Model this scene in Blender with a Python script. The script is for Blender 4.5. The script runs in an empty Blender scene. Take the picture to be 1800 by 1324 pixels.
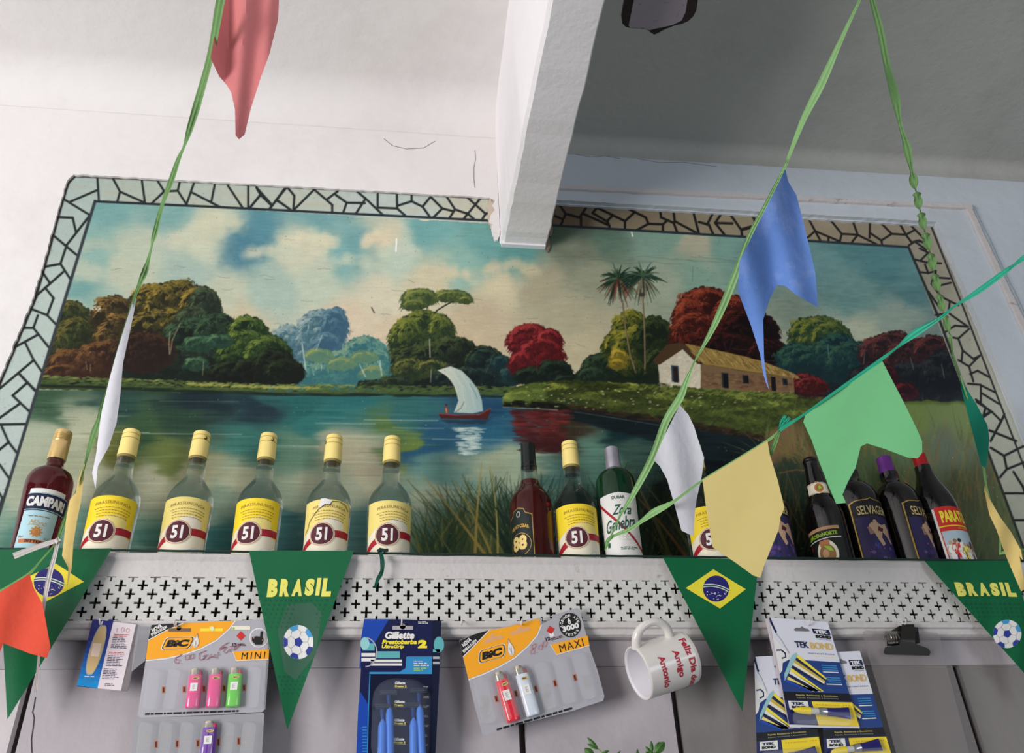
import bpy, bmesh, math, random
import numpy as np
from mathutils import Vector, Matrix

random.seed(7)
RNG = np.random.default_rng(11)
S = bpy.context.scene
COL = S.collection

# ------------------------------------------------------------------ camera
FPX = 1580.0
_V = np.array([-111.0, -2337.0, FPX]); _H = np.array([13000.0, 458.0, FPX])
ZC = _V / np.linalg.norm(_V)                      # world up in camera axes (x right, y down, z forward)
XC = _H - (_H @ ZC) * ZC; XC /= np.linalg.norm(XC)
YC = np.cross(ZC, XC)
if YC[2] < 0: YC = -YC
RW = np.stack([XC, YC, ZC])                       # camera axes -> world axes
CAM = np.array([0.0, -1.6, 1.6])

def at(x, y, Y):
    """point of the plane at depth Y that the photo shows at pixel x, y"""
    d = RW @ np.array([x - 900.0, y - 662.0, FPX])
    return Vector(CAM + d * ((Y - CAM[1]) / d[1]))

def atz(x, y, z):
    d = RW @ np.array([x - 900.0, y - 662.0, FPX])
    return Vector(CAM + d * ((z - CAM[2]) / d[2]))

cd = bpy.data.cameras.new('camera'); cam = bpy.data.objects.new('camera', cd); COL.objects.link(cam)
cd.sensor_width = 36.0; cd.sensor_fit = 'HORIZONTAL'; cd.lens = 36.0 * FPX / 1800.0
cd.clip_start = 0.02
_r = RW[:, 0]; _u = -RW[:, 1]; _b = -RW[:, 2]
cam.matrix_world = Matrix(((_r[0], _u[0], _b[0], CAM[0]), (_r[1], _u[1], _b[1], CAM[1]), (_r[2], _u[2], _b[2], CAM[2]), (0, 0, 0, 1)))
S.camera = cam

# ------------------------------------------------------------------ world, daylight, exposure
w = bpy.data.worlds.new('world'); S.world = w; w.use_nodes = True
bg = w.node_tree.nodes['Background']
bg.inputs['Color'].default_value = (0.80, 0.88, 1.0, 1); bg.inputs['Strength'].default_value = 0.125

def area(name, loc, target, sx, sy, power, color):
    l = bpy.data.lights.new(name, 'AREA'); l.shape = 'RECTANGLE'; l.size = sx; l.size_y = sy
    l.energy = power; l.color = color
    o = bpy.data.objects.new(name, l); COL.objects.link(o); o.location = loc
    o.rotation_euler = (Vector(target) - Vector(loc)).to_track_quat('-Z', 'Y').to_euler()
    return o
area('open_street_door', (-3.3, -3.1, 1.35), (0.1, 0.0, 2.8), 1.5, 1.9, 173, (1.0, 0.975, 0.97))
area('side_fill_light', (2.6, -4.6, 1.5), (0.6, 0.0, 2.6), 1.6, 1.8, 44, (0.84, 0.92, 1.0))  # fill light added to brighten the upper right, no door known there

S.view_settings.view_transform = 'Standard'; S.view_settings.look = 'None'
S.view_settings.gamma = 1.0; S.view_settings.use_curve_mapping = False
S.view_settings.exposure = 0.0
S.cycles.max_bounces = 10; S.cycles.transparent_max_bounces = 16
S.cycles.transmission_bounces = 10; S.cycles.diffuse_bounces = 4
S.cycles.caustics_reflective = False; S.cycles.caustics_refractive = False

# ------------------------------------------------------------------ helpers
def lin(c):
    c = np.asarray(c, float) / 255.0
    return np.where(c <= 0.04045, c / 12.92, ((c + 0.055) / 1.055) ** 2.4)

_mats = {}
def mat(name, rgb, rough=0.6, metal=0.0, var=0.06, scale=40.0, bump=0.0, bscale=120.0, trans=0.0, ior=1.45, transp=0.0, transl=0.0, coat=0.0, spec=0.5, stain=None):
    """plain procedural material: principled with a little noise in its colour and relief"""
    if name in _mats: return _mats[name]
    m = bpy.data.materials.new(name); m.use_nodes = True; _mats[name] = m
    nt = m.node_tree; N = nt.nodes; L = nt.links
    p = N['Principled BSDF']; out = N['Material Output']
    c = lin(rgb); tc = N.new('ShaderNodeTexCoord')
    nz = N.new('ShaderNodeTexNoise'); nz.inputs['Scale'].default_value = scale; nz.inputs['Detail'].default_value = 4
    L.new(tc.outputs['Object'], nz.inputs['Vector'])
    rp = N.new('ShaderNodeMix'); rp.data_type = 'RGBA'
    rp.inputs[6].default_value = (*(c * (1 - var)), 1); rp.inputs[7].default_value = (*np.minimum(c * (1 + var), 1), 1)
    L.new(nz.outputs['Fac'], rp.inputs[0])
    colout = rp.outputs[2]
    if stain:
        sc, lo, hi, srgb, amt = stain
        n2 = N.new('ShaderNodeTexNoise'); n2.inputs['Scale'].default_value = sc; n2.inputs['Detail'].default_value = 8; n2.inputs['Roughness'].default_value = 0.65
        L.new(tc.outputs['Object'], n2.inputs['Vector'])
        mr = N.new('ShaderNodeMapRange'); mr.inputs['From Min'].default_value = lo; mr.inputs['From Max'].default_value = hi; mr.inputs['To Max'].default_value = amt
        L.new(n2.outputs['Fac'], mr.inputs['Value'])
        m2 = N.new('ShaderNodeMix'); m2.data_type = 'RGBA'; m2.inputs[7].default_value = (*lin(srgb), 1)
        L.new(mr.outputs['Result'], m2.inputs[0]); L.new(colout, m2.inputs[6]); colout = m2.outputs[2]
    L.new(colout, p.inputs['Base Color'])
    p.inputs['Roughness'].default_value = rough; p.inputs['Metallic'].default_value = metal
    p.inputs['Transmission Weight'].default_value = trans; p.inputs['IOR'].default_value = ior
    p.inputs['Coat Weight'].default_value = coat
    p.inputs['Specular IOR Level'].default_value = spec
    if bump:
        b = N.new('ShaderNodeBump'); b.inputs['Strength'].default_value = bump; b.inputs['Distance'].default_value = 0.004
        n3 = N.new('ShaderNodeTexNoise'); n3.inputs['Scale'].default_value = bscale; n3.inputs['Detail'].default_value = 6
        L.new(tc.outputs['Object'], n3.inputs['Vector']); L.new(n3.outputs['Fac'], b.inputs['Height']); L.new(b.outputs['Normal'], p.inputs['Normal'])
    sh = p.outputs[0]
    if transl:
        t = N.new('ShaderNodeBsdfTranslucent'); L.new(colout, t.inputs['Color'])
        mx = N.new('ShaderNodeMixShader'); mx.inputs[0].default_value = transl
        L.new(sh, mx.inputs[1]); L.new(t.outputs[0], mx.inputs[2]); sh = mx.outputs[0]
    if transp:
        t = N.new('ShaderNodeBsdfTransparent')
        mx = N.new('ShaderNodeMixShader'); mx.inputs[0].default_value = transp
        L.new(sh, mx.inputs[1]); L.new(t.outputs[0], mx.inputs[2]); sh = mx.outputs[0]
    L.new(sh, out.inputs['Surface'])
    return m

def link(name, me, parent=None):
    o = bpy.data.objects.new(name, me); COL.objects.link(o)
    if parent is not None: o.parent = parent
    return o

def tag(o, label=None, cat=None, group=None, kind=None):
    if label: o['label'] = label
    if cat: o['category'] = cat
    if group: o['group'] = group
    if kind: o['kind'] = kind
    return o

def empty(name, loc, label, cat, group=None):
    o = bpy.data.objects.new(name, None); COL.objects.link(o); o.location = loc; o.empty_display_size = 0.02
    return tag(o, label, cat, group)

class MB:
    """mesh builder: collects vertices and faces in world space, one object out"""
    def __init__(s): s.v = []; s.f = []; s.m = []; s.sm = []; s.mats = []
    def mi(s, m):
        if m not in s.mats: s.mats.append(m)
        return s.mats.index(m)
    def add(s, vs, fs, m, smooth=False):
        o = len(s.v); k = s.mi(m)
        s.v += [tuple(v) for v in vs]
        for f in fs: s.f.append(tuple(i + o for i in f)); s.m.append(k); s.sm.append(smooth)
    def box(s, a, b, m):
        x0, y0, z0 = a; x1, y1, z1 = b
        s.add([(x0, y0, z0), (x1, y0, z0), (x1, y1, z0), (x0, y1, z0), (x0, y0, z1), (x1, y0, z1), (x1, y1, z1), (x0, y1, z1)],
              [(0, 3, 2, 1), (4, 5, 6, 7), (0, 1, 5, 4), (1, 2, 6, 5), (2, 3, 7, 6), (3, 0, 4, 7)], m)
    def hexa(s, bot, top, m, smooth=False):
        s.add(list(bot) + list(top), [(0, 3, 2, 1), (4, 5, 6, 7), (0, 1, 5, 4), (1, 2, 6, 5), (2, 3, 7, 6), (3, 0, 4, 7)], m, smooth)
    def tube(s, pts, r, m, n=8, cap=True):
        pts = [Vector(p) for p in pts]; rs = r if hasattr(r, '__len__') else [r] * len(pts)
        rings = []; up = Vector((0.3, 0.2, 1)).normalized()
        prev = None
        for i, p in enumerate(pts):
            t = (pts[min(i + 1, len(pts) - 1)] - pts[max(i - 1, 0)]).normalized()
            a = prev if prev is not None else (up if abs(t.dot(up)) < 0.95 else Vector((1, 0, 0)))
            a = (a - t * a.dot(t)).normalized(); prev = a
            b = t.cross(a)
            rings.append([p + (a * math.cos(2 * math.pi * k / n) + b * math.sin(2 * math.pi * k / n)) * rs[i] for k in range(n)])
        vs = [v for rg in rings for v in rg]; fs = []
        for i in range(len(rings) - 1):
            for k in range(n):
                fs.append((i * n + k, i * n + (k + 1) % n, (i + 1) * n + (k + 1) % n, (i + 1) * n + k))
        if cap: fs.append(tuple(range(n - 1, -1, -1))); fs.append(tuple((len(rings) - 1) * n + k for k in range(n)))
        s.add(vs, fs, m, True)
    def lathe(s, prof, m, c=(0, 0, 0), n=40, cap0=True, cap1=True, sx=1.0, sy=1.0, flip=False):
        vs = []; fs = []
        for r, z in prof:
            for k in range(n):
                a = 2 * math.pi * k / n
                vs.append((c[0] + r * sx * math.cos(a), c[1] + r * sy * math.sin(a), c[2] + z))
        for i in range(len(prof) - 1):
            for k in range(n):
                f = (i * n + k, i * n + (k + 1) % n, (i + 1) * n + (k + 1) % n, (i + 1) * n + k)
                fs.append(f[::-1] if flip else f)
        if cap0:
            f = tuple(range(n - 1, -1, -1)); fs.append(f[::-1] if flip else f)
        if cap1:
            f = tuple((len(prof) - 1) * n + k for k in range(n)); fs.append(f[::-1] if flip else f)
        s.add(vs, fs, m, True)
    def build(s, name, parent=None, origin=None, sharp=35):
        """link as one object; vertices given in world space, origin moved to `origin`"""
        o0 = Vector(origin) if origin is not None else (Vector((0, 0, 0)))
        if origin is None and s.v:
            a = np.array(s.v); lo = a.min(0); hi = a.max(0); o0 = Vector(((lo[0] + hi[0]) / 2, (lo[1] + hi[1]) / 2, lo[2]))
        me = bpy.data.meshes.new(name)
        me.from_pydata([tuple(Vector(v) - o0) for v in s.v], [], s.f)
        for m in s.mats: me.materials.append(m)
        me.polygons.foreach_set('material_index', s.m)
        me.polygons.foreach_set('use_smooth', s.sm)
        me.update()
        if any(s.sm):
            try: me.set_sharp_from_angle(angle=math.radians(sharp))
            except Exception: pass
        ob = link(name, me)
        ob.location = o0
        if parent is not None:
            ob.parent = parent
            ob.matrix_parent_inverse = Matrix.Identity(4)
            ob.location = o0 - world_of(parent)
        return ob

def world_of(o):
    p = Vector(o.location)
    while o.parent is not None:
        o = o.parent; p += Vector(o.location)
    return p

def struct(o): o['kind'] = 'structure'; return o

def fbm(shape, cell, seed, octaves=4, ax=1.0, ay=1.0):
    """smooth value noise in -1..1 ; cell in pixels"""
    r = np.random.default_rng(seed); H, W = shape; out = np.zeros(shape, np.float32); amp = 1.0; tot = 0
    for o in range(octaves):
        cy = max(cell * ay / 2 ** o, 1.01); cx = max(cell * ax / 2 ** o, 1.01)
        gh = int(H / cy) + 3; gw = int(W / cx) + 3
        g = r.uniform(-1, 1, (gh, gw)).astype(np.float32)
        yy = np.arange(H) / cy; xx = np.arange(W) / cx
        y0 = yy.astype(int); x0 = xx.astype(int); fy = yy - y0; fx = xx - x0
        fy = (fy * fy * (3 - 2 * fy))[:, None]; fx = (fx * fx * (3 - 2 * fx))[None, :]
        a = g[np.ix_(y0, x0)]; b = g[np.ix_(y0, x0 + 1)]; c = g[np.ix_(y0 + 1, x0)]; d = g[np.ix_(y0 + 1, x0 + 1)]
        out += amp * ((a * (1 - fx) + b * fx) * (1 - fy) + (c * (1 - fx) + d * fx) * fy)
        tot += amp; amp *= 0.55
    return out / tot
# ------------------------------------------------------------------ the room shell
M_WHITE = mat('white_limewash', (232, 228, 226), 0.85, bump=0.75, bscale=22, scale=3, var=0.03, stain=(2.2, 0.52, 0.75, (205, 198, 196), 0.5))
M_BEAM = mat('white_gloss_plaster', (246, 242, 244), 0.7, bump=0.28, bscale=70, scale=8, var=0.04)
M_BLUE = mat('pale_blue_limewash', (206, 212, 218), 0.8, bump=0.6, bscale=26, scale=4, var=0.04, stain=(3.0, 0.55, 0.8, (176, 180, 184), 0.6))
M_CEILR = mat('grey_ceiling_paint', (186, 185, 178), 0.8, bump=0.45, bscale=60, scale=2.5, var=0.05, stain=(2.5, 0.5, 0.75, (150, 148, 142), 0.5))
M_RAW = mat('raw_plaster', (205, 188, 170), 0.9, bump=0.6, bscale=160, scale=60, var=0.15)
M_RAWD = mat('dark_raw_plaster', (130, 115, 102), 0.9, bump=0.6, bscale=160, scale=60, var=0.2)
M_TRIM = mat('worn_trim_wood', (214, 206, 204), 0.8, bump=0.4, bscale=90, scale=25, var=0.08, stain=(28.0, 0.6, 0.7, (135, 118, 108), 0.8))
M_CRACK = mat('dark_crack', (70, 62, 62), 0.95)

XL, XR = -0.802, 1.383          # mural, outer edges
ZT = 3.226                      # mural top
BX0, BX1, BZ = 0.219, 0.338, 3.072

def jag(pts, amp, step=0.006, seed=1):
    r = random.Random(seed); out = []
    for i in range(len(pts) - 1):
        a = Vector(pts[i]); b = Vector(pts[i + 1]); n = max(1, int((b - a).length / step))
        nr = Vector((-(b - a).y, (b - a).x)).normalized()
        for k in range(n):
            out.append(a.lerp(b, k / n) + nr * r.uniform(-amp, amp) * (0 if k == 0 and i == 0 else 1))
    out.append(Vector(pts[-1]))
    return [tuple(p) for p in out]

def slab(mb, poly, y0, y1, m, mside=None):
    """prism of an x-z outline between depths y0 (front) and y1"""
    n = len(poly)
    from mathutils.geometry import tessellate_polygon
    tri = tessellate_polygon([[Vector((p[0], p[1], 0)) for p in poly]])
    vs = [(p[0], y0, p[1]) for p in poly]
    def up(t):
        a, b, c = (poly[i] for i in t)
        return (b[0] - a[0]) * (c[1] - a[1]) - (b[1] - a[1]) * (c[0] - a[0]) > 0
    mb.add(vs, [t if up(t) else t[::-1] for t in tri], m)
    vs2 = [(p[0], y0, p[1]) for p in poly] + [(p[0], y1, p[1]) for p in poly]
    mb.add(vs2, [(i, (i + 1) % n, n + (i + 1) % n, n + i) for i in range(n)], mside or m)

# the back wall: plaster with a rough edge around the mural
wb = MB()
wb.box((-2.6, 0.004, -0.0), (3.4, 0.06, 3.75), M_WHITE)
inner = [(-0.800, 2.05), (-0.797, 2.637), (-0.7845, 2.853), (-0.7945, 3.14), (-0.796, 3.203), (-0.786, 3.2205), (-0.765, 3.2225), (-0.22, 3.2252), (0.2, 3.2255)]
je = jag(inner, 0.0014, 0.010, 3)
slab(wb, [(-2.6, 2.05)] + je[:1] + je[1:] + [(0.214, 3.218), (0.206, 3.20), (0.212, 3.185), (0.201, 3.165), (0.196, 3.14), (0.205, 3.135), (0.207, 3.11), (0.222, 3.105), (0.222, 3.75), (-2.6, 3.75)], -0.006, 0.006, M_WHITE)
o = struct(wb.build('wall_back', origin=(0, 0, 0)))

wr = MB()
inr = jag([(0.33, 3.2165), (1.383, 3.2185), (1.386, 3.0), (1.384, 2.05)], 0.0011, 0.012, 5)
slab(wr, [(0.33, 3.75)] + inr + [(3.4, 2.05), (3.4, 3.75)][:2], -0.006, 0.006, M_BLUE)
struct(wr.build('wall_right_panel', origin=(0, 0, 0)))

# raised flat band and worn trim on the right
tr = MB()
a = at(985, 333, -0.018); b = at(1680, 366, -0.018)
slab(tr, [(0.33, 3.219)] + jag([(0.33, 3.2195), (1.3845, 3.2215), (1.387, 2.9), (1.387, 2.1)], 0.0009, 0.012, 8)[1:] + [(1.497, 2.1), (1.487, b.z - 0.004), (0.33, a.z - 0.004)], -0.018, -0.004, M_BLUE)
struct(tr.build('trim_1', origin=(0.9, 0, 3.22)))
tr = MB()
za = at(985, 328, -0.026).z; zb = at(1690, 362, -0.026).z
r_ = random.Random(4)
def rough_bar(mb, p0, p1, wdt, y0, y1, m, seed):
    """batten between two x-z points with a worn front edge"""
    r = random.Random(seed); p0 = Vector(p0); p1 = Vector(p1); n = 60; d = (p1 - p0).normalized(); nr = Vector((-d.y, d.x))
    top = [p0.lerp(p1, i / n) + nr * (wdt / 2 + r.uniform(-.0012, .0008)) for i in range(n + 1)]
    bot = [p0.lerp(p1, i / n) - nr * (wdt / 2 + r.uniform(-.0012, .0008)) for i in range(n + 1)]
    slab(mb, [tuple(p) for p in bot] + [tuple(p) for p in top[::-1]], y0, y1, m)
rough_bar(tr, (0.34, za), (1.492, zb), 0.014, -0.026, -0.004, M_TRIM, 1)
rough_bar(tr, (0.34, za + 0.016), (1.500, zb + 0.017), 0.010, -0.017, -0.004, M_BLUE, 2)
rough_bar(tr, (1.490, zb + 0.006), (1.508, 2.1), 0.015, -0.026, -0.004, M_TRIM, 3)
rough_bar(tr, (1.508, zb + 0.02), (1.526, 2.1), 0.012, -0.016, -0.004, M_BLUE, 4)
tr.box((1.482, -0.027, zb - 0.008), (1.500, -0.004, zb + 0.010), M_TRIM)
struct(tr.build('trim_2', origin=(0.9, 0, 3.28)))

# ceilings
cl = MB()
CZL, CZR = 3.545, 3.452
n = 14
prof = [(0.0, CZL - 0.10)] + [(-0.10 + 0.10 * math.cos(math.pi / 2 * k / n), CZL - 0.10 + 0.10 * math.sin(math.pi / 2 * k / n)) for k in range(1, n + 1)] + [(-4.2, CZL)]
prof = [(y - 0.0065, z) for y, z in prof]
vs = []; fs = []
for y, z in prof: vs += [(-3.4, y, z), (0.25, y, z)]
for i in range(len(prof) - 1): fs.append((2 * i, 2 * i + 2, 2 * i + 3, 2 * i + 1))
cl.add(vs, fs, M_WHITE, True)
cl.box((-3.4, -4.2, CZL + 0.001), (0.3, 0.0, CZL + 0.1), M_WHITE)
struct(cl.build('ceiling', origin=(0, 0, CZL)))
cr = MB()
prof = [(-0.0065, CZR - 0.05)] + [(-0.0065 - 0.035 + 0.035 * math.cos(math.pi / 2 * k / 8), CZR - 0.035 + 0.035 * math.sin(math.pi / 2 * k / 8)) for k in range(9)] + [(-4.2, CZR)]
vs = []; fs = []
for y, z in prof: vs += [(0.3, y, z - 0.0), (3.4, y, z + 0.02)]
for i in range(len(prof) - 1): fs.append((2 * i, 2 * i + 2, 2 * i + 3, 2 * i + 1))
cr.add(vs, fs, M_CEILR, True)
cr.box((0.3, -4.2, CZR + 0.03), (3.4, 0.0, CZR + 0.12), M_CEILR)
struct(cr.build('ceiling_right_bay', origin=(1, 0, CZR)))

# the beam, slightly uneven
be = MB()
n = 70; r_ = random.Random(9); vs = []; fs = []
for i in range(n + 1):
    y = 0.01 - 4.2 * (i / n) ** 1.6
    t = min(1, -y / 0.66) if y < 0 else 0
    j = lambda a: r_.uniform(-a, a)
    xl = 0.229 + 0.016 * t + j(.0014); xr = 0.334 + 0.008 * t + j(.0014)
    if i < 2: xl = 0.223; xr = 0.329
    zb = BZ + j(.001) - 0.0
    vs += [(0.221, y, 3.62), (0.222, y, 3.35), (xl - 0.006, y, zb + 0.008), (xl + 0.002, y, zb), (xr - 0.003, y, zb), (xr, y, zb + 0.004), (xr + 0.001, y, 3.62)]
for i in range(n):
    for k in range(6): fs.append((i * 7 + k, (i + 1) * 7 + k, (i + 1) * 7 + k + 1, i * 7 + k + 1)[::-1])
be.add(vs, fs, M_BEAM)
be.box((0.224, -0.012, BZ - 0.0045), (0.331, 0.0, BZ + 0.012), M_BEAM)
struct(be.build('ceiling_beam', origin=(0.28, 0, BZ)))

# torn plaster beside the beam
ch = MB()
def ragged(cx, cz, rx, rz, seed, n=26):
    r = random.Random(seed)
    return [(cx + rx * math.cos(2 * math.pi * k / n) * r.uniform(.7, 1.1), cz + rz * math.sin(2 * math.pi * k / n) * r.uniform(.7, 1.1)) for k in range(n)]
slab(ch, ragged(0.204, 3.17, 0.012, 0.058, 1), -0.0045, 0.004, M_RAW)
slab(ch, ragged(0.212, 3.12, 0.012, 0.035, 2), -0.0052, 0.004, M_WHITE)
slab(ch, ragged(0.345, 3.15, 0.010, 0.052, 3), -0.004, 0.004, M_RAWD)
slab(ch, ragged(0.338, 3.085, 0.007, 0.028, 4), -0.005, 0.004, M_RAWD)
struct(ch.build('wall_plaster_patch', origin=(0.25, 0, 3.1)))

# lower wall boards under the shelf
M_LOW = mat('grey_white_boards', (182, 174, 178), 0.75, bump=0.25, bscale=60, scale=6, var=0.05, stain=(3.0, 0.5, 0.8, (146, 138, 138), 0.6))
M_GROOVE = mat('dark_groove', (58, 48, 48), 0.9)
M_LOWL = mat('lit_left_boards', (206, 198, 199), 0.75, bump=0.25, bscale=60, scale=6, var=0.05, stain=(3.0, 0.5, 0.8, (186, 178, 176), 0.5))  # left boards lighter: stronger light on this side painted into the colour
M_LOWR = mat('shaded_right_boards', (136, 130, 128), 0.75, bump=0.25, bscale=60, scale=6, var=0.05, stain=(3.0, 0.5, 0.8, (118, 112, 108), 0.6))  # right boards darker: the light falloff is put into their colour
lw = MB()
LY = -0.13
lw.box((-2.6, LY + 0.012, 0.0), (3.4, 0.004, 2.17), M_GROOVE)
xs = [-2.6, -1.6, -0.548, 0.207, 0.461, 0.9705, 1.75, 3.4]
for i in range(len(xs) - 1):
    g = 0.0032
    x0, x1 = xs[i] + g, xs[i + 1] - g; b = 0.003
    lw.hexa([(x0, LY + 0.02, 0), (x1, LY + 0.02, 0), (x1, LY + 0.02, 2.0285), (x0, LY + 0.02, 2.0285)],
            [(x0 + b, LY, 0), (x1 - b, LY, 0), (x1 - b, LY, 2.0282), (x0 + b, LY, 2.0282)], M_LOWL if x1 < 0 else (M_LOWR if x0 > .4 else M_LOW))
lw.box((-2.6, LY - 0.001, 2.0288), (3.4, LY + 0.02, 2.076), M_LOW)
struct(lw.build('wall_lower_boards', origin=(0, LY, 0)))

# crack running down the lower wall
ck = MB()
pts = [(62, 1226), (60, 1240), (57, 1252), (60, 1262), (58, 1280), (55, 1300), (56, 1324)]
ck.tube([at(x, y, LY - 0.0004) for x, y in pts], 0.0007, M_CRACK, 5)
pts = [(839, 325)]
for path in ([(835, 264), (836, 280), (833, 295), (833, 315), (835, 330)], [(675, 244), (690, 256), (715, 262), (745, 260), (765, 248)]):
    ck.tube([at(x, y, -0.0063) for x, y in path], 0.0006, M_CRACK, 5)
for path in ([(1010, 271), (1040, 276), (1062, 274), (1090, 279)], [(1120, 279), (1160, 286), (1200, 285), (1260, 293)], [(1040, 329), (1080, 330), (1120, 337), (1150, 336), (1185, 343)]):
    ck.tube([at(x, y, -0.0195 if path[0][1] > 321 else -0.0062) for x, y in path], 0.0004, M_CRACK, 5)
struct(ck.build('wall_cracks', origin=(0, 0, 2)))

# shelf: plank, fascia, cut-out cross grille, mouldings
M_SHELF = mat('shelf_paint', (206, 201, 198), 0.6, bump=0.35, bscale=90, scale=20, var=0.05, stain=(30.0, 0.64, 0.7, (150, 142, 138), 0.6))
M_GRILL = mat('grille_paint', (204, 203, 198), 0.6, bump=0.3, bscale=150, scale=30, var=0.06)
M_HOLE = mat('dark_cavity', (30, 28, 30), 0.95)
SZ = 2.185
sh = MB()
sh.box((-2.4, -0.149, SZ - 0.02), (3.2, 0.003, SZ), M_SHELF)
_o = sh.build('bottle_shelf', None, (0.4, -0.07, SZ - 0.02)); tag(_o, 'white painted shelf board that carries the row of bottles below the mural', 'shelf')
sh = MB()
struct_shelf = empty('shelf_fascia', (0.4, -0.155, 2.07), 'white moulded fascia under the bottles with a strip pierced by crosses', 'fascia')
def prof_bar(mb, prof, x0, x1, m, n=60, amp=0.0006, seed=1):
    """extrude a y-z profile along x with slightly uneven paint"""
    r = random.Random(seed); vs = []; k = len(prof)
    for i in range(n + 1):
        x = x0 + (x1 - x0) * i / n
        dz = r.uniform(-amp, amp); dy = r.uniform(-amp, amp)
        vs += [(x, y + dy, z + dz) for y, z in prof]
    fs = [(i * k + j, (i + 1) * k + j, (i + 1) * k + (j + 1) % k, i * k + (j + 1) % k) for i in range(n) for j in range(k)]
    mb.add(vs, fs, m)
prof_bar(sh, [(-0.150, 2.168), (-0.150, 2.2085), (-0.157, 2.2095), (-0.1605, 2.2075), (-0.161, 2.201), (-0.1565, 2.196), (-0.1565, 2.1685)][::-1], -2.4, 3.2, M_SHELF, 160, 0.0007, 2)
sh.build('top_moulding', struct_shelf)
ml = MB()
prof_bar(ml, [(-0.140, 2.071), (-0.140, 2.0955), (-0.1575, 2.0955), (-0.166, 2.093), (-0.1675, 2.0885), (-0.165, 2.0835), (-0.1595, 2.082), (-0.1605, 2.0785), (-0.158, 2.0735), (-0.152, 2.071)][::-1], -2.4, 3.2, M_SHELF, 160, 0.0005, 5)
ml.build('lower_moulding', struct_shelf)
# pierced strip: a sheet with real cross-shaped holes, built cell by cell
gr = MB()
r_ = random.Random(21)
P0 = 0.03395; RZ = 0.0145; z0g, z1g = 2.0955, 2.1685
rows = [2.1630 - RZ * k for k in range(5)]
gy = -0.1575
aw, al = 0.0020, 0.0099
cells = []
crosses = []
for k in range(0, 6):
    zc = 2.1680 - RZ * k
    x = -1.2 + (P0 / 2 if k % 2 else 0)
    while x < 1.95:
        crosses.append((x, zc, al * r_.uniform(.88, 1.06)))
        x += P0
# cross-shaped recesses: boolean-free, the strip is tiled by lozenge-shaped cells around every cross
def cross_cell(mb, cx, cz, L, hw, hh):
    a = aw * r_.uniform(.8, 1.25); b = aw * r_.uniform(.75, 1.1)
    # inner cross outline, 12 points, starting at right arm upper corner, counter-clockwise
    Lh = L * .92; jx = r_.uniform(-.0005, .0005); jz = r_.uniform(-.0004, .0004)
    inn = [(L, b), (a, b), (a, L), (-a, L), (-a, b), (-L, b), (-L, -b), (-a, -b), (-a, -L), (a, -L), (a, -b), (L, -b)]
    t = L / hw
    out = [(hw, 0.0), (hw * .5, hh * .5), (0, hh), (0, hh), (-hw * .5, hh * .5), (-hw, 0), (-hw, 0), (-hw * .5, -hh * .5), (0, -hh), (0, -hh), (hw * .5, -hh * .5), (hw, 0)]
    inn = [(p * (Lh / L if abs(p) > a * 1.5 else 1) + jx, q + jz) for p, q in inn]
    clip = lambda z: min(max(z, z0g), z1g)
    vs = []
    for (x, z) in inn: vs.append((cx + x, gy, clip(cz + z)))
    for (x, z) in out: vs.append((cx + x, gy, clip(cz + z)))
    for (x, z) in inn: vs.append((cx + x, gy + 0.004, clip(cz + z)))
    fs = []
    for i in range(12):
        j = (i + 1) % 12
        q = (i, j, 12 + j, 12 + i)
        if out[i] == out[j]: q = (i, j, 12 + i)
        fs.append(q[::-1])
        fs.append((24 + i, 24 + j, j, i))
    mb.add(vs, fs, M_GRILL)
for cx, cz, L in crosses:
    gx = P0 / 2
    # lozenge lattice: centres on a brick grid tile the plane with diamonds of half-width P0/2 and half-height RZ
    cross_cell(gr, cx, cz, L * 0.92, gx, RZ)
gr.box((-1.3, gy + 0.010, 2.09), (2.0, gy + 0.012, 2.172), M_HOLE)
g = gr.build('pierced_strip', struct_shelf)
# ------------------------------------------------------------------ the mural: a river landscape, painted stroke by stroke on a fine grid of points
OX, OY, PW, PH = -90, 290, 1980, 730          # sketch sheet
PC = np.zeros((PH, PW, 3), np.float32)
PY, PX = np.mgrid[0:PH, 0:PW].astype(np.float32)
PX += OX; PY += OY
prng = np.random.default_rng(5)

def field(pts, warp=None, p=2.6, eps=400.0):
    """soft colour field through control strokes"""
    num = np.zeros((PH // 2 + 1, PW // 2 + 1, 3), np.float32); den = np.zeros(num.shape[:2], np.float32)
    X = PX[::2, ::2]; Y = PY[::2, ::2]
    num = num[:X.shape[0], :X.shape[1]]; den = den[:X.shape[0], :X.shape[1]]
    if warp is not None: X = X + warp[0][::2, ::2]; Y = Y + warp[1][::2, ::2]
    for (x, y, c, *s) in pts:
        sx = s[0] if s else 1.0; sy = s[1] if len(s) > 1 else 1.0
        wgt = 1.0 / ((((X - x) / sx) ** 2 + ((Y - y) / sy) ** 2 + eps) ** p)
        num += wgt[..., None] * np.array(c, np.float32); den += wgt
    f = num / den[..., None]
    return np.repeat(np.repeat(f, 2, 0), 2, 1)[:PH, :PW]

def dab(x, y, rx, ry, ang, col, a=1.0, soft=0.35):
    R = max(rx, ry) + 1.5
    x0 = max(int(x - OX - R), 0); x1 = min(int(x - OX + R) + 2, PW); y0 = max(int(y - OY - R), 0); y1 = min(int(y - OY + R) + 2, PH)
    if x0 >= x1 or y0 >= y1: return
    X = PX[y0:y1, x0:x1] - x; Y = PY[y0:y1, x0:x1] - y
    c, s = math.cos(ang), math.sin(ang)
    d = ((X * c + Y * s) / rx) ** 2 + ((-X * s + Y * c) / ry) ** 2
    m = np.clip((1 + soft - d) / (2 * soft), 0, 1)[..., None] * a
    PC[y0:y1, x0:x1] += (np.array(col, np.float32) - PC[y0:y1, x0:x1]) * m

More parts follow.
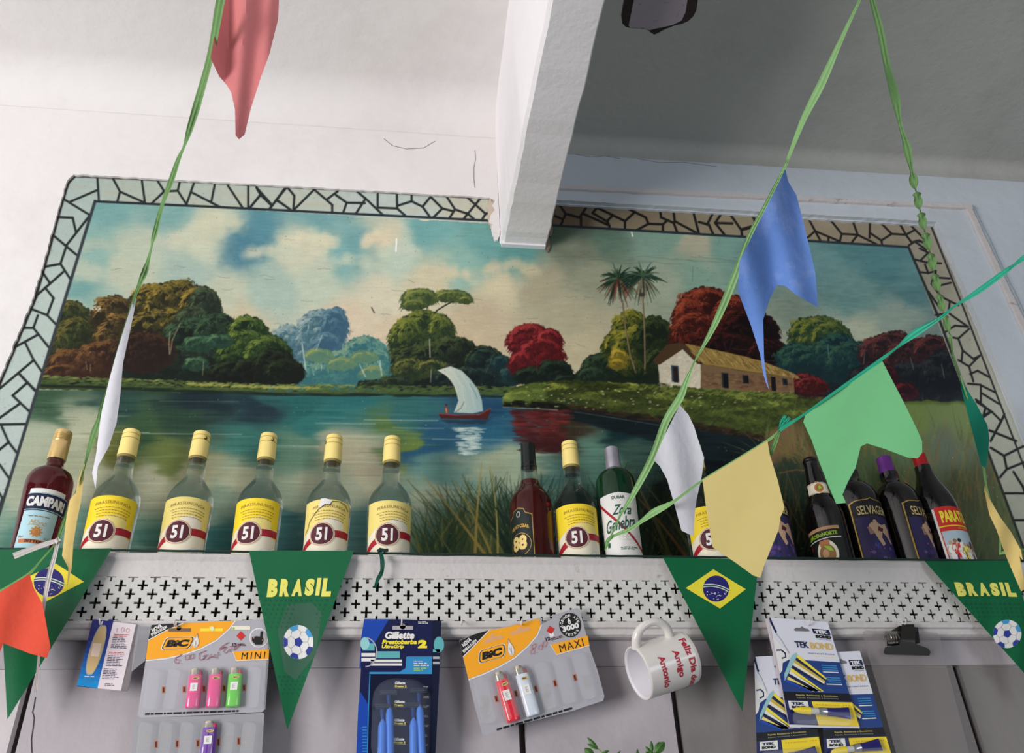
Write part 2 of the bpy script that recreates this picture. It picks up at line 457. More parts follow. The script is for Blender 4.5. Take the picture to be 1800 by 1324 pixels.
def poly_mask(pts, noise=0.0, seed=0, soft=1.0):
    xs = [p[0] for p in pts]; ys = [p[1] for p in pts]; pad = int(noise + 4)
    x0 = max(int(min(xs) - OX) - pad, 0); x1 = min(int(max(xs) - OX) + pad, PW); y0 = max(int(min(ys) - OY) - pad, 0); y1 = min(int(max(ys) - OY) + pad, PH)
    X = PX[y0:y1, x0:x1]; Y = PY[y0:y1, x0:x1]
    if noise:
        X = X + noise * fbm(X.shape, 14, seed, 3); Y = Y + noise * fbm(X.shape, 14, seed + 1, 3)
    inside = np.zeros(X.shape, bool); dist = np.full(X.shape, 1e9, np.float32); n = len(pts)
    for i in range(n):
        ax, ay = pts[i]; bx, by = pts[(i + 1) % n]
        if ay != by:
            inside ^= ((ay > Y) != (by > Y)) & (X < (bx - ax) * (Y - ay) / (by - ay) + ax)
        vx, vy = bx - ax, by - ay; L2 = vx * vx + vy * vy + 1e-9
        t = np.clip(((X - ax) * vx + (Y - ay) * vy) / L2, 0, 1)
        dist = np.minimum(dist, np.hypot(X - ax - t * vx, Y - ay - t * vy))
    sd = np.where(inside, dist, -dist)
    return (y0, y1, x0, x1), np.clip(sd / soft + 0.5, 0, 1)

def poly(pts, col, a=1.0, noise=0.0, seed=0, soft=1.2):
    (y0, y1, x0, x1), m = poly_mask(pts, noise, seed, soft)
    m = (m * a)[..., None]
    c = np.array(col, np.float32) if not callable(col) else col(PX[y0:y1, x0:x1], PY[y0:y1, x0:x1])
    PC[y0:y1, x0:x1] += (c - PC[y0:y1, x0:x1]) * m

def line(pts, wd, col, a=1.0, taper=False):
    """painted line of the given width"""
    for i in range(len(pts) - 1):
        ax, ay = pts[i]; bx, by = pts[i + 1]
        w0 = wd if not hasattr(wd, '__len__') else wd[i]; w1 = wd if not hasattr(wd, '__len__') else wd[i + 1]
        pad = max(w0, w1) + 2
        x0 = max(int(min(ax, bx) - OX - pad), 0); x1 = min(int(max(ax, bx) - OX + pad) + 1, PW); y0 = max(int(min(ay, by) - OY - pad), 0); y1 = min(int(max(ay, by) - OY + pad) + 1, PH)
        if x0 >= x1 or y0 >= y1: continue
        X = PX[y0:y1, x0:x1]; Y = PY[y0:y1, x0:x1]; vx, vy = bx - ax, by - ay
        t = np.clip(((X - ax) * vx + (Y - ay) * vy) / (vx * vx + vy * vy + 1e-9), 0, 1)
        d = np.hypot(X - ax - t * vx, Y - ay - t * vy)
        m = np.clip((w0 + (w1 - w0) * t) / 2 - d + 0.5, 0, 1)[..., None] * a
        PC[y0:y1, x0:x1] += (np.array(col, np.float32) - PC[y0:y1, x0:x1]) * m

def mixc(a, b, t): return [a[i] + (b[i] - a[i]) * t for i in range(3)]

def foliage(blobs, dark, mid, light, lob=13, dens=1.0, wob=0.18, droop=0.6, lit=(-0.55, -0.83), fade=0.35, base=1.0):
    """a painted tree crown: ragged dark mass, then tufts lit from the upper left"""
    r = prng
    for (cx, cy, rx, ry) in blobs:
        n = int(2.6 * (rx + ry) * dens)
        dab(cx, cy, rx * .93, ry * .93, 0, dark, base, 0.16)
        for k in range(n):
            a = r.uniform(0, 2 * math.pi)
            dab(cx + rx * math.cos(a) * r.uniform(.84, .98), cy + ry * math.sin(a) * r.uniform(.84, .98), r.uniform(2.5, 6), r.uniform(2, 4), r.uniform(0, 3), mixc(dark, mid, r.uniform(0, .35)), .8)
    tufts = []
    for (cx, cy, rx, ry) in blobs:
        n = max(3, int(dens * 2.3 * rx * ry / (lob * lob)))
        for k in range(n):
            a = r.uniform(0, 2 * math.pi); q = math.sqrt(r.uniform(0, 1)) * 0.9
            ux, uy = q * math.cos(a), q * math.sin(a)
            tufts.append((cy + ry * uy, cx + rx * ux, ux, uy))
    tufts.sort()
    tufts = tufts[::-1] if False else tufts
    for (ty, tx, ux, uy) in sorted(tufts, key=lambda t: -t[0]):
        s = ux * lit[0] + uy * lit[1]                       # where the tuft sits in the crown
        tone = min(max(0.42 + 0.55 * s + r.uniform(-wob, wob), 0), 1)
        L = lob * r.uniform(.7, 1.15)
        for k in range(int(21 * dens) + 5):
            th = math.pi * (1.0 + r.uniform(0.02, 0.98))    # over the top of the tuft
            q = r.uniform(.45, 1.0)
            px = tx + L * q * math.cos(th) * 1.15; py = ty + L * q * math.sin(th) * .75
            loc = -math.sin(th) * .6 + (-math.cos(th)) * .4  # top left is lightest
            t = min(max((tone + .12) * (0.25 + 1.0 * loc) * (0.45 + .7 * q) + r.uniform(-.16, .16), 0), 1)
            c = mixc(dark, mid, min(t * 2, 1)) if t < .5 else mixc(mid, light, (t - .5) * 2)
            ang = th + math.pi / 2 + (droop if math.cos(th) > 0 else -droop) * .5
            dab(px, py, r.uniform(2.2, 4.8), r.uniform(.6, 1.2), ang + r.uniform(-.3, .3), c, .62)

    for (cx, cy, rx, ry) in blobs:                          # bright fringe along the upper left
        for k in range(int((rx + ry) * 1.1 * dens)):
            th = math.pi * r.uniform(1.0, 1.85); q = r.uniform(.80, 1.0); s = -math.cos(th - .35) * .5 + .5
            dab(cx + rx * q * math.cos(th), cy + ry * q * math.sin(th), r.uniform(2.5, 5), r.uniform(.7, 1.2), th + math.pi / 2 + .4, mixc(mid, light, min(1, s * r.uniform(.5, 1.2))), .6)

        for k in range(int((rx + ry) * .45 * dens)):            # loose hanging leaves past the edge
            th = r.choice([r.uniform(-.7, .9), math.pi + r.uniform(-.9, .5)]); x0 = cx + rx * .95 * math.cos(th); y0 = cy + ry * .93 * math.sin(th); sg = 1 if math.cos(th) > 0 else -1; L = r.uniform(4, 9)
            line([(x0, y0), (x0 + sg * L * .7, y0 + L * .25), (x0 + sg * L, y0 + L * .8)], [1.8, 1.4, .7], mixc(dark, mid, r.uniform(.1, .9)), .75)

# sky
warp = (26 * fbm((PH, PW), 60, 1, 4), 15 * fbm((PH, PW), 45, 2, 4))
sky = [(190, 365, (112, 178, 190)), (165, 430, (132, 188, 192)), (300, 372, (118, 176, 186)), (250, 440, (186, 200, 188)), (340, 432, (196, 204, 188)), (385, 398, (200, 204, 186)),
 (460, 395, (74, 148, 178)), (430, 432, (62, 134, 172)), (520, 440, (198, 202, 186)), (545, 432, (204, 202, 182)), (560, 380, (100, 166, 184)), (600, 445, (112, 176, 188)), (640, 425, (92, 162, 182)),
 (664, 420, (214, 198, 174)), (700, 445, (176, 198, 190)), (750, 400, (96, 168, 180)), (850, 420, (92, 162, 170)), (820, 470, (128, 182, 180)), (900, 458, (84, 156, 164)), (760, 500, (206, 194, 168)),
 (880, 505, (208, 192, 162)), (950, 500, (172, 162, 138)), (660, 520, (208, 200, 182)), (560, 500, (182, 198, 186)), (480, 500, (160, 190, 188)), (400, 520, (190, 198, 182)), (330, 470, (158, 188, 188)),
 (140, 505, (104, 172, 182), 1, .7), (150, 480, (180, 198, 188)), (230, 480, (188, 198, 184)), (110, 560, (196, 194, 172)), (420, 560, (206, 190, 164)), (700, 600, (212, 190, 166)), (600, 560, (214, 194, 172)),
 (820, 600, (202, 178, 150)), (850, 560, (194, 174, 148)), (985, 398, (58, 92, 82)), (1050, 420, (92, 128, 114)), (1150, 412, (116, 156, 148)), (1010, 450, (128, 138, 122)), (1030, 480, (150, 154, 134)),
 (1000, 550, (174, 168, 142)), (1100, 600, (182, 172, 148)), (950, 650, (190, 168, 142)), (1020, 620, (190, 178, 148)), (1225, 432, (164, 162, 144)), (1265, 420, (104, 154, 150)), (1220, 480, (118, 158, 148)),
 (1150, 500, (148, 162, 146)), (1180, 560, (142, 154, 136)), (1450, 460, (86, 134, 146)), (1550, 460, (64, 120, 136)), (1600, 520, (78, 128, 142)), (1500, 520, (94, 138, 144)), (1400, 560, (116, 136, 130)),
 (1580, 560, (128, 148, 146)), (1500, 582, (150, 158, 144)), (1380, 600, (140, 148, 136)), (1330, 450, (98, 142, 146)), (1640, 600, (110, 130, 132)), (560, 340, (100, 165, 180)), (1500, 430, (66, 122, 136))]
PC[:] = field(sky, warp)
def cloud(cx, cy, rx, ry, col, n=40):
    for k in range(n):
        a = prng.uniform(math.pi, 2 * math.pi); q = prng.uniform(.5, 1)
        dab(cx + rx * q * math.cos(a), cy + ry * q * math.sin(a), prng.uniform(6, 14), prng.uniform(4, 9), prng.uniform(0, 3), [v + prng.uniform(-7, 7) for v in col], .16, .9)
for c in [(385, 405, 48, 26, (206, 206, 186)), (330, 432, 40, 18, (200, 204, 188)), (545, 432, 50, 22, (212, 208, 186)), (470, 452, 44, 16, (196, 202, 188)), (662, 432, 24, 24, (216, 200, 176)),
          (610, 472, 60, 22, (186, 200, 188)), (700, 452, 40, 22, (184, 200, 190)), (800, 500, 60, 28, (208, 196, 168)), (900, 480, 50, 20, (204, 188, 158)), (1220, 436, 26, 26, (172, 166, 146)), (170, 440, 34, 16, (166, 194, 188))]:
    cloud(*c, n=70)
brush = fbm((PH, PW), 5, 31, 2, ax=3.5, ay=.6)[..., None]
PC += 5.5 * brush + 5 * fbm((PH, PW), 16, 61, 4)[..., None] * np.array([1, 1, .8], np.float32)
_g = PC.mean(-1, keepdims=True); PC[:] = (_g + (PC - _g) * .80) * np.array([1.0, .985, .955], np.float32)

# water
HZ = 684.0
ww = (50 * fbm((PH, PW), 60, 3, 4, ax=1.6, ay=.45), 6 * fbm((PH, PW), 30, 4, 3, ax=2))
wat = [(90, 712, (62, 96, 74)), (200, 716, (44, 78, 72)), (350, 700, (28, 48, 58)), (450, 716, (32, 54, 66)), (520, 718, (38, 104, 106)), (600, 712, (42, 112, 116)), (700, 718, (46, 104, 108)),
 (672, 752, (86, 116, 66), .5), (700, 790, (104, 126, 58), .5), (745, 776, (34, 84, 118)), (850, 768, (38, 96, 128)), (330, 742, (44, 74, 58)), (240, 760, (56, 88, 60)), (130, 752, (176, 178, 156)),
 (60, 778, (172, 180, 160)), (205, 785, (108, 112, 52), .8), (300, 802, (104, 118, 62), 1.2), (345, 832, (160, 156, 128)), (300, 882, (164, 164, 140)), (100, 830, (162, 166, 142)), (445, 775, (54, 114, 108)),
 (520, 790, (96, 134, 116)), (590, 786, (176, 168, 142)), (640, 826, (166, 158, 138)), (560, 852, (150, 154, 134)), (80, 902, (112, 148, 132)), (60, 942, (76, 126, 118)), (500, 930, (58, 108, 112)),
 (400, 884, (122, 144, 128)), (400, 940, (54, 108, 110)), (300, 935, (70, 120, 112)), (770, 832, (92, 134, 130)), (900, 830, (142, 156, 136)), (760, 872, (150, 158, 138)), (860, 800, (150, 160, 136)), (780, 922, (76, 116, 106)),
 (620, 920, (78, 124, 124)), (690, 880, (120, 146, 134)), (1000, 760, (56, 46, 34)), (1030, 800, (88, 128, 116)), (1110, 800, (54, 82, 74)), (1200, 795, (16, 26, 32)), (1290, 795, (12, 20, 26)),
 (1100, 750, (12, 40, 46)), (1350, 810, (18, 24, 28)), (850, 728, (28, 72, 106)), (960, 850, (72, 108, 104)), (1100, 880, (40, 66, 62)), (1200, 880, (24, 34, 32)), (1300, 900, (26, 36, 32)), (900, 905, (70, 104, 96)),
 (1000, 910, (60, 92, 84)), (560, 745, (46, 116, 116)), (470, 700, (46, 96, 98)), (880, 745, (36, 88, 118)), (-40, 900, (120, 150, 140)), (200, 870, (150, 160, 138)), (200, 930, (96, 136, 124)), (150, 862, (170, 170, 148)), (250, 850, (168, 168, 146)), (430, 850, (160, 162, 138)), (530, 872, (140, 154, 136)), (610, 868, (150, 158, 140)), (330, 905, (126, 150, 134)), (120, 930, (100, 142, 132)), (660, 850, (168, 166, 144)), (20, 860, (164, 172, 156))]
wf = field(wat, ww, eps=260)
wf += 9 * fbm((PH, PW), 6, 33, 3, ax=12, ay=.45)[..., None] + 2 * fbm((PH, PW), 5, 35, 2, ax=.5, ay=4)[..., None]
m = np.clip((PY - HZ) / 3.0, 0, 1)[..., None]
PC[:] = PC * (1 - m) + wf * m
for k in range(520):
    x = prng.uniform(-60, 1250); y = prng.uniform(700, 990); i = int(y - OY); j = int(np.clip(x - OX, 0, PW - 1)); c = PC[min(i, PH - 1), j] + prng.uniform(-26, 30)
    dab(x, y, prng.uniform(14, 60), prng.uniform(.7, 2.2), prng.uniform(-.015, .03), c, .35, .6)
for (x0, x1, y, a) in [(180, 262, 759, .5), (250, 425, 762, .45), (555, 660, 744, .35), (640, 770, 738, .5), (470, 560, 783, .4), (690, 780, 752, .3), (760, 900, 772, .35), (600, 700, 812, .5), (280, 420, 705, .2)]:
    line([(x0, y), ((x0 + x1) / 2, y + 1), (x1, y + 1.5)], 1.6, (196, 206, 194), a)

# far bank, left to middle
def bankline(x): return 668 + 16 * min(1, max(0, (x - 60) / 420.0)) + (4 * (x - 480) / 420 if x > 480 else 0)
bk = [(40, 660)] + [(x, bankline(x) - 6) for x in range(60, 910, 30)] + [(905, 694), (640, 694), (300, 690), (60, 684), (40, 684)]
poly(bk, (66, 86, 46), 1, 3, 3)
# dark foot of the woods
poly([(84, 640), (200, 600), (330, 610), (480, 640), (545, 672), (545, 688), (300, 680), (66, 672)], (40, 44, 34), 1, 5, 71)
poly([(690, 660), (760, 640), (900, 650), (905, 690), (690, 688)], (32, 44, 42), 1, 4, 73)
poly([(470, 655), (700, 655), (700, 690), (470, 688)], (58, 110, 116), 1, 4, 75)
poly([(1010, 655), (1180, 640), (1180, 690), (1005, 680)], (34, 46, 34), 1, 4, 77)
poly([(1380, 640), (1500, 640), (1690, 640), (1700, 715), (1380, 700)], (34, 44, 50), 1, 4, 79)
# distant misty trees
foliage([(560, 600, 42, 56), (505, 620, 34, 48), (590, 640, 36, 40)], (78, 116, 134), (98, 138, 152), (168, 176, 176), 13, 1.0)
foliage([(588, 575, 22, 34), (575, 620, 26, 36)], (66, 104, 132), (84, 122, 146), (112, 148, 164), 12, .9)
foliage([(640, 630, 42, 38), (600, 650, 50, 34), (668, 650, 30, 34), (540, 662, 50, 22)], (62, 120, 128), (92, 146, 142), (142, 164, 134), 13, 1.0)
foliage([(560, 625, 22, 10), (600, 640, 24, 9), (640, 628, 22, 8), (655, 655, 20, 9)], (92, 136, 118), (122, 146, 104), (158, 164, 104), 9, .9)
for (p, wd) in [([(531, 605), (536, 640), (538, 655)], 2.2), ([(566, 590), (556, 615)], 1.3), ([(543, 570), (541, 582)], 1.2), ([(632, 640), (642, 662)], 1.8), ([(668, 635), (671, 660)], 2), ([(664, 635), (671, 650)], 1.4), ([(565, 640), (565, 652)], 1.2), ([(550, 650), (552, 660)], 1)]:
    line(p, wd, (176, 192, 190), .8)
# left wood
foliage([(125, 560, 30, 30), (140, 600, 44, 44), (100, 620, 30, 40)], (46, 54, 34), (74, 86, 50), (150, 130, 62), 12, 1.1)
foliage([(200, 560, 40, 40), (215, 600, 50, 50)], (56, 48, 34), (96, 84, 48), (176, 132, 70), 13, 1.1)
foliage([(130, 640, 46, 26), (190, 632, 60, 34), (110, 655, 34, 14)], (66, 42, 34), (98, 66, 44), (152, 112, 62), 11, 1.1)
foliage([(310, 545, 60, 52), (270, 540, 44, 40), (300, 590, 90, 50), (350, 540, 36, 36)], (46, 46, 34), (92, 86, 44), (190, 158, 62), 14, 1.15)
foliage([(360, 540, 26, 34), (340, 565, 30, 26)], (42, 54, 46), (64, 80, 62), (104, 118, 82), 12, 1)
foliage([(350, 610, 70, 50), (380, 590, 40, 40), (300, 640, 100, 32)], (28, 42, 36), (44, 66, 54), (86, 122, 84), 13, 1.0)
foliage([(250, 620, 60, 36)], (48, 36, 32), (74, 52, 40), (110, 76, 50), 12, .8)
foliage([(435, 590, 34, 34), (430, 620, 50, 40), (470, 630, 44, 40)], (34, 54, 36), (62, 92, 46), (148, 160, 70), 12, 1.15)
foliage([(500, 655, 34, 24), (440, 655, 80, 24), (480, 640, 34, 26)], (26, 32, 28), (36, 50, 36), (66, 84, 48), 10, .9)
foliage([(350, 605, 26, 14), (385, 600, 22, 10), (345, 640, 20, 10)], (40, 70, 58), (66, 104, 80), (110, 146, 104), 9, .9)
for p, wd in [([(299, 583), (297, 605), (298, 623)], 2), ([(317, 568), (303, 598), (299, 622)], 1.8), ([(266, 548), (272, 560)], 1.6), ([(151, 636), (153, 650)], 1.2), ([(358, 636), (356, 660)], 1.4), ([(159, 640), (159, 652)], 1)]:
    line(p, wd, (164, 148, 120), .75)
for k in range(16): dab(168 + prng.uniform(-6, 8), 543 + prng.uniform(-4, 4), 1.4, .9, 0, (200, 206, 196), .9)
# middle tree group
foliage([(738, 524, 30, 14), (728, 536, 20, 8), (795, 521, 30, 8), (818, 527, 10, 5)], (66, 84, 52), (104, 120, 62), (152, 154, 82), 9, 1.25)
foliage([(752, 562, 30, 10)], (58, 78, 50), (96, 114, 58), (146, 150, 76), 9, 1)
line([(738, 538), (744, 550), (746, 560)], 2.2, (60, 62, 46)); line([(752, 538), (747, 556)], 1.6, (60, 62, 46)); line([(758, 562), (768, 546), (784, 536), (796, 530)], 2.4, (56, 58, 42))
foliage([(745, 590, 50, 44), (715, 600, 30, 40), (775, 585, 22, 30)], (44, 62, 44), (84, 102, 48), (160, 160, 64), 13, 1.15)
foliage([(800, 620, 40, 26), (770, 630, 50, 30), (850, 640, 36, 30), (740, 640, 50, 34)], (28, 38, 36), (48, 64, 46), (94, 108, 58), 12, 1.0)
foliage([(720, 650, 30, 20), (760, 648, 28, 14)], (44, 60, 44), (90, 100, 52), (150, 142, 70), 10, 1)
foliage([(850, 635, 26, 22), (880, 655, 30, 28), (820, 665, 60, 18)], (24, 38, 42), (38, 60, 58), (70, 96, 76), 10, .9)
foliage([(695, 672, 24, 8), (660, 676, 30, 5)], (36, 50, 42), (56, 74, 56), (80, 98, 62), 8, .9)
line([(755, 596), (756, 628)], 2, (176, 176, 156), .8); line([(758, 650), (757, 672)], 1.6, (160, 160, 140), .7)
foliage([(880, 640, 14, 14), (900, 660, 18, 16)], (26, 52, 58), (40, 72, 76), (66, 100, 96), 8, .9)
for k in range(1100):
    x = prng.uniform(60, 900); y = bankline(x) + prng.uniform(-8, 6); t = prng.uniform(0, 1) * (1 if x < 640 else .5)
    dab(x, y, prng.uniform(3, 8), prng.uniform(.8, 1.8), prng.uniform(-.4, .3), mixc((70, 94, 52), (150, 158, 84), t * (1 - (y - bankline(x) + 6) / 14)), .7)
for k in range(160):
    x = prng.uniform(330, 560); dab(x, bankline(x) - 3 + prng.uniform(-2, 2), prng.uniform(3, 6), 1.2, prng.uniform(-.6, .1), (160, 158, 84), .6)
for k in range(120):
    x = prng.uniform(60, 900); dab(x, bankline(x) + 9 + prng.uniform(-2, 2), prng.uniform(14, 30), 1.6, 0.02, (30, 48, 42), .5)

# red tree
foliage([(930, 600, 38, 28), (950, 625, 40, 30), (965, 600, 22, 20), (915, 640, 18, 22)], (84, 24, 30), (130, 34, 40), (186, 66, 68), 12, 1.3, droop=.9)
foliage([(975, 655, 30, 20), (935, 662, 30, 14), (1000, 672, 30, 12)], (24, 36, 32), (36, 54, 44), (60, 80, 56), 9, .9)
line([(943, 632), (944, 655)], 1.6, (120, 60, 50), .6)
# right shore trees
foliage([(1055, 645, 30, 22), (1040, 660, 24, 14)], (30, 46, 38), (50, 72, 54), (78, 100, 68), 9, 1)
foliage([(1110, 585, 34, 38), (1090, 610, 30, 30), (1120, 620, 46, 46)], (50, 60, 34), (104, 112, 40), (176, 160, 58), 13, 1.2)
foliage([(1150, 600, 34, 44), (1160, 640, 26, 26)], (32, 44, 32), (52, 68, 40), (84, 98, 50), 12, 1)
foliage([(1088, 628, 14, 12), (1085, 640, 12, 8)], (110, 100, 36), (160, 136, 40), (200, 170, 60), 7, 1.2)
foliage([(1240, 545, 50, 40), (1225, 590, 46, 40), (1210, 560, 26, 34), (1290, 560, 40, 40)], (58, 24, 22), (116, 44, 32), (176, 84, 54), 13, 1.2)
foliage([(1320, 590, 50, 46), (1280, 620, 60, 34), (1350, 630, 40, 34), (1240, 618, 30, 22)], (26, 16, 18), (48, 22, 22), (104, 40, 34), 12, .8)
line([(1272, 600), (1280, 625)], 1.4, (110, 60, 50), .5); line([(1288, 596), (1280, 622)], 1.2, (110, 60, 50), .5)
foliage([(1440, 600, 40, 44), (1415, 590, 26, 30), (1460, 600, 36, 34)], (38, 58, 44), (66, 88, 48), (142, 138, 54), 12, 1.15)
foliage([(1440, 640, 70, 34), (1400, 630, 34, 26), (1500, 640, 50, 40), (1470, 620, 40, 34)], (24, 50, 58), (36, 72, 70), (66, 104, 80), 12, .95)
foliage([(1570, 610, 40, 26), (1545, 625, 34, 34), (1600, 640, 50, 46), (1640, 620, 36, 30)], (44, 34, 40), (74, 42, 48), (128, 66, 62), 12, .95)
foliage([(1600, 675, 90, 36), (1540, 670, 50, 30), (1660, 660, 40, 44)], (30, 34, 42), (40, 46, 52), (62, 66, 68), 12, .7)
foliage([(1560, 668, 16, 26), (1590, 690, 20, 16)], (48, 26, 34), (80, 32, 40), (116, 46, 50), 9, .9)
for p in [[(1455, 605), (1457, 630)], [(1520, 620), (1518, 640)], [(1600, 628), (1606, 650)], [(1655, 640), (1660, 665)]]: line(p, 1.6, (120, 140, 140), .5)

# red bush by the house
# right shore
shore = [(884, 704), (890, 690), (905, 680), (940, 672), (1000, 668), (1080, 672), (1150, 675), (1250, 682), (1380, 690), (1500, 705), (1600, 704), (1700, 706), (1820, 712), (1860, 1010), (1400, 1010), (1420, 800), (1340, 772), (1230, 752), (1160, 742), (1080, 732), (1010, 722), (960, 717), (900, 716)]
poly(shore, (70, 84, 36), 1, 5, 9)
def inshore(x, y):
    top = np.interp(x, [884, 905, 940, 1000, 1150, 1250, 1380, 1500, 1820], [700, 682, 674, 669, 676, 683, 691, 704, 712]); bot = np.interp(x, [884, 960, 1010, 1080, 1160, 1230, 1340, 1420, 1820], [714, 717, 722, 732, 742, 754, 774, 792, 800])
    return top, bot
for k in range(3600):
    x = prng.uniform(886, 1480); top, bot = inshore(x, 0); q = prng.uniform(0, 1) ** .9; y = top + (bot - top) * q
    hl = max(0, math.sin(x * .045 + math.sin(y * .21) * 2 + y * .06)) * (1 - q) + prng.uniform(-.15, .25)
    c = mixc((48, 56, 26), (98, 110, 42), min(max(hl * 1.5, 0), 1)) if hl < .6 else mixc((98, 110, 42), (168, 166, 76), min((hl - .6) * 2, 1))
    if x < 960 and q < .7: c = mixc(c, (128, 150, 66), .5)
    dab(x, y, prng.uniform(3, 7), prng.uniform(1, 2), prng.uniform(-.9, .2) if prng.uniform() < .6 else prng.uniform(.1, .8), c, .62)
for k in range(500):                                   # dark earthy undercut
    x = prng.uniform(890, 1420); top, bot = inshore(x, 0); dab(x, bot + prng.uniform(-9, 3), prng.uniform(4, 10), prng.uniform(1.5, 3), prng.uniform(-.2, .3), mixc((20, 22, 18), (70, 48, 34), prng.uniform(0, 1) * (x > 1000)), .6)
for k in range(70):
    x = prng.uniform(920, 1300); dab(x, 690 + prng.uniform(-10, 30), 2.2, .9, 0, (196, 190, 150), .6)
# water edge glints and dark water beneath
for k in range(900):
    x = prng.uniform(990, 1400); top, bot = inshore(x, 0); y = bot + prng.uniform(2, 60) * (x - 930) / 460 + 2
    dab(x, y, prng.uniform(12, 34), prng.uniform(1.5, 3.5), .04, mixc((14, 22, 28), (22, 40, 44), prng.uniform(0, 1)), .4)
for k in range(420):                                   # reflection of the red tree
    x = 900 + 96 * prng.uniform(0, 1); y = prng.uniform(720, 795); q = (y - 720) / 75
    if x < 902 + 18 * q or x > 998 - 16 * q * prng.uniform(.4, 1.4): continue
    dab(x, y, prng.uniform(6, 16), prng.uniform(1.4, 3), .02, mixc((62, 22, 24), (136, 44, 42), prng.uniform(0, 1) * (.5 + .5 * math.sin(q * 5))), .55)
line([(884, 716), (930, 718), (980, 721)], 1.5, (150, 160, 150), .7); line([(1010, 724), (1080, 735), (1160, 748)], 1.2, (110, 124, 120), .5); line([(965, 726), (1000, 729)], 1, (150, 160, 150), .4)
foliage([(1425, 680, 28, 16), (1410, 670, 16, 12)], (60, 22, 26), (110, 34, 38), (150, 58, 56), 8, 1)
poly([(1398, 690), (1470, 697), (1470, 704), (1398, 700)], (40, 26, 28), .6, 2, 4, 3)

# palms
def palm(cx, cy, trunk, red, seed):
    r = np.random.default_rng(seed)
    line(trunk, 2.6, (118, 94, 74)); line([(x - .6, y) for x, y in trunk], 1, (168, 146, 116), .7)
    for k in range(84):
        a = r.uniform(-math.pi, math.pi); L = r.uniform(20, 44) * (1.0 if math.sin(a) < .5 else .9)
        pts = []; drop = r.uniform(.2, .9)
        for q in np.linspace(0, 1, 6): pts.append((cx + L * q * math.cos(a), cy + L * q * math.sin(a) * .9 + drop * 24 * q * q))
        dk = mixc((24, 48, 40), (84, 108, 80), r.uniform(0, 1) ** 1.3)
        if red and r.uniform() < .35 and math.sin(a) > -.2: dk = mixc((110, 50, 44), (150, 84, 70), r.uniform(0, 1))
        if not red and math.sin(a) > .5 and r.uniform() < .5: dk = (132, 116, 96)
        line(pts, [2.4, 3.4, 3.2, 2.4, 1.6, .8], dk, .85)
palm(1086, 490, [(1094, 528), (1100, 580), (1108, 625), (1118, 655)], True, 1)
palm(1130, 487, [(1130, 524), (1133, 580), (1134, 640), (1133, 655)], False, 2)
dab(1129, 518, 5, 4, 0, (76, 64, 56), .9)
for k in range(40):
    a = prng.uniform(math.pi * 1.05, math.pi * 1.95); line([(1122, 668), (1122 + 38 * math.cos(a) * prng.uniform(.5, 1), 668 + 20 * math.sin(a))], [2, .8], (26, 42, 32), .8)

# the farm house
poly([(1148, 634), (1172, 606), (1206, 612), (1262, 620), (1330, 634), (1396, 657), (1396, 664), (1300, 655), (1236, 640), (1200, 612), (1160, 640)], (96, 78, 40))
poly([(1157, 640), (1200, 612), (1232, 642), (1232, 684), (1160, 672)], (184, 174, 158), 1, 1.5, 5)
poly([(1232, 640), (1300, 652), (1394, 664), (1397, 690), (1300, 688), (1232, 683)], (124, 98, 72), 1, 1, 6)
for k in range(300):
    x = prng.uniform(1160, 1230); y = prng.uniform(625, 680)
    if y < 612 + abs(x - 1200) * .7 + 6: continue
    dab(x, y, prng.uniform(2, 6), prng.uniform(.8, 2), prng.uniform(0, 3), mixc((166, 150, 128), (206, 196, 180), prng.uniform(0, 1)), .45)
for k in range(360):
    x = prng.uniform(1236, 1392); y = prng.uniform(0, 1) * 26 + 654 + (x - 1236) * .07
    dab(x, y, prng.uniform(2, 6), prng.uniform(.8, 2), prng.uniform(-.2, .3), mixc((92, 66, 50), (152, 116, 84) if x < 1300 or x > 1350 else (150, 92, 70), prng.uniform(0, 1)), .5)
poly([(1148, 634), (1172, 606), (1196, 602), (1208, 608), (1232, 640), (1226, 640), (1200, 614), (1160, 641), (1150, 640)], (84, 62, 42))
poly([(1204, 604), (1262, 616), (1338, 634), (1397, 658), (1396, 664), (1310, 652), (1236, 640)], (150, 122, 66), 1, 1, 7)
for k in range(420):
    t = prng.uniform(0, 1); x = 1206 + 188 * t; y0 = 606 + 50 * t * (.7 + .3 * t); 
    L = 30 * (1 - t * .75); q = prng.uniform(0, 1); dx = 26 * (1 - t * .4)
    ax, ay = x + dx * q * .6, y0 + L * q * .85
    if ay > 641 + (ax - 1236) * .155: continue
    line([(ax, ay), (ax + 6, ay + 6)], prng.uniform(1, 2), mixc((96, 74, 38), (190, 160, 96), prng.uniform(0, 1)), .6)
for (x, y, wd, h, c) in [(1186, 642, 13, 30, (60, 78, 96)), (1187, 645, 8, 28, (48, 36, 34)), (1274, 655, 12, 27, (44, 56, 66)), (1275, 657, 8, 26, (24, 24, 30)), (1310, 659, 11, 16, (44, 50, 60)), (1311, 661, 7, 12, (26, 26, 32)), (1359, 662, 8, 26, (28, 26, 28)), (1379, 665, 9, 13, (48, 56, 66)), (1380, 667, 6, 9, (28, 30, 36))]:
    poly([(x - wd / 2, y), (x + wd / 2, y + 1), (x + wd / 2 + 1.5, y + h), (x - wd / 2 + 1.5, y + h - 1)], c, 1, 0, 0, .9)
for k in range(260):
    x = prng.uniform(1150, 1400); y = 680 + (x - 1150) * .05 + prng.uniform(-1, 8)
    dab(x, y, prng.uniform(3, 6), 1.3, prng.uniform(-.8, .3), mixc((60, 74, 32), (130, 136, 58), prng.uniform(0, 1)), .7)

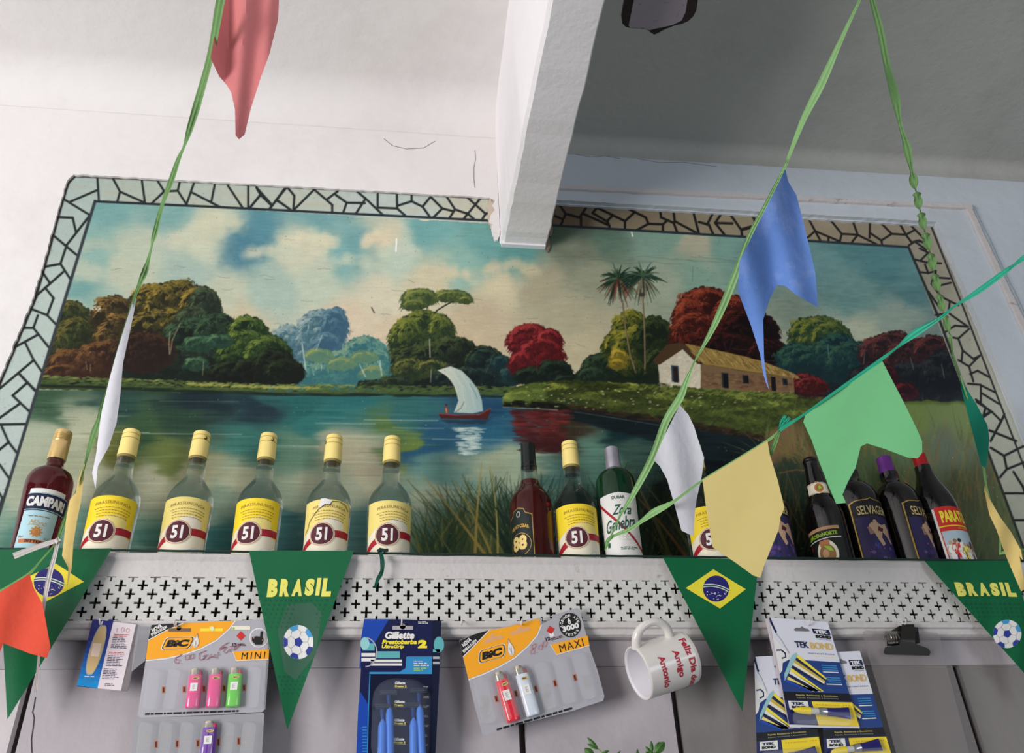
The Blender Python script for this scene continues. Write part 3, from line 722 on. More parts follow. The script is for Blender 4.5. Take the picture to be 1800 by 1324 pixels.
# marsh at the right
mf = field([(1360, 790, (118, 88, 60)), (1400, 778, (128, 96, 66)), (1430, 760, (58, 66, 34)), (1500, 750, (78, 92, 50)), (1380, 830, (48, 64, 50)), (1440, 860, (44, 68, 56)), (1450, 930, (34, 42, 32)), (1380, 950, (34, 50, 42)), (1600, 735, (98, 116, 62)),
            (1700, 730, (104, 118, 74)), (1660, 790, (88, 98, 86)), (1600, 790, (84, 100, 74)), (1600, 850, (82, 88, 56)), (1700, 870, (76, 80, 58)), (1750, 900, (84, 92, 66)), (1650, 950, (50, 54, 42)), (1780, 960, (80, 92, 68)), (1540, 820, (72, 88, 58)), (1500, 900, (44, 52, 38)), (1340, 900, (30, 44, 40))],
           (20 * fbm((PH, PW), 30, 41, 3, ax=.7, ay=2), 12 * fbm((PH, PW), 30, 42, 3)))
mm = np.clip((PX - (1335 + 22 * fbm((PH, PW), 26, 43, 3))) / 18, 0, 1) * np.clip((PY - (705 + np.clip(1480 - PX, 0, 200) * .36 + 6 * fbm((PH, PW), 30, 44, 3))) / 8, 0, 1)
PC[:] = PC + (mf - PC) * mm[..., None]
def blade(x, y, L, a, wd, col, bend, al=.8):
    pts = []
    for q in np.linspace(0, 1, 7): pts.append((x + L * q * math.sin(a) + bend * L * q * q, y - L * q * math.cos(a) * (1 - .18 * q * abs(bend))))
    line(pts, [wd * (1 - q * .85) for q in np.linspace(0, 1, 7)], col, al)
for k in range(560):
    x = prng.uniform(1340, 1850); y = prng.uniform(760, 1000); q = prng.uniform(0, 1)
    c = mixc((52, 62, 36), (122, 122, 66), q) if prng.uniform() < .8 else (136, 92, 44)
    blade(x, y, prng.uniform(24, 90), prng.uniform(-.35, .35), prng.uniform(2, 7), mixc(c, (90, 100, 76), .25), prng.uniform(-.3, .3), .3)
for k in range(26):
    blade(prng.uniform(1330, 1440), 800 + prng.uniform(-6, 16), prng.uniform(26, 60), prng.uniform(-1.2, -.2), 1.5, (120, 110, 58), -.4, .6)
line([(1370, 832), (1400, 826), (1440, 830)], 2.4, (132, 92, 58), .7); line([(1380, 880), (1408, 930), (1440, 960)], 2.6, (130, 82, 52), .6)
# tall river-side leaves in the middle
for (cx, cy, rx, ry, c) in [(850, 960, 110, 62, (52, 66, 40)), (930, 970, 80, 70, (24, 42, 34)), (1010, 970, 80, 60, (24, 42, 34)), (1090, 960, 80, 70, (22, 38, 30)), (1180, 950, 90, 90, (30, 42, 28)), (1270, 970, 80, 60, (24, 34, 28)), (780, 980, 60, 40, (52, 78, 56))]:
    for q in range(8): dab(cx, cy, rx * (1 - q * .07), ry * (1 - q * .07), 0, c, .17, .9)
for (bx, by, n, sp, ht, cols) in [(850, 985, 190, 66, 150, ((40, 58, 38), (92, 98, 52), (128, 120, 66))), (770, 990, 60, 40, 110, ((30, 56, 44), (70, 90, 50), (120, 118, 60))), (930, 985, 130, 46, 150, ((18, 36, 32), (34, 56, 44), (60, 76, 46))),
                                  (1020, 985, 70, 50, 130, ((16, 34, 30), (34, 52, 40), (66, 76, 44))), (1150, 985, 190, 70, 150, ((18, 32, 26), (46, 58, 34), (86, 84, 44))), (1090, 985, 60, 50, 130, ((18, 34, 28), (46, 60, 38), (70, 80, 46))), (1260, 985, 60, 60, 80, ((20, 30, 24), (40, 50, 32), (60, 66, 40)))]:
    for k in range(n):
        q = prng.uniform(0, 1); c = mixc(cols[0], cols[1], q) if prng.uniform() < .86 else cols[2]
        a = prng.uniform(-.55, .5)
        blade(bx + prng.uniform(-sp, sp) * .8, by, ht * prng.uniform(.45, 1.08), a, prng.uniform(3, 8), c, a * prng.uniform(.1, .7), .55)
for (x, y, L, a, wd, c, b) in [(835, 985, 175, .02, 6, (150, 128, 64), .05), (875, 985, 170, .02, 4, (150, 140, 70), -.1), (860, 985, 190, -.62, 6, (150, 128, 62), -.05), (868, 985, 175, -.38, 5, (138, 122, 62), -.1), (800, 985, 120, -.5, 4, (90, 104, 56), -.2),
                               (925, 985, 150, .22, 6, (20, 44, 42), .1), (940, 985, 135, -.5, 6, (22, 46, 42), -.2), (960, 985, 140, .45, 5, (30, 54, 44), .25), (1050, 985, 180, .25, 5, (26, 48, 42), .05), (1120, 985, 150, -.6, 6, (60, 70, 40), -.2), (1180, 985, 190, -.35, 8, (84, 84, 46), -.1), (1210, 985, 150, -.6, 6, (120, 80, 44), -.1),
                               (910, 985, 120, .1, 5, (18, 42, 40), 0), (1225, 985, 180, -.5, 7, (70, 74, 42), -.12)]:
    blade(x, y, L, a, wd, c, b, .95)

# knock the colours back: old, dulled paint
_g = PC.mean(-1, keepdims=True); _sat = np.where(PY < 684, 0.84, 0.84)[..., None].astype(np.float32)
_g = np.clip(_g + (PC - _g) * _sat, 0, 255); _wd = (np.clip((PY - 470) / 40, 0, 1) * np.clip((700 - PY) / 20, 0, 1) * np.clip((150 - _g.mean(-1)) / 40, 0, 1))[..., None]
PC[:] = 255 * (_g / 255) ** (1.09 + .13 * _wd) * np.array([.985, .995, .95], np.float32)
PC[:] = np.where((PY > 820)[..., None] & (PX < 760)[..., None], PC * (1 + .12 * np.clip((PY - 820) / 100, 0, 1) * np.clip((760 - PX) / 80, 0, 1))[..., None], PC)  # lower left lightened in the paint to offset shade near the shelf
# the sailing boat
for k in range(150):                                   # its reflection
    y = prng.uniform(750, 800); q = (y - 750) / 50; x = 826 + prng.uniform(-24, 24) * (1 - q * .55) - 4 * q
    dab(x, y, prng.uniform(4, 11), prng.uniform(.8, 1.6), .02, mixc((150, 170, 166), (196, 204, 190), prng.uniform(0, 1)), .5)
poly([(776, 738), (860, 738), (852, 746), (788, 745)], (26, 36, 48), .6, 2, 12, 4)
line([(768, 653), (800, 640)], 1.6, (66, 56, 50)); line([(788, 668), (796, 718)], 1.2, (60, 60, 56), .8)
poly([(769, 651), (792, 644), (812, 652), (826, 666), (840, 684), (847, 704), (849, 723), (830, 727), (798, 725), (803, 712), (806, 704), (803, 690), (795, 672), (784, 660)], lambda X, Y: (np.stack([188 - (X - 770) * .62, 190 - (X - 770) * .34, 172 - (X - 770) * .14], -1)))
line([(800, 725), (810, 718), (816, 706)], 1.4, (92, 96, 84), .8); line([(772, 652), (788, 662), (800, 680), (806, 702)], 1.3, (206, 200, 178), .8); line([(826, 674), (836, 692), (839, 702)], 1.1, (92, 100, 92), .7)
for q in range(3): line([(792 + q * 9, 648 + q * 4), (812 + q * 8, 680 + q * 2), (818 + q * 8, 715)], 1, (206, 206, 186) if q != 1 else (132, 150, 142), .45)
poly([(770, 727), (800, 730), (840, 729), (862, 718), (862, 724), (857, 737), (775, 736)], (66, 30, 28)); line([(770, 727), (800, 730), (842, 729), (863, 718)], 1.8, (120, 62, 52))
poly([(782, 715), (787, 714), (790, 726), (782, 727)], (104, 62, 54)); dab(784.5, 712, 2.2, 2, 0, (70, 36, 32)); line([(784, 718), (785, 725)], 1.8, (190, 140, 110), .9)
# bird and nicks
line([(653, 541), (658, 550)], 2.2, (70, 62, 52)); line([(697, 420), (696, 442)], 2.2, (232, 234, 230)); line([(1109, 404), (1112, 415)], 2.4, (226, 226, 214)); dab(747, 386, 10, 2.4, .02, (220, 190, 160)); 
# specks, scuffs and fine cracks of an old wall painting
for k in range(900):
    x = prng.uniform(60, 1790); y = prng.uniform(370, 985); dab(x, y, prng.uniform(.5, 1.3), prng.uniform(.4, .9), prng.uniform(0, 3), (60, 58, 50) if y < 660 or prng.uniform() < .3 else (170, 190, 184), prng.uniform(.2, .6))
for k in range(60):
    x = prng.uniform(150, 1560); y = prng.uniform(400, 640); pts = [(x, y)]
    for q in range(5): x += prng.uniform(2, 6); y += prng.uniform(-1.6, 2); pts.append((x, y))
    line(pts, .8, (84, 80, 68), .4)
for k in range(7):
    x = prng.uniform(960, 1300); pts = [(x, 452 + prng.uniform(-2, 8))]
    for q in range(12): pts.append((pts[-1][0] + 9, pts[-1][1] + prng.uniform(-1.3, 2.2)))
    line(pts, 1, (84, 90, 76), .45)
for k in range(60): dab(prng.uniform(970, 1040), prng.uniform(396, 470), prng.uniform(8, 22), prng.uniform(4, 12), prng.uniform(-.4, .4), (92, 94, 78), .07, .9)
line([(1218, 470), (1217, 495)], 1, (80, 90, 80), .6)
# painted border: pale stones with black joints
bl = np.zeros((PH, PW), bool)
def vx(xa, ya, xb, yb, Y): return xa + (xb - xa) * (Y - ya) / (yb - ya)
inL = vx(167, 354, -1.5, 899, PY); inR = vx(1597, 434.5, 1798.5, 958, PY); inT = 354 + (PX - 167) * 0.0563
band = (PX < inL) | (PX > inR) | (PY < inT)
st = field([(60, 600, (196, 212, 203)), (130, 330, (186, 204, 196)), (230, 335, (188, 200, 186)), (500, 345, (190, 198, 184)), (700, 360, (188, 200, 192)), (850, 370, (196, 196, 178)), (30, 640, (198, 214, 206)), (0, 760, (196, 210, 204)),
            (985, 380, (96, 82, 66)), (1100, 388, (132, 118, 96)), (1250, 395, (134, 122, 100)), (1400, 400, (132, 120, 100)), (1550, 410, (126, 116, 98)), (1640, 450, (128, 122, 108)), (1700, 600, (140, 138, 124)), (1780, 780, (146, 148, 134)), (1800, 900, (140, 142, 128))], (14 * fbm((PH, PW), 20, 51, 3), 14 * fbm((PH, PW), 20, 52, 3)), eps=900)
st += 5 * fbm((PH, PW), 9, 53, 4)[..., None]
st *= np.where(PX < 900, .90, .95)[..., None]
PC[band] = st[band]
for k in range(1500):
    x = prng.uniform(-80, 1860); y = prng.uniform(300, 1000); i = int(y - OY); j = int(x - OX)
    if 0 <= i < PH and 0 <= j < PW and band[i, j]: dab(x, y, prng.uniform(.6, 1.8), prng.uniform(.5, 1), prng.uniform(0, 3), (104, 96, 80), prng.uniform(.2, .6))
for k in range(40):
    x = prng.uniform(100, 860); dab(x, 320 + x * .05 + prng.uniform(0, 26), prng.uniform(10, 30), prng.uniform(1, 4), .1, (176, 168, 138), .25, .8)
def seg(lst, ox, oy, s, wd, col=(34, 40, 40)):
    for p in lst: line([(ox + p[i] / s, oy + p[i + 1] / s) for i in range(0, len(p), 2)], wd, col)
A = [(540,105,548,230),(390,235,537,172),(355,222,495,308),(625,105,665,180,650,235),(665,180,800,240),(785,110,803,240),(870,115,910,178,840,245),(910,178,985,175,1033,250),(997,120,985,175),(1075,130,1033,250),(1060,183,1220,265),(1190,140,1170,240),(1262,145,1345,270),(1375,145,1375,272),
     (1420,155,1500,245),(1440,200,1380,275),(1575,165,1495,275),(1535,230,1576,255)]
seg(A, 0, 280, 3.152, 3.9)
B_ = [(305,320,403,325,420,400),(495,315,370,475,335,580,245,597),(285,413,370,485,430,535),(335,580,390,665),(350,625,175,780),(232,620,275,685),(250,712,297,770,262,865),(145,818,262,865,310,915),(210,865,185,935,105,935),(185,935,272,1045),(205,975,62,1053),(140,1018,185,1110,232,1178),(185,1115,0,1270),(105,1187,200,1285)]
seg(B_, 0, 280, 3.152, 4.2)
seg([(120,62,222,170),(165,125,80,200,185,300),(120,255,0,340,-160,460),(0,383,165,380),(0,383,-120,390),(10,395,55,495,105,560),(55,495,0,540,-80,600),(0,640,55,720),(0,640,-90,560),(-20,790,15,850,0,900),(-160,700,-20,790),(-100,900,-30,830)], 0, 640, 3.6, 4.4)
C_ = [(160,95,183,135,120,210),(183,135,245,195),(325,95,230,215),(270,160,350,218),(335,97,370,140,365,215),(480,105,370,215),(480,105,580,190,580,235),(550,160,610,115),(600,135,660,178,640,235),(660,178,760,180),(720,118,765,155,860,245),(765,155,710,240),(832,130,832,205,940,210,985,250),(938,132,940,210),(940,195,1020,170,1020,135),
      (1020,170,1080,200,1120,255),(1080,200,1125,145,1190,210,1140,260),(1190,210,1250,225),(1215,145,1260,215,1230,262),(1260,215,1330,240),(1330,150,1430,240,1410,270),(1400,155,1310,265),(1325,235,1365,268),(1430,237,1490,237)]
seg(C_, 400, 300, 3.152, 4.0)
D_ = [(455,195,487,240,460,300),(425,250,470,270),(487,240,570,262),(600,205,570,250,572,308),(585,240,730,305),(660,205,635,235,720,285),(660,205,815,280),(720,285,730,315),(720,275,745,250),(815,280,870,230,830,210),(815,280,815,325),(870,230,930,260,945,295,880,330),(945,295,1025,298,1025,340),(1010,220,1015,260,1085,290,1105,345),
      (1025,298,1045,280),(1085,230,1090,280,1220,350),(1195,235,1225,350),(1225,285,1280,300,1305,355),(1300,240,1270,300),(1345,245,1315,290,1370,360),(1315,290,1410,293),(1400,245,1460,330,1465,365),(1460,330,1540,310),(1525,255,1545,290)]
seg(D_, 840, 300, 3.152, 4.2, (30, 28, 26))
E_ = [(70,300,85,340),(10,370,80,350),(10,370,12,405),(150,320,190,380,170,420),(190,380,260,350,300,400),(260,350,270,310),(365,315,400,380,360,415),(400,380,430,435),(400,380,530,435),(470,410,470,440),(480,320,540,395,530,440),(540,395,625,400,590,445),(600,330,625,400,725,450),(690,330,688,415),(690,390,750,430,755,455),(750,430,805,395,750,340),
      (805,395,880,400,925,375),(850,345,880,400,910,440),(905,350,985,430),(910,440,950,430,1000,455)]
seg(E_, 1300, 280, 3.01, 3.8, (32, 30, 28))
F_ = [(100,480,135,460,190,470),(130,465,180,500),(155,550,190,515,150,495),(120,545,180,560),(175,570,190,610,150,605),(180,560,250,565),(190,610,225,600,225,630,290,635),(235,670,295,655),(205,660,250,720,330,760),(215,625,205,660,230,680),(190,695,250,780),(290,745,285,785),(290,800,375,860,315,855,290,870),(262,890,290,870),(225,805,262,800),
      (380,870,330,915,305,910),(330,915,350,970,345,1020),(350,970,400,1010,430,995),(380,1045,430,995),(330,1015,380,1045,400,1115),(385,1080,420,1065,475,1095),(375,1125,430,1130,500,1165),(435,1130,435,1210),(440,1170,520,1220),(415,1210,485,1255,530,1300),(450,1280,485,1255),(545,1265,520,1324)]
seg(F_, 1560, 250, 2.65, 3.6, (32, 32, 32))
seg([(160,5,215,50),(185,75,195,40),(215,50,190,65),(265,65,215,160),(210,120,310,160),(215,185,265,215,315,190,400,150),(265,215,275,265,350,235),(275,265,250,295),(270,355,345,355),(300,275,335,330,345,360),(305,455,370,455),(345,360,370,455,360,520)], 1640, 700, 2.12, 4.2, (30, 32, 32))
line([(-60, 1096), (0, 899), (60, 703), (100, 573), (167, 354)], 5.5, (52, 58, 62)); line([(167, 354), (400, 365), (861, 388), (967, 396), (1300, 416), (1597, 434.5)], 4.2, (34, 44, 48)); line([(1597, 434.5), (1649, 556), (1737, 795), (1797, 958), (1830, 1040)], 4.4, (36, 40, 38))
line([(1636, 396), (1690, 532), (1762, 720), (1830, 900)], 3.2, (36, 36, 36))
line([(130, 311), (120, 321), (111, 347), (63, 522), (1, 670), (-67, 882)], 6, (54, 48, 48), .85); line([(127, 310), (300, 318), (560, 332), (865, 350)], 3.4, (60, 54, 52), .8)
PC = np.clip(PC, 2, 250)
def paint_at(X, Z):
    """colour of the sketch sheet at wall points (x, z); the sheet's lines meet the wall through a plane-to-plane map"""
    d = np.stack([X - CAM[0], np.full_like(X, -CAM[1]), Z - CAM[2]], -1) @ RW      # wall plane -> sheet plane (homography)
    u = 900 + FPX * d[..., 0] / d[..., 2] - OX; v = 662 + FPX * d[..., 1] / d[..., 2] - OY
    u = np.clip(u, 0, PW - 1.01); v = np.clip(v, 0, PH - 1.01); i = v.astype(int); j = u.astype(int); fu = (u - j)[..., None]; fv = (v - i)[..., None]
    return (PC[i, j] * (1 - fu) + PC[i, j + 1] * fu) * (1 - fv) + (PC[i + 1, j] * (1 - fu) + PC[i + 1, j + 1] * fu) * fv

def paint_grid(name, x0, x1, z0, z1, step, parent, m, y=0.0):
    nx = int((x1 - x0) / step); nz = int((z1 - z0) / step)
    gx = np.linspace(x0, x1, nx + 1); gz = np.linspace(z0, z1, nz + 1)
    X, Z = np.meshgrid(gx, gz)
    co = np.stack([X, np.full_like(X, y), Z], -1).reshape(-1, 3).astype(np.float32)
    me = bpy.data.meshes.new(name); nv = co.shape[0]; nf = nx * nz
    me.vertices.add(nv); me.vertices.foreach_set('co', co.ravel())
    i, j = np.meshgrid(np.arange(nz), np.arange(nx), indexing='ij'); a = (i * (nx + 1) + j).ravel()
    q = np.stack([a, a + 1, a + nx + 2, a + nx + 1], -1).astype(np.int32)
    me.loops.add(nf * 4); me.loops.foreach_set('vertex_index', q.ravel())
    me.polygons.add(nf); me.polygons.foreach_set('loop_start', np.arange(0, nf * 4, 4, dtype=np.int32))
    me.update(calc_edges=True)
    c = lin(paint_at(X, Z).reshape(-1, 3))
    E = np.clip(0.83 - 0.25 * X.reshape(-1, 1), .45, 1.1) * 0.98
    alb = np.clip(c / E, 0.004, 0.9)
    ca = me.color_attributes.new('paint', 'FLOAT_COLOR', 'POINT')
    ca.data.foreach_set('color', np.concatenate([alb, np.ones((nv, 1))], 1).astype(np.float32).ravel())
    me.materials.append(m)
    o = link(name, me, parent)
    return o

def paint_mat():
    m = bpy.data.materials.new('oil_paint_on_plaster'); m.use_nodes = True; nt = m.node_tree; N = nt.nodes; L = nt.links; p = N['Principled BSDF']
    at_ = N.new('ShaderNodeAttribute'); at_.attribute_name = 'paint'
    tc = N.new('ShaderNodeTexCoord'); nz = N.new('ShaderNodeTexNoise'); nz.inputs['Scale'].default_value = 260; nz.inputs['Detail'].default_value = 3
    L.new(tc.outputs['Object'], nz.inputs['Vector'])
    mr = N.new('ShaderNodeMapRange'); mr.inputs['To Min'].default_value = .88; mr.inputs['To Max'].default_value = 1.12; L.new(nz.outputs['Fac'], mr.inputs['Value'])
    mx = N.new('ShaderNodeMix'); mx.data_type = 'RGBA'; mx.blend_type = 'MULTIPLY'; mx.inputs[0].default_value = 1
    L.new(at_.outputs['Color'], mx.inputs[6]); L.new(mr.outputs['Result'], mx.inputs[7]); L.new(mx.outputs[2], p.inputs['Base Color'])
    b = N.new('ShaderNodeBump'); b.inputs['Strength'].default_value = .25; b.inputs['Distance'].default_value = .002
    n2 = N.new('ShaderNodeTexNoise'); n2.inputs['Scale'].default_value = 90; n2.inputs['Detail'].default_value = 5
    L.new(tc.outputs['Object'], n2.inputs['Vector']); L.new(n2.outputs['Fac'], b.inputs['Height']); L.new(b.outputs['Normal'], p.inputs['Normal'])
    p.inputs['Roughness'].default_value = .55; p.inputs['Specular IOR Level'].default_value = .12
    return m
M_PAINT = paint_mat()
mural = empty('wall_mural', (0.28, 0.0, 2.19), 'river landscape wall painting with sailing boat, trees and farmhouse inside a stone-pattern border', 'mural')
_off = Vector((0.28, 0.0, 2.19))
def place_child(o): o.location = -_off
IX0, IX1, IZT = -0.7235, 1.2935, 3.1475
place_child(paint_grid('painting', IX0, IX1, 2.187, IZT, 0.00145, mural, M_PAINT, 0.0))
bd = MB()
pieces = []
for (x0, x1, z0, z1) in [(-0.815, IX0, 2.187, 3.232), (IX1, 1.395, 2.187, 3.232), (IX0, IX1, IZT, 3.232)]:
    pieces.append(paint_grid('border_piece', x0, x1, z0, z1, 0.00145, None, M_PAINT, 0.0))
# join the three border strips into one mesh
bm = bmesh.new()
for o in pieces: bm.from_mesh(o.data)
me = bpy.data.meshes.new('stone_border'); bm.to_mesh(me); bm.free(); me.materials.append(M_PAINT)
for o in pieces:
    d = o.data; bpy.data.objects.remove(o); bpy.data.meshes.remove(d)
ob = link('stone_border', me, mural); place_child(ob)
del PC
# ------------------------------------------------------------------ printed matter: flat art cut from polygons and letters, then laid on a surface
_tx = {}
def glyphs(s, bold=0.0, spacing=1.0):
    key = (s, bold, spacing)
    if key in _tx: return _tx[key]
    cu = bpy.data.curves.new('t', 'FONT'); cu.body = s; cu.size = 1.0; cu.offset = bold; cu.space_character = spacing
    cu.resolution_u = 3; cu.align_x = 'CENTER'; cu.align_y = 'CENTER'
    ob = bpy.data.objects.new('t', cu); COL.objects.link(ob)
    dg = bpy.context.evaluated_depsgraph_get(); me = ob.evaluated_get(dg).to_mesh()
    vs = [(v.co.x, v.co.y) for v in me.vertices]; fs = [tuple(p.vertices) for p in me.polygons]
    ob.evaluated_get(dg).to_mesh_clear(); bpy.data.objects.remove(ob); bpy.data.curves.remove(cu)
    if vs:
        xs = [v[0] for v in vs]; ys = [v[1] for v in vs]; cx = (min(xs) + max(xs)) / 2; cy = (min(ys) + max(ys)) / 2
        W_ = max(max(xs) - min(xs), 1e-6); H_ = max(max(ys) - min(ys), 1e-6)
        vs = [((x - cx) / W_, (y - cy) / H_) for x, y in vs]
    _tx[key] = (vs, fs); return _tx[key]

class Art:
    """layers of flat shapes in a 2-d frame (right, up)"""
    def __init__(s): s.items = []; s.o = (0, 0); s.ux = (1, 0); s.uy = (0, 1)
    def frame(s, o, ux, uy): s.o = o; s.ux = ux; s.uy = uy; return s
    def P(s, x, y): return (s.o[0] + x * s.ux[0] + y * s.uy[0], s.o[1] + x * s.ux[1] + y * s.uy[1])
    def raw(s, vs, fs, m, ly): s.items.append(([s.P(*v) for v in vs], fs, m, ly))
    def poly(s, pts, m, ly=1):
        from mathutils.geometry import tessellate_polygon
        t = tessellate_polygon([[Vector((p[0], p[1], 0)) for p in pts]])
        s.raw(pts, [tuple(f) for f in t], m, ly)
    def rect(s, x0, y0, x1, y1, m, ly=1): s.raw([(x0, y0), (x1, y0), (x1, y1), (x0, y1)], [(0, 1, 2, 3)], m, ly)
    def rrect(s, x0, y0, x1, y1, r, m, ly=1, n=5):
        pts = []
        for cx, cy, a in ((x1 - r, y1 - r, 0), (x0 + r, y1 - r, 90), (x0 + r, y0 + r, 180), (x1 - r, y0 + r, 270)):
            for k in range(n + 1):
                t = math.radians(a + 90 * k / n); pts.append((cx + r * math.cos(t), cy + r * math.sin(t)))
        s.poly(pts, m, ly)
    def disc(s, cx, cy, rx, m, ly=1, ry=None, n=28):
        ry = ry or rx
        s.raw([(cx + rx * math.cos(2 * math.pi * k / n), cy + ry * math.sin(2 * math.pi * k / n)) for k in range(n)], [tuple(range(n))], m, ly)
    def stroke(s, pts, wd, m, ly=1):
        vs = []; fs = []; pts = [Vector(p) for p in pts]; n = len(pts)
        for i, p in enumerate(pts):
            t = (pts[min(i + 1, n - 1)] - pts[max(i - 1, 0)]); t = t.normalized() if t.length > 0 else Vector((1, 0)); q = Vector((-t.y, t.x)) * wd / 2
            vs += [tuple(p + q), tuple(p - q)]
        for i in range(n - 1): fs.append((2 * i, 2 * i + 1, 2 * i + 3, 2 * i + 2))
        s.raw(vs, fs, m, ly)
    def text(s, t, cx, cy, wd, h, m, ly=2, bold=0.0, rot=0.0, shear=0.0, spacing=1.0, warp=None):
        vs, fs = glyphs(t, bold, spacing); c, sn = math.cos(rot), math.sin(rot); out = []
        for x, y in vs:
            x, y = x * wd, y * h
            x += shear * y
            if warp: x, y = warp(x, y)
            out.append((cx + x * c - y * sn, cy + x * sn + y * c))
        s.raw(out, fs, m, ly)
    def smalltext(s, x0, y0, x1, y1, rows, m, ly=2, seed=0, fill=.55):
        """block of tiny print: rows of broken dashes, each as tall as a line of type"""
        r = random.Random(seed); h = (y1 - y0) / rows
        for k in range(rows):
            x = x0; end = x1 - r.uniform(0, .35) * (x1 - x0)
            yy = y1 - (k + .5) * h
            while x < end:
                L = r.uniform(.5, 2.2) * h * 1.6; L = min(L, end - x)
                s.rect(x, yy - h * fill / 2, x + L, yy + h * fill / 2, m, ly); x += L + h * .45
    def mesh(s, mb, mapf, grid=None, smooth=False):
        for vs, fs, m, ly in s.items:
            if grid:
                bm = bmesh.new(); bv = [bm.verts.new((v[0], v[1], 0)) for v in vs]
                for f in fs:
                    try: bm.faces.new([bv[i] for i in f])
                    except ValueError: pass
                xs = [v[0] for v in vs]; ys = [v[1] for v in vs]
                for ax, lo, hi in ((0, min(xs), max(xs)), (1, min(ys), max(ys))):
                    if grid[ax] is None: continue
                    g = math.floor(lo / grid[ax]) + 1
                    while g * grid[ax] < hi:
                        co = [0, 0, 0]; no = [0, 0, 0]; co[ax] = g * grid[ax]; no[ax] = 1
                        bmesh.ops.bisect_plane(bm, geom=bm.verts[:] + bm.edges[:] + bm.faces[:], plane_co=co, plane_no=no); g += 1
                bm.verts.index_update()
                V2 = [(v.co.x, v.co.y) for v in bm.verts]; F2 = [tuple(v.index for v in f.verts) for f in bm.faces]; bm.free()
            else: V2, F2 = vs, fs
            mb.add([mapf(x, y, ly) for x, y in V2], F2, m, smooth)

def ink(name, rgb, rough=.5, **k): return mat(name, rgb, rough, var=.03, scale=60, **k)
I_WHITE = ink('print_white', (232, 230, 226)); I_CREAM = ink('print_cream', (236, 228, 204)); I_BLACK = ink('print_black', (24, 22, 22)); I_GOLD = ink('print_gold', (206, 168, 84), .35, metal=.5)
I_YEL = ink('print_yellow', (246, 216, 44)); I_YELF = ink('print_faded_yellow', (240, 220, 128)); I_MAR = ink('print_maroon', (84, 28, 40)); I_RED = ink('print_red', (168, 24, 42)); I_TAN = ink('print_tan', (196, 150, 112))
I_GREY = ink('print_grey', (170, 166, 160)); I_BROWN = ink('print_brown', (150, 110, 60)); I_NAVY = ink('print_navy', (20, 26, 62)); I_PALEB = ink('print_pale_blue', (176, 214, 222)); I_GREEN = ink('print_green', (20, 86, 66))
I_PURP = ink('print_purple', (70, 48, 120)); I_SKIN = ink('print_skin', (196, 160, 128)); I_COPPER = ink('print_copper', (196, 120, 72)); I_LIME = ink('print_lime', (160, 200, 50)); I_DKBLUE = ink('print_dark_blue', (24, 44, 110)); I_BRED = ink('print_bright_red', (206, 44, 36))
I_LYEL = ink('print_lemon', (246, 226, 60))

# ------------------------------------------------------------------ bottles
G_CLEAR = mat('clear_glass', (226, 236, 236), .02, trans=1.0, ior=1.36, transp=.34, var=0)
G_RED = mat('red_bitter_in_glass', (104, 8, 22), .03, trans=.72, ior=1.4, var=0, transp=.04)
G_AMBER = mat('dark_rum_in_glass', (122, 26, 20), .03, trans=.8, ior=1.4, var=0, transp=.05)
G_GREEN = mat('deep_green_glass', (14, 74, 40), .03, trans=.55, ior=1.45, var=0)
G_BLACK = mat('black_bottle_glass', (16, 12, 13), .05, var=0, spec=.7, coat=.3)
C_YEL = mat('yellow_cap_plastic', (250, 226, 138), .38, var=.03)
C_YELD = mat('yellow_cap_groove', (176, 140, 60), .6)
C_GOLD = mat('gold_cap_foil', (226, 194, 130), .34, metal=.55, var=.05)
C_BLK = mat('black_green_cap', (18, 28, 26), .22, var=.05)
C_SIL = mat('silver_cap', (182, 178, 190), .35, metal=.6, var=.05)
C_PUR = mat('purple_cap', (96, 42, 122), .3, var=.05)
C_RED = mat('red_cap', (166, 24, 34), .3, var=.05)
C_CROWN = mat('crown_cap_metal', (176, 158, 152), .4, metal=.6, var=.2)

BY = -0.10
def zpx(x, y): return at(x, y, BY).z - SZ
def hpx(x, y, hw): return (at(x + hw, y, BY) - at(x - hw, y, BY)).x / 2

def smooth_prof(pr, sub=5):
    """Catmull-Rom through profile points (r, z), monotone in z"""
    out = []
    for i in range(len(pr) - 1):
        p0 = pr[max(i - 1, 0)]; p1 = pr[i]; p2 = pr[i + 1]; p3 = pr[min(i + 2, len(pr) - 1)]
        for k in range(sub):
            t = k / sub
            f = lambda a, b, c, d: .5 * ((2 * b) + (-a + c) * t + (2 * a - 5 * b + 4 * c - d) * t * t + (-a + 3 * b - 3 * c + d) * t ** 3)
            out.append((f(p0[0], p1[0], p2[0], p3[0]), p1[1] + (p2[1] - p1[1]) * t))
    out.append(pr[-1]); return out

def rad_at(pr, z):
    for i in range(len(pr) - 1):
        if (pr[i][1] - z) * (pr[i + 1][1] - z) <= 0 and pr[i][1] != pr[i + 1][1]:
            t = (z - pr[i][1]) / (pr[i + 1][1] - pr[i][1]); return pr[i][0] + t * (pr[i + 1][0] - pr[i][0])
    return pr[0][0] if z < pr[0][1] else pr[-1][0]

def wrap(cx, cy, z0, pr, a0, dv=.0165):
    def f(u, v, ly):
        v = max(v - dv, .004); r = rad_at(pr, v); a = a0 + u / max(r, .01); rr = r + .00035 + ly * .00016
        return (cx + rr * math.sin(a), cy - rr * math.cos(a), z0 + v)
    return f

def face_angle(cx, r, px, py, y_=BY):
    """turn of the label so that its middle shows at pixel px"""
    X = at(px, py, y_ - r * .8).x; view = math.atan2(CAM[0] - cx, -(CAM[1] - BY))
    d = max(-1, min(1, (X - cx) / r)); return math.asin(d) 

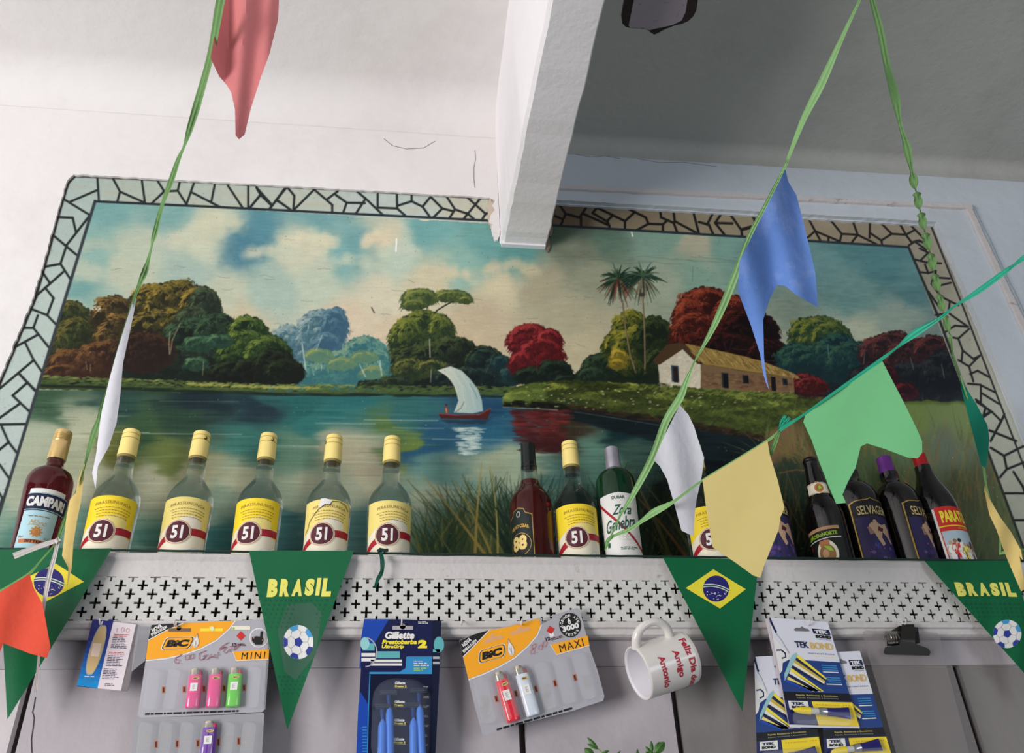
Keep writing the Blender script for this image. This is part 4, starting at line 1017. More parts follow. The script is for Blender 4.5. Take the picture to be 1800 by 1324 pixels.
def body_px(x, rows, base_hw, top=True):
    """(half width, y) rows read off the photo, from the neck down -> (r, z) from the base up"""
    pr = [(hpx(x, y, hw), zpx(x, y)) for hw, y in rows][::-1]
    rb = hpx(x, 960, base_hw)
    low = [(rb - .006, 0.0), (rb - .002, .0012), (rb, .006), (rb, .03)]
    return low + smooth_prof([(rb, .06)] + [p for p in pr if p[1] > .07], 5)

def bottle(name, label, X, prof, glass, level=None, group=None, neck=False):
    root = empty(name, (X, BY, SZ), label, 'bottle', group)
    mb = MB()
    if level is not None and neck:
        i = next(k for k, p in enumerate(prof) if p[1] > level); mid = (rad_at(prof, level), level)
        mb.lathe(prof[:i] + [mid], glass, (X, BY, SZ), 48, cap1=False); mb.lathe([mid] + prof[i:], G_CLEAR, (X, BY, SZ), 48, cap0=False)
    else: mb.lathe(prof, glass, (X, BY, SZ), 48)
    if level is not None:                                        # the air space above the drink
        zt = prof[-1][1] - .004; n = 12; inn = []
        for k in range(n + 1):
            z = level + (zt - level) * k / n; inn.append((max(rad_at(prof, z) - .0022, .003), z))
        mb.lathe([(inn[0][0] - .0012, level - .0012)] + inn, G_CLEAR if neck else glass, (X, BY, SZ), 48, flip=True)
    mb.build('glass', root, (X, BY, SZ))
    return root

def cap(root, X, prof, m, rings=(), n=36, name='cap', knurl=None):
    mb = MB(); mb.lathe(prof, m, (X, BY, SZ), n)
    return mb.build(name, root, (X, BY, SZ + prof[0][1]))

def label51(art, yel, torn=False, gold=False):
    W_ = .0485; zt, zb = .1525, .016
    art.rect(-W_, zb, W_, zt, I_CREAM if not gold else I_WHITE, 0)
    # yellow upper field, lower edge swept
    pts = [(-W_, zt), (-W_, .082)] + [(-W_ + 2 * W_ * t, .086 + .022 * math.sin(math.pi * min(1, t * 1.1)) * (1 if t < .5 else 1) - .004 * t) for t in np.linspace(0.02, 1, 14)] + [(W_, zt)]
    art.poly(pts, yel, 1)
    if yel is not I_YEL or True:
        art.disc(.012, .104, .021, I_CREAM if yel is not I_YEL else I_YELF, 2, .014)
    # red ribbon
    up = [(-W_ + 2 * W_ * t, .066 + .034 * (1 - math.exp(-3.0 * t)) ) for t in np.linspace(0, 1, 16)]
    art.poly(up + [(x, y - .013) for x, y in up[::-1]], I_RED, 3)
    art.stroke([(x, y + .0004) for x, y in up], .0009, I_CREAM, 4)
    art.disc(-.006, .087, .0228, I_CREAM, 4); art.disc(-.006, .087, .0220, I_TAN, 5); art.disc(-.006, .087, .0206, I_CREAM, 6); art.disc(-.006, .087, .0196, I_MAR, 7)
    art.text('51', -.006, .087, .0190, .0240, I_WHITE, 8, bold=.035)
    art.text('PIRASSUNUNGA', .004, .1405, .060, .0058, I_BROWN, 4, spacing=1.15, warp=lambda x, y: (x, y - 4.2 * x * x))
    for k in range(4):
        yy = .1305 - .0052 * k
        for j in range(13):
            x = -.026 + .0048 * j + .0004 * k
            if abs(x - .004) > .030 - .0016 * k: continue
            art.rect(x, yy - 4 * (x - .004) ** 2, x + .0037, yy + .0011 - 4 * (x - .004) ** 2, I_BROWN, 4)
    art.disc(.030, .046, .0165, I_GREY, 3); art.disc(.030, .046, .0160, I_WHITE, 4)
    for q in range(3): art.stroke([(.030 + (.005 + .003 * q) * math.cos(t), .046 + (.011 - .001 * q) * math.sin(t)) for t in np.linspace(0, 2 * math.pi, 18)], .0004, I_GREY, 5)
    if torn:
        art.stroke([(-.040, .092), (-.034, .101), (-.031, .113), (-.022, .124), (-.014, .134), (-.004, .141), (.004, .141), (.008, .148), (.020, .150), (.034, .146), (.042, .138)], .0011, I_BLACK, 9)
        art.poly([(-.014, .1345), (-.004, .1425), (.004, .1425), (.008, .150), (-.004, .1535), (-.012, .1535)], I_WHITE, 8)
    art.stroke([(W_, zb), (W_, zt)], .0006, I_TAN, 5)

BODY51 = [(14.2, 806), (14.6, 815), (14.9, 826), (15.5, 838), (17.2, 850), (24, 860), (31.5, 870), (36.5, 880), (38.6, 890), (39, 905)]
def cap51(root, X, dz=0.0, mark=None):
    z0, z1 = .2415 + dz, .2945 + dz
    pr = [(.0152, z0 - .0045), (.0152, z0 - .0002), (.0163, z0), (.0166, z0 + .002), (.0161, z0 + .020), (.0160, z0 + .0334), (.0148, z0 + .0339), (.0148, z0 + .0347), (.0159, z0 + .0352), (.0156, z0 + .0432), (.0145, z0 + .0437), (.0145, z0 + .0445), (.0155, z0 + .045), (.0152, z1 - .001), (.0143, z1), (.008, z1 + .0003)]
    mb = MB(); mb.lathe(pr, C_YEL, (X, BY, SZ), 40)
    for zr in (z0 + .0339, z0 + .0437): mb.lathe([(.01645, zr - .00035), (.01645, zr + .00035)] if False else [(.01622 if zr < z0 + .04 else .0158, zr - .0003), (.01622 if zr < z0 + .04 else .0158, zr + .0004)], C_YELD, (X, BY, SZ), 40, False, False)
    if mark:
        art = Art(); art.disc(0, z0 + .0375, .0030, I_BLACK, 0, .0042); art.disc(-.0014, z0 + .0385, .0018, C_YEL, 1, .0018)
        art.mesh(mb, wrap(X, BY, SZ, pr, mark, 0), (.003, None))
    mb.build('cap', root, (X, BY, SZ + z0))

def cachaca(cx_px, capy, circ_px, yel, label, torn=False, mark=None, dz=0.0, rot=None):
    X = at(cx_px, capy, BY).x
    rows = BODY51; x0 = 688
    pr = body_px(x0, rows, 38.6)
    root = bottle('cachaca_bottle', label, X, pr, G_CLEAR, level=.2145 + dz, group='clear spirit bottles with yellow caps')
    cap51(root, X, -.009, mark)
    a0 = rot if rot is not None else face_angle(X, .040, circ_px, 936) + .15
    art = Art(); label51(art, yel, torn)
    mb = MB(); art.mesh(mb, wrap(X, BY, SZ, pr, a0), (.004, .007), True); mb.build('label', root, (X, BY - .04, SZ + .016))
    return root
cachaca(233, 757, 179, I_YEL, 'clear spirit bottle with bright yellow label, first after the red aperitif bottle')
cachaca(356, 760, 313, I_YELF, 'clear spirit bottle with faded yellow label and dark mark on its cap', mark=.75)
cachaca(473, 766, 437, I_YEL, 'clear spirit bottle with bright yellow label above the left green BRASIL pennant', mark=.65, dz=.002)
cachaca(588, 769, 566, I_YELF, 'clear spirit bottle whose faded yellow label is torn across the top', torn=True, mark=-1.2)
cachaca(690, 768, 681, I_YELF, 'clear spirit bottle with intact faded label, rightmost of the five in the left row')
cachaca(1000, 774, 1012, I_YEL, 'clear spirit bottle with yellow label between the dark rum and the green gin bottle')
cachaca(1219, 790, 1246, I_YEL, 'clear spirit bottle mostly hidden behind the pale yellow paper flag')

# the red aperitif
X = at(115, 752, BY).x; x0 = 100
pr = body_px(x0, [(14.2, 803), (14.4, 813), (16.5, 822), (24, 828), (34, 835), (39.5, 845), (41, 856), (40.5, 872)], 36.5)
rt = bottle('aperitif_bottle', 'red bitter aperitif bottle with gold cap and pale blue label, leftmost on the shelf', X, pr, G_RED, level=zpx(x0, 812), neck=True)
zc = -.008 + zpx(x0, 803)
cap(rt, X, [(.0155, zc), (.0160, zc + .002), (.0152, zc + .034), (.0146, zc + .036)] + [p for k in range(5) for p in ((.0153, zc + .0375 + .003 * k), (.0140, zc + .0390 + .003 * k))] + [(.0150, zc + .055), (.0142, zc + .0585), (.008, zc + .059)], C_GOLD)
art = Art(); W_ = .036
zz = lambda y: zpx(x0, y)
art.rect(-W_ * .95, zz(868), W_ * .75, zz(861), I_WHITE, 1); art.rect(-W_, zz(898), W_ + .002, zz(868), I_NAVY, 1)
art.rect(-W_, zz(869.5), W_ + .002, zz(868.5), I_PALEB, 2); art.rect(-W_, zz(896.5), W_ + .002, zz(895.5), I_PALEB, 2)
art.text('CAMPARI', -.002, zz(882.5), .066, .0185, I_WHITE, 3, bold=.06)
art.rect(-W_ + .001, .010, W_ * .62, zz(898), I_PALEB, 1)
art.text('Milano', -.006, zz(918), .026, .010, I_GOLD, 2, shear=.35)
art.stroke([(-.022 + .030 * t, zz(923) + .002 * math.sin(6 * t)) for t in np.linspace(0, 1, 9)], .0006, I_GOLD, 2)
art.disc(-.006, zz(933), .0070, I_COPPER, 2, .0075); art.disc(-.006, zz(933), .0050, I_GOLD, 3, .005); art.rect(-.0085, zz(937), -.0035, zz(930), I_COPPER, 4)
for k in range(10):
    t = 2 * math.pi * k / 10; art.disc(-.006 + .0085 * math.cos(t), zz(933) + .0085 * math.sin(t), .0016, I_GOLD, 3)
art.rect(-.030, zz(953), .018, zz(946), I_COPPER, 2); art.text('BITTER', -.006, zz(949.5), .026, .0048, I_BLACK, 3, bold=.03)
art.smalltext(-.024, zz(909), .012, zz(906), 1, I_BROWN, 2, 3); art.text('998ml', -.028, zz(942), .009, .004, I_BROWN, 2); art.text('28,5%vol', .014, zz(942), .011, .004, I_BROWN, 2)
mb = MB(); art.mesh(mb, wrap(X, BY, SZ, pr, face_angle(X, .04, 79, 900) + .08), (.004, .007), True); mb.build('label', rt, (X, BY - .04, SZ + .02))

# the dark rum
X = at(927, 776, BY).x; x0 = 930
pr = body_px(x0, [(13.0, 812), (14.2, 824), (15.4, 845), (19.5, 857), (27, 867), (34, 878), (36.5, 890), (37, 905)], 37)
rt = bottle('rum_bottle', 'dark red brown spirit bottle with black cap and black label bearing a gold 88', X, pr, G_AMBER, level=zpx(x0, 848), neck=True)
zc = -.008 + zpx(x0, 818); zt = -.008 + zpx(x0, 776)
cap(rt, X, [(.0150, zc), (.0154, zc + .001), (.0150, zc + .003), (.0139, zt - .010), (.0137, zt - .0012), (.0125, zt), (.006, zt + .0003)], C_BLK)
art = Art(); zz = lambda y: zpx(x0, y)
W_ = .027; top = [(-W_, .012), (W_, .012), (W_, zz(905)), (W_ * .55, zz(901)), (W_ * .42, zz(894)), (0, zz(890.5)), (-W_ * .42, zz(894)), (-W_ * .55, zz(901)), (-W_, zz(905))]
art.poly(top, I_GOLD, 1); art.poly([(x * .955, y - (.0011 if y > .02 else 0)) for x, y in top], ink('label_dark_green', (16, 30, 26)), 2)
art.disc(0, zz(902), .0045, I_GREY, 3, .006); art.disc(0, zz(902), .0025, I_BLACK, 4, .004)
art.text('VELHO CESAR', 0, zz(922), .040, .0072, I_GOLD, 3, bold=.04, warp=lambda x, y: (x, y - 12 * x * x))
art.disc(0, zz(954), .0225, I_GOLD, 3); art.disc(0, zz(954), .0215, I_BLACK, 4); art.text('88', -.001, zz(951), .031, .028, ink('print_bright_gold', (236, 208, 128), .3, metal=.3), 5, bold=.05)
mb = MB(); art.mesh(mb, wrap(X, BY, SZ, pr, face_angle(X, .038, 914, 935)), (.004, .007), True); mb.build('label', rt, (X, BY - .04, SZ + .012))

# the green gin
X = at(1074, 783, BY).x; x0 = 1082
pr = body_px(x0, [(12.8, 820), (13.2, 826), (18, 830), (26, 835), (32, 844), (34, 855), (35, 870)], 35)
rt = bottle('gin_bottle', 'dark green gin bottle with silver cap and white label crossed by a red stripe', X, pr, G_GREEN)
zc = -.008 + zpx(x0, 822); zt = -.008 + zpx(x0, 783)
cap(rt, X, [(.0148, zc), (.0152, zc + .001), (.0146, zc + .024), (.0140, zc + .0255), (.0138, zt - .0015), (.0125, zt), (.006, zt + .0003)], C_SIL)
art = Art(); zz = lambda y: zpx(x0, y); W_ = .039
art.poly([(-W_, .010), (W_, .010), (W_, zz(870)), (0, zz(867.5)), (-W_, zz(870))], I_WHITE, 1)
art.poly([(-W_, zz(886)), (-W_, zz(880)), (W_, zz(962)), (W_, zz(969))], I_RED, 2)
art.text('DUBAR', 0, zz(876), .024, .0062, I_GREEN, 3, bold=.03)
art.text('Zora', .006, zz(897), .034, .020, I_GREEN, 4, shear=.35, bold=.02); art.text('Genebra', 0, zz(920), .058, .024, I_GREEN, 4, shear=.35, rot=.18, bold=.02)
for q in range(5): art.stroke([(.008 + .008 * math.cos(t) + (q % 3 - 1) * .006, zz(944) + .006 * math.sin(t) + (q // 3) * .006) for t in np.linspace(0, 6.28, 12)], .0004, I_GREY, 2)
art.smalltext(-.005, zz(966), .030, zz(960), 2, I_GREEN, 3, 4); art.rect(-.030, zz(958), -.024, zz(950), I_GREEN, 3)
mb = MB(); art.mesh(mb, wrap(X, BY, SZ, pr, face_angle(X, .036, 1090, 920)), (.004, .007), True); mb.build('label', rt, (X, BY - .04, SZ + .012))

# the small beer
X = at(1422, 803, BY).x; x0 = 1430
pr = body_px(x0, [(11.0, 808), (12.6, 812), (12.0, 817), (12.4, 827), (15.5, 850), (18, 868), (21, 879), (28, 893), (31.5, 905), (32.5, 918)], 32.5)
rt = bottle('beer_bottle', 'small black brown beer bottle with crown cap and cream neck label', X, pr, G_BLACK)
zc = -.008 + zpx(x0, 809); zt = -.008 + zpx(x0, 803)
mb = MB(); vs = []; n = 42
prc = [(.0128, zc - .003), (.0130, zc), (.0122, zt - .0015), (.0105, zt), (.005, zt + .0003)]
for i, (r, z) in enumerate(prc):
    for k in range(n): rr = r + (.0007 * math.cos(2 * math.pi * k * 21 / n) if i < 2 else 0); a = 2 * math.pi * k / n; vs.append((X + rr * math.cos(a), BY + rr * math.sin(a), SZ + z))
mb.add(vs, [(i * n + k, i * n + (k + 1) % n, (i + 1) * n + (k + 1) % n, (i + 1) * n + k) for i in range(4) for k in range(n)] + [tuple((4 * n + k) for k in range(n))], C_CROWN, True)
mb.build('crown_cap', rt, (X, BY, SZ + zc))
art = Art(); zz = lambda y: zpx(x0, y)
art.rect(-.022, zz(870), .022, zz(850), I_CREAM, 1); art.stroke([(-.022, zz(870)), (-.010, zz(868)), (0, zz(871)), (.010, zz(868)), (.022, zz(870))], .0012, I_GOLD, 2); art.stroke([(-.022, zz(851)), (-.008, zz(852)), (0, zz(848)), (.008, zz(852)), (.022, zz(851))], .0012, I_GOLD, 2)
art.disc(.002, zz(860), .0085, I_COPPER, 3, .010); art.disc(.002, zz(860), .006, I_BROWN, 4, .007); art.poly([(.0005, zz(864)), (.007, zz(861)), (.005, zz(856)), (.001, zz(857))], I_LIME, 5)
mb = MB(); a0 = face_angle(X, .016, 1437, 860); art.mesh(mb, wrap(X, BY, SZ, pr, a0, .007), (.003, .004), True); mb.build('neck_label', rt, (X, BY - .02, SZ + .12))
art = Art(); art.rect(-.036, .010, .036, zz(924), ink('label_black', (26, 26, 22)), 1); art.rect(-.036, zz(929), .036, zz(923.5), I_TAN, 2); art.rect(-.036, zz(943.5), .036, zz(942), I_WHITE, 2)
art.text('LEÃODoNORTE', 0, zz(935), .060, .0095, I_LIME, 3, bold=.04)
art.disc(.004, zz(968), .0200, I_CREAM, 3, .026); art.disc(.004, zz(969), .0150, I_BROWN, 4, .019); art.poly([(.0, zz(954)), (.012, zz(958)), (.016, zz(967)), (.008, zz(964))], I_LIME, 5); art.disc(.001, zz(968), .006, I_TAN, 5, .008); art.rect(-.006, zz(955), .012, zz(946), I_COPPER, 4)
art.rect(-.031, zz(955), -.028, zz(947), I_BRED, 3)
mb = MB(); art.mesh(mb, wrap(X, BY, SZ, pr, face_angle(X, .033, 1447, 940)), (.004, .007), True); mb.build('label', rt, (X, BY - .03, SZ + .012))

# the purple-capped liqueurs
def liqueur(cx, cy, lab_px, label, seed):
    X = at(cx, cy, BY).x; x0 = 1560
    pr = body_px(x0, [(14.6, 834), (15.0, 845), (18.6, 852), (25.5, 860), (31.5, 870), (34.5, 882), (35.5, 895)], 35.5)
    rt = bottle('liqueur_bottle', label, X, pr, G_BLACK, group='black liqueur bottles')
    zc = -.008 + zpx(x0, 836); zt = -.008 + zpx(x0, 800)
    cap(rt, X, [(.0163, zc), (.0168, zc + .001), (.0160, zc + .022), (.0154, zc + .0235), (.0152, zt - .0015), (.014, zt), (.006, zt + .0003)], C_PUR)
    art = Art(); zz = lambda y: zpx(x0, y); W_ = .043
    o_ = [(-W_, .010), (W_, .010), (W_, zz(886)), (W_ * .7, zz(882.5)), (W_ * .2, zz(882)), (0, zz(879)), (-W_ * .2, zz(882)), (-W_ * .7, zz(882.5)), (-W_, zz(886))]
    art.poly(o_, I_GOLD, 1); art.poly([(x * .94, y - (.0016 if y > .02 else 0)) for x, y in o_], ink('label_night', (20, 16, 24)), 2)
    art.text('SELVAGEM', 0, zz(900), .060, .018, ink('print_old_gold', (214, 190, 128)), 4, bold=.01)
    art.rect(-W_ * .9, .012, W_ * .9, zz(911), ink('print_night_purple', (46, 36, 84)), 3)
    r = random.Random(seed)
    for k in range(46): art.disc(r.uniform(-.029, .029), r.uniform(.014, .082), r.uniform(.0012, .0045), [I_PURP, I_NAVY, I_DKBLUE, ink('print_dusk', (104, 70, 130))][k % 4], 4, n=9)
    # a reclining dancer in silhouette
    art.poly([(-.016, zz(925)), (-.008, zz(920)), (0, zz(922)), (.008, zz(926)), (.018, zz(922)), (.023, zz(932)), (.021, zz(944)), (.024, zz(956)), (.020, zz(957)), (.013, zz(944)), (.006, zz(938)), (.002, zz(948)), (.006, zz(958)), (0, zz(962)), (-.006, zz(950)), (-.011, zz(936)), (-.018, zz(932))], I_SKIN, 6)
    art.poly([(-.012, zz(914)), (-.004, zz(912)), (.002, zz(916)), (-.002, zz(922)), (-.009, zz(922))], I_BLACK, 7); art.disc(-.004, zz(920), .0036, I_SKIN, 8)
    art.poly([(.0, zz(928)), (.010, zz(932)), (.006, zz(938)), (-.002, zz(936))], I_MAR, 7)
    art.poly([(-.020, zz(928)), (-.014, zz(930)), (-.010, zz(940)), (-.018, zz(942))], ink('print_dusty_tan', (150, 120, 104)), 7)
    mb = MB(); art.mesh(mb, wrap(X, BY, SZ, pr, lab_px), (.004, .007), True); mb.build('label', rt, (X, BY - .03, SZ + .012))
liqueur(1322, 805, .25, 'black liqueur bottle with purple label showing just past the pale yellow paper flag', 1)
liqueur(1486, 812, .09, 'black liqueur bottle whose cap is hidden by the pale green paper flag', 2)
liqueur(1551, 800, .62, 'black liqueur bottle with visible purple cap, beside the red-capped bottle', 3)

# the red-capped bottle
X = at(1617, 808, BY).x; x0 = 1635
pr = body_px(x0, [(12.8, 822), (14.2, 835), (19, 850), (25, 865), (30, 880), (32.6, 894), (33.2, 906)], 33.2)
rt = bottle('cane_spirit_bottle', 'black spirit bottle with red cap and red and yellow label, rightmost on the shelf', X, pr, G_BLACK)
zc = -.008 + zpx(x0, 825); zt = -.008 + zpx(x0, 795)
cap(rt, X, [(.0146, zc), (.0150, zc + .001), (.0146, zc + .003), (.0138, zc + .005), (.0136, zt - .0015), (.0125, zt), (.006, zt + .0003)], C_RED)
art = Art(); zz = lambda y: zpx(x0, y); W_ = .045
art.rect(-W_ - .004, .010, -W_, zz(894), I_WHITE, 1); art.rect(-W_, .010, W_, zz(892), I_BRED, 1)
art.text('PARATUDO', 0, zz(909), .074, .025, I_LYEL, 3, bold=.055); art.rect(-W_, zz(926), W_, zz(924), I_YEL, 2); art.text('CANA', .0, zz(929), .022, .003, I_YEL, 3)
art.rect(-W_ + .002, .012, W_, zz(933), ink('print_sky', (176, 196, 206)), 2)
r = random.Random(12)
for k in range(9):
    x = -.034 + .0082 * k; y = .074 + r.uniform(-.006, .010); c = [I_WHITE, I_BRED, I_WHITE, I_LYEL, I_WHITE, I_MAR][k % 6]
    art.disc(x, y + .012, .0034, [I_SKIN, I_BROWN, I_BLACK][k % 3], 5, .0042, n=10); art.poly([(x - .0075, y + .008), (x + .0075, y + .008), (x + .006, y - .010), (x + .003, y - .022), (x - .004, y - .022), (x - .006, y - .010)], c, 4)
    art.stroke([(x - .005, y + .006), (x - .009, y - .004), (x - .004, y - .010)], .0018, I_SKIN, 5); art.stroke([(x + .005, y - .01), (x + .007, y - .03)], .0022, I_WHITE if k % 2 else I_DKBLUE, 4)
for k in range(12): art.disc(-.036 + .0064 * k, .050 + r.uniform(-.006, .006), .005, [I_WHITE, I_BRED, I_GREY, I_SKIN][k % 4], 3, .005, n=8)
mb = MB(); art.mesh(mb, wrap(X, BY, SZ, pr, .38), (.004, .007), True); mb.build('label', rt, (X, BY - .03, SZ + .012))
# ------------------------------------------------------------------ flat goods given by their outline and their distance from the wall
def dens(pts, step):
    out = []
    for i in range(len(pts)):
        a = Vector(pts[i]); b = Vector(pts[(i + 1) % len(pts)]); n = max(1, int((b - a).length / step))
        out += [tuple(a.lerp(b, k / n)) for k in range(n)]
    return out

def leaf_sheet(mb, pts, Yf, m, th=.0004, grid=9.0, art=None, smooth=True, edge=None):
    """thin sheet of real thickness with the given outline; Yf gives its depth, so folds are real"""
    pts = dens(pts, grid)
    a = Art(); a.poly(pts, m, 0)
    if art: a.items += art.items
    a.mesh(mb, lambda x, y, ly: at(x, y, Yf(x, y) - ly * .00022), (grid, grid), smooth)
    b = Art(); b.poly(pts, m, 0); b.mesh(mb, lambda x, y, ly: at(x, y, Yf(x, y) + th), (grid, grid), smooth)
    n = len(pts); vs = [at(x, y, Yf(x, y)) for x, y in pts] + [at(x, y, Yf(x, y) + th) for x, y in pts]
    mb.add(vs, [(i, (i + 1) % n, n + (i + 1) % n, n + i) for i in range(n)], edge or m)

def upv(x, y, h=1.0):
    v = Vector((789 - x, -1675 - y)).normalized(); return (v.x * h, v.y * h)

def ribbon(mb, pts, m, th=.00025, sub=6):
    """strip of crepe paper along (x, y, Y, width px, turn) stations, smoothly joined"""
    P = []
    n = len(pts)
    for i in range(n - 1):
        p0 = np.array(pts[max(i - 1, 0)], float); p1 = np.array(pts[i], float); p2 = np.array(pts[i + 1], float); p3 = np.array(pts[min(i + 2, n - 1)], float)
        for k in range(sub):
            t = k / sub
            P.append(.5 * ((2 * p1) + (-p0 + p2) * t + (2 * p0 - 5 * p1 + 4 * p2 - p3) * t * t + (-p0 + 3 * p1 - 3 * p2 + p3) * t ** 3))
    P.append(np.array(pts[-1], float))
    vs = []
    for i, p in enumerate(P):
        a = P[max(i - 1, 0)]; b = P[min(i + 1, len(P) - 1)]; d = np.array([b[0] - a[0], b[1] - a[1]]); d /= max(np.hypot(*d), 1e-6)
        c = at(p[0], p[1], p[2]); q = at(p[0] - d[1] * 2, p[1] + d[0] * 2, p[2]); side = (q - c) / 2.0
        tang = (at(b[0], b[1], b[2]) - at(a[0], a[1], a[2])).normalized()
        full = max(p[3], 1.2); tw = p[4] if len(p) > 4 else 0
        s = (side * math.cos(tw) + tang.cross(side) * math.sin(tw)) * (full / 2)
        nn = tang.cross(s).normalized() if s.length > 0 else Vector((0, -1, 0))
        # five-point cross-section with a soft gather
        for k in range(5):
            u = -1 + k / 2; vs.append(c + s * u + nn * (.0006 * (1 if k % 2 else -1)))
    fs = []
    for i in range(len(P) - 1):
        for k in range(4): fs.append((i * 5 + k, i * 5 + k + 1, (i + 1) * 5 + k + 1, (i + 1) * 5 + k))
    mb.add(vs, fs, m, True)
    back = [Vector(v) + Vector((0, th, 0)) for v in vs]; mb.add(back, [f[::-1] for f in fs], m, True)

# ------------------------------------------------------------------ green cloth pennants on a cord along the shelf edge
P_GREEN = mat('pennant_green_cloth', (4, 104, 62), .38, var=.08, scale=14, bump=.08, bscale=300, transl=.12)
P_DARK = mat('pennant_dark_green_print', (2, 84, 56), .4, var=.05)
P_GREY = mat('pennant_grey_green_print', (52, 96, 74), .42, var=.12, scale=20)
I_BALLB = ink('print_ball_blue', (44, 62, 150)); I_BALLL = ink('print_ball_light_blue', (72, 156, 210)); I_PYEL = ink('print_pale_yellow', (236, 230, 110)); I_FLAGY = ink('print_flag_yellow', (236, 220, 60)); I_FLAGB = ink('print_flag_blue', (34, 30, 108))

def ball(a, cx, cy, rx, ry, rot=0.0, ly=3):
    P = lambda x, y: (cx + rx * (x * math.cos(rot) - y * math.sin(rot)), cy - ry * (x * math.sin(rot) + y * math.cos(rot)))
    a.poly([P(math.cos(t), math.sin(t)) for t in np.linspace(0, 2 * math.pi, 33)[:-1]], I_WHITE, ly)
    pent = [P(.30 * math.cos(math.pi / 2 + 2 * math.pi * k / 5), .30 * math.sin(math.pi / 2 + 2 * math.pi * k / 5)) for k in range(5)]
    a.poly(pent, I_BALLB, ly + 1)
    for k in range(5):
        t = math.pi / 2 + 2 * math.pi * k / 5
        a.stroke([P(.30 * math.cos(t), .30 * math.sin(t)), P(.62 * math.cos(t), .62 * math.sin(t))], .8, I_GREY, ly + 1)
        a.stroke([P(.62 * math.cos(t), .62 * math.sin(t)), P(.80 * math.cos(t + .42), .80 * math.sin(t + .42))], .8, I_GREY, ly + 1); a.stroke([P(.62 * math.cos(t), .62 * math.sin(t)), P(.80 * math.cos(t - .42), .80 * math.sin(t - .42))], .8, I_GREY, ly + 1)
        u = t + math.pi / 5
        a.poly([P(.985 * math.cos(u - .32), .985 * math.sin(u - .32)), P(1.0 * math.cos(u - .15), 1.0 * math.sin(u - .15)), P(1.0 * math.cos(u + .15), 1.0 * math.sin(u + .15)), P(.985 * math.cos(u + .32), .985 * math.sin(u + .32)), P(.72 * math.cos(u + .24), .72 * math.sin(u + .24)), P(.72 * math.cos(u - .24), .72 * math.sin(u - .24))], I_BALLB if k in (1, 2, 3) else I_BALLL, ly + 1)

def brasil_print(a, c, w_, h, bc, br, ang=0.0, tri=None, tip=None):
    ux = (math.cos(ang), math.sin(ang)); uy = upv(*c)
    a.frame(c, ux, uy)
    x = -w_ / 2; 
    for ch_, wd, hh, dy in [('B', .17, 1.04, .0), ('R', .17, 1.0, .02), ('A', .18, .98, .03), ('S', .155, .98, .05), ('I', .07, 1.0, .08), ('L', .16, 1.05, .04)]:
        a.text(ch_, x + w_ * wd / 2, dy * h, w_ * wd * .92, h * hh, I_PYEL, 4, bold=.075, shear=.04); x += w_ * (wd + .022)
    a.frame((0, 0), (1, 0), (0, 1))
    ball(a, bc[0], bc[1], br[0], br[1], -.3 if ang == 0 else -.5)
    # rows of darker hexagonal spots, fading rows
    if tri:
        (xa, ya), (xb, yb), (xt, yt) = tri
        for (y0, y1, step) in tip:
            k = 0; y = y0
            while y < y1:
                t = (y - ya) / (yt - ya); l = xa + (xt - xa) * t + 6; r = xb + (xt - xb) * t - 6; x = l + (step / 2 if k % 2 else 0); R = 2.6 - .9 * (y - y0) / (y1 - y0)
                while x < r:
                    cx = (l + r) / 2
                    if y > c[1] + h * .62 or abs(x - cx) > w_ * .55: a.disc(x, y, R, P_DARK, 1, R, n=6)
                    x += step
                y += step * .86; k += 1

def flag_print(a, L_, T_, R_, B_, c, rx, ry):
    a.poly([L_, T_, R_, B_], I_FLAGY, 2)
    a.disc(c[0], c[1], rx, I_FLAGB, 3, ry, n=36)
    up = []; 
    for t in np.linspace(-1, 1, 13):
        x = c[0] + rx * t * .985; y = c[1] - ry * .22 + ry * .20 * (t + .15) ** 2 + ry * .13 * t
        if ((x - c[0]) / rx) ** 2 + ((y - c[1]) / ry) ** 2 <= 1.02: up.append((x, y))
    a.stroke(up, ry * .22, I_WHITE, 4); a.stroke(up, ry * .10, I_GREEN, 5)
    r = random.Random(3)
    for k in range(22):
        t = r.uniform(0, 2 * math.pi); q = r.uniform(.2, .85); x = c[0] + rx * q * math.cos(t); y = c[1] + ry * .15 + ry * q * abs(math.sin(t)) * .8
        a.disc(x, y, r.uniform(.5, 1.1), I_WHITE, 4, n=6)

def pennant(label, tri, artf, wav, group='green pennants along the shelf edge'):
    (xa, ya), (xb, yb), (xt, yt) = tri
    def Yf(x, y):
        t = max(0, min(1.1, (y - ya) / (yt - ya))); u = (x - xa) / (xb - xa)
        return -.1705 - .026 * t - .0030 * math.sin(u * wav[0] + wav[1]) * t * (1 - .4 * t) - .0018 * math.sin(u * wav[0] * 2.1 + wav[2] + t * 3) * t
    a = Art(); artf(a, tri)
    mb = MB(); leaf_sheet(mb, [tri[0], tri[1], tri[2]], Yf, P_GREEN, .0005, 7.0, a)
    o = mb.build('pennant', None, at((xa + xb) / 2, ya, -.1705)); tag(o, label, 'pennant', group)
T1 = ((-4, 966), (197, 964), (13, 1265))
pennant('green pennant with flag diamond hanging left, behind the orange paper flag', T1, lambda a, t: flag_print(a, (24, 1026), (98.7, 991), (147.4, 1023), (72.5, 1062), (86, 1024), 26.5, 25), (9, 1, 2))
T2 = ((437.4, 968), (622, 968), (505, 1283.5))
def pr2(a, t):
    a.poly([(506, 1062), (548, 1060), (566, 1078), (556, 1150), (520, 1196), (500, 1182), (488, 1110)], P_GREY, 1)
    brasil_print(a, (526, 1034), 112, 31, (524.4, 1129), (26.5, 30), 0.0, T2, [(1048, 1104, 9.0), (1190, 1222, 8.5)])
pennant('green BRASIL pennant with a football hanging left of the razor pack', T2, pr2, (8, .4, 1))
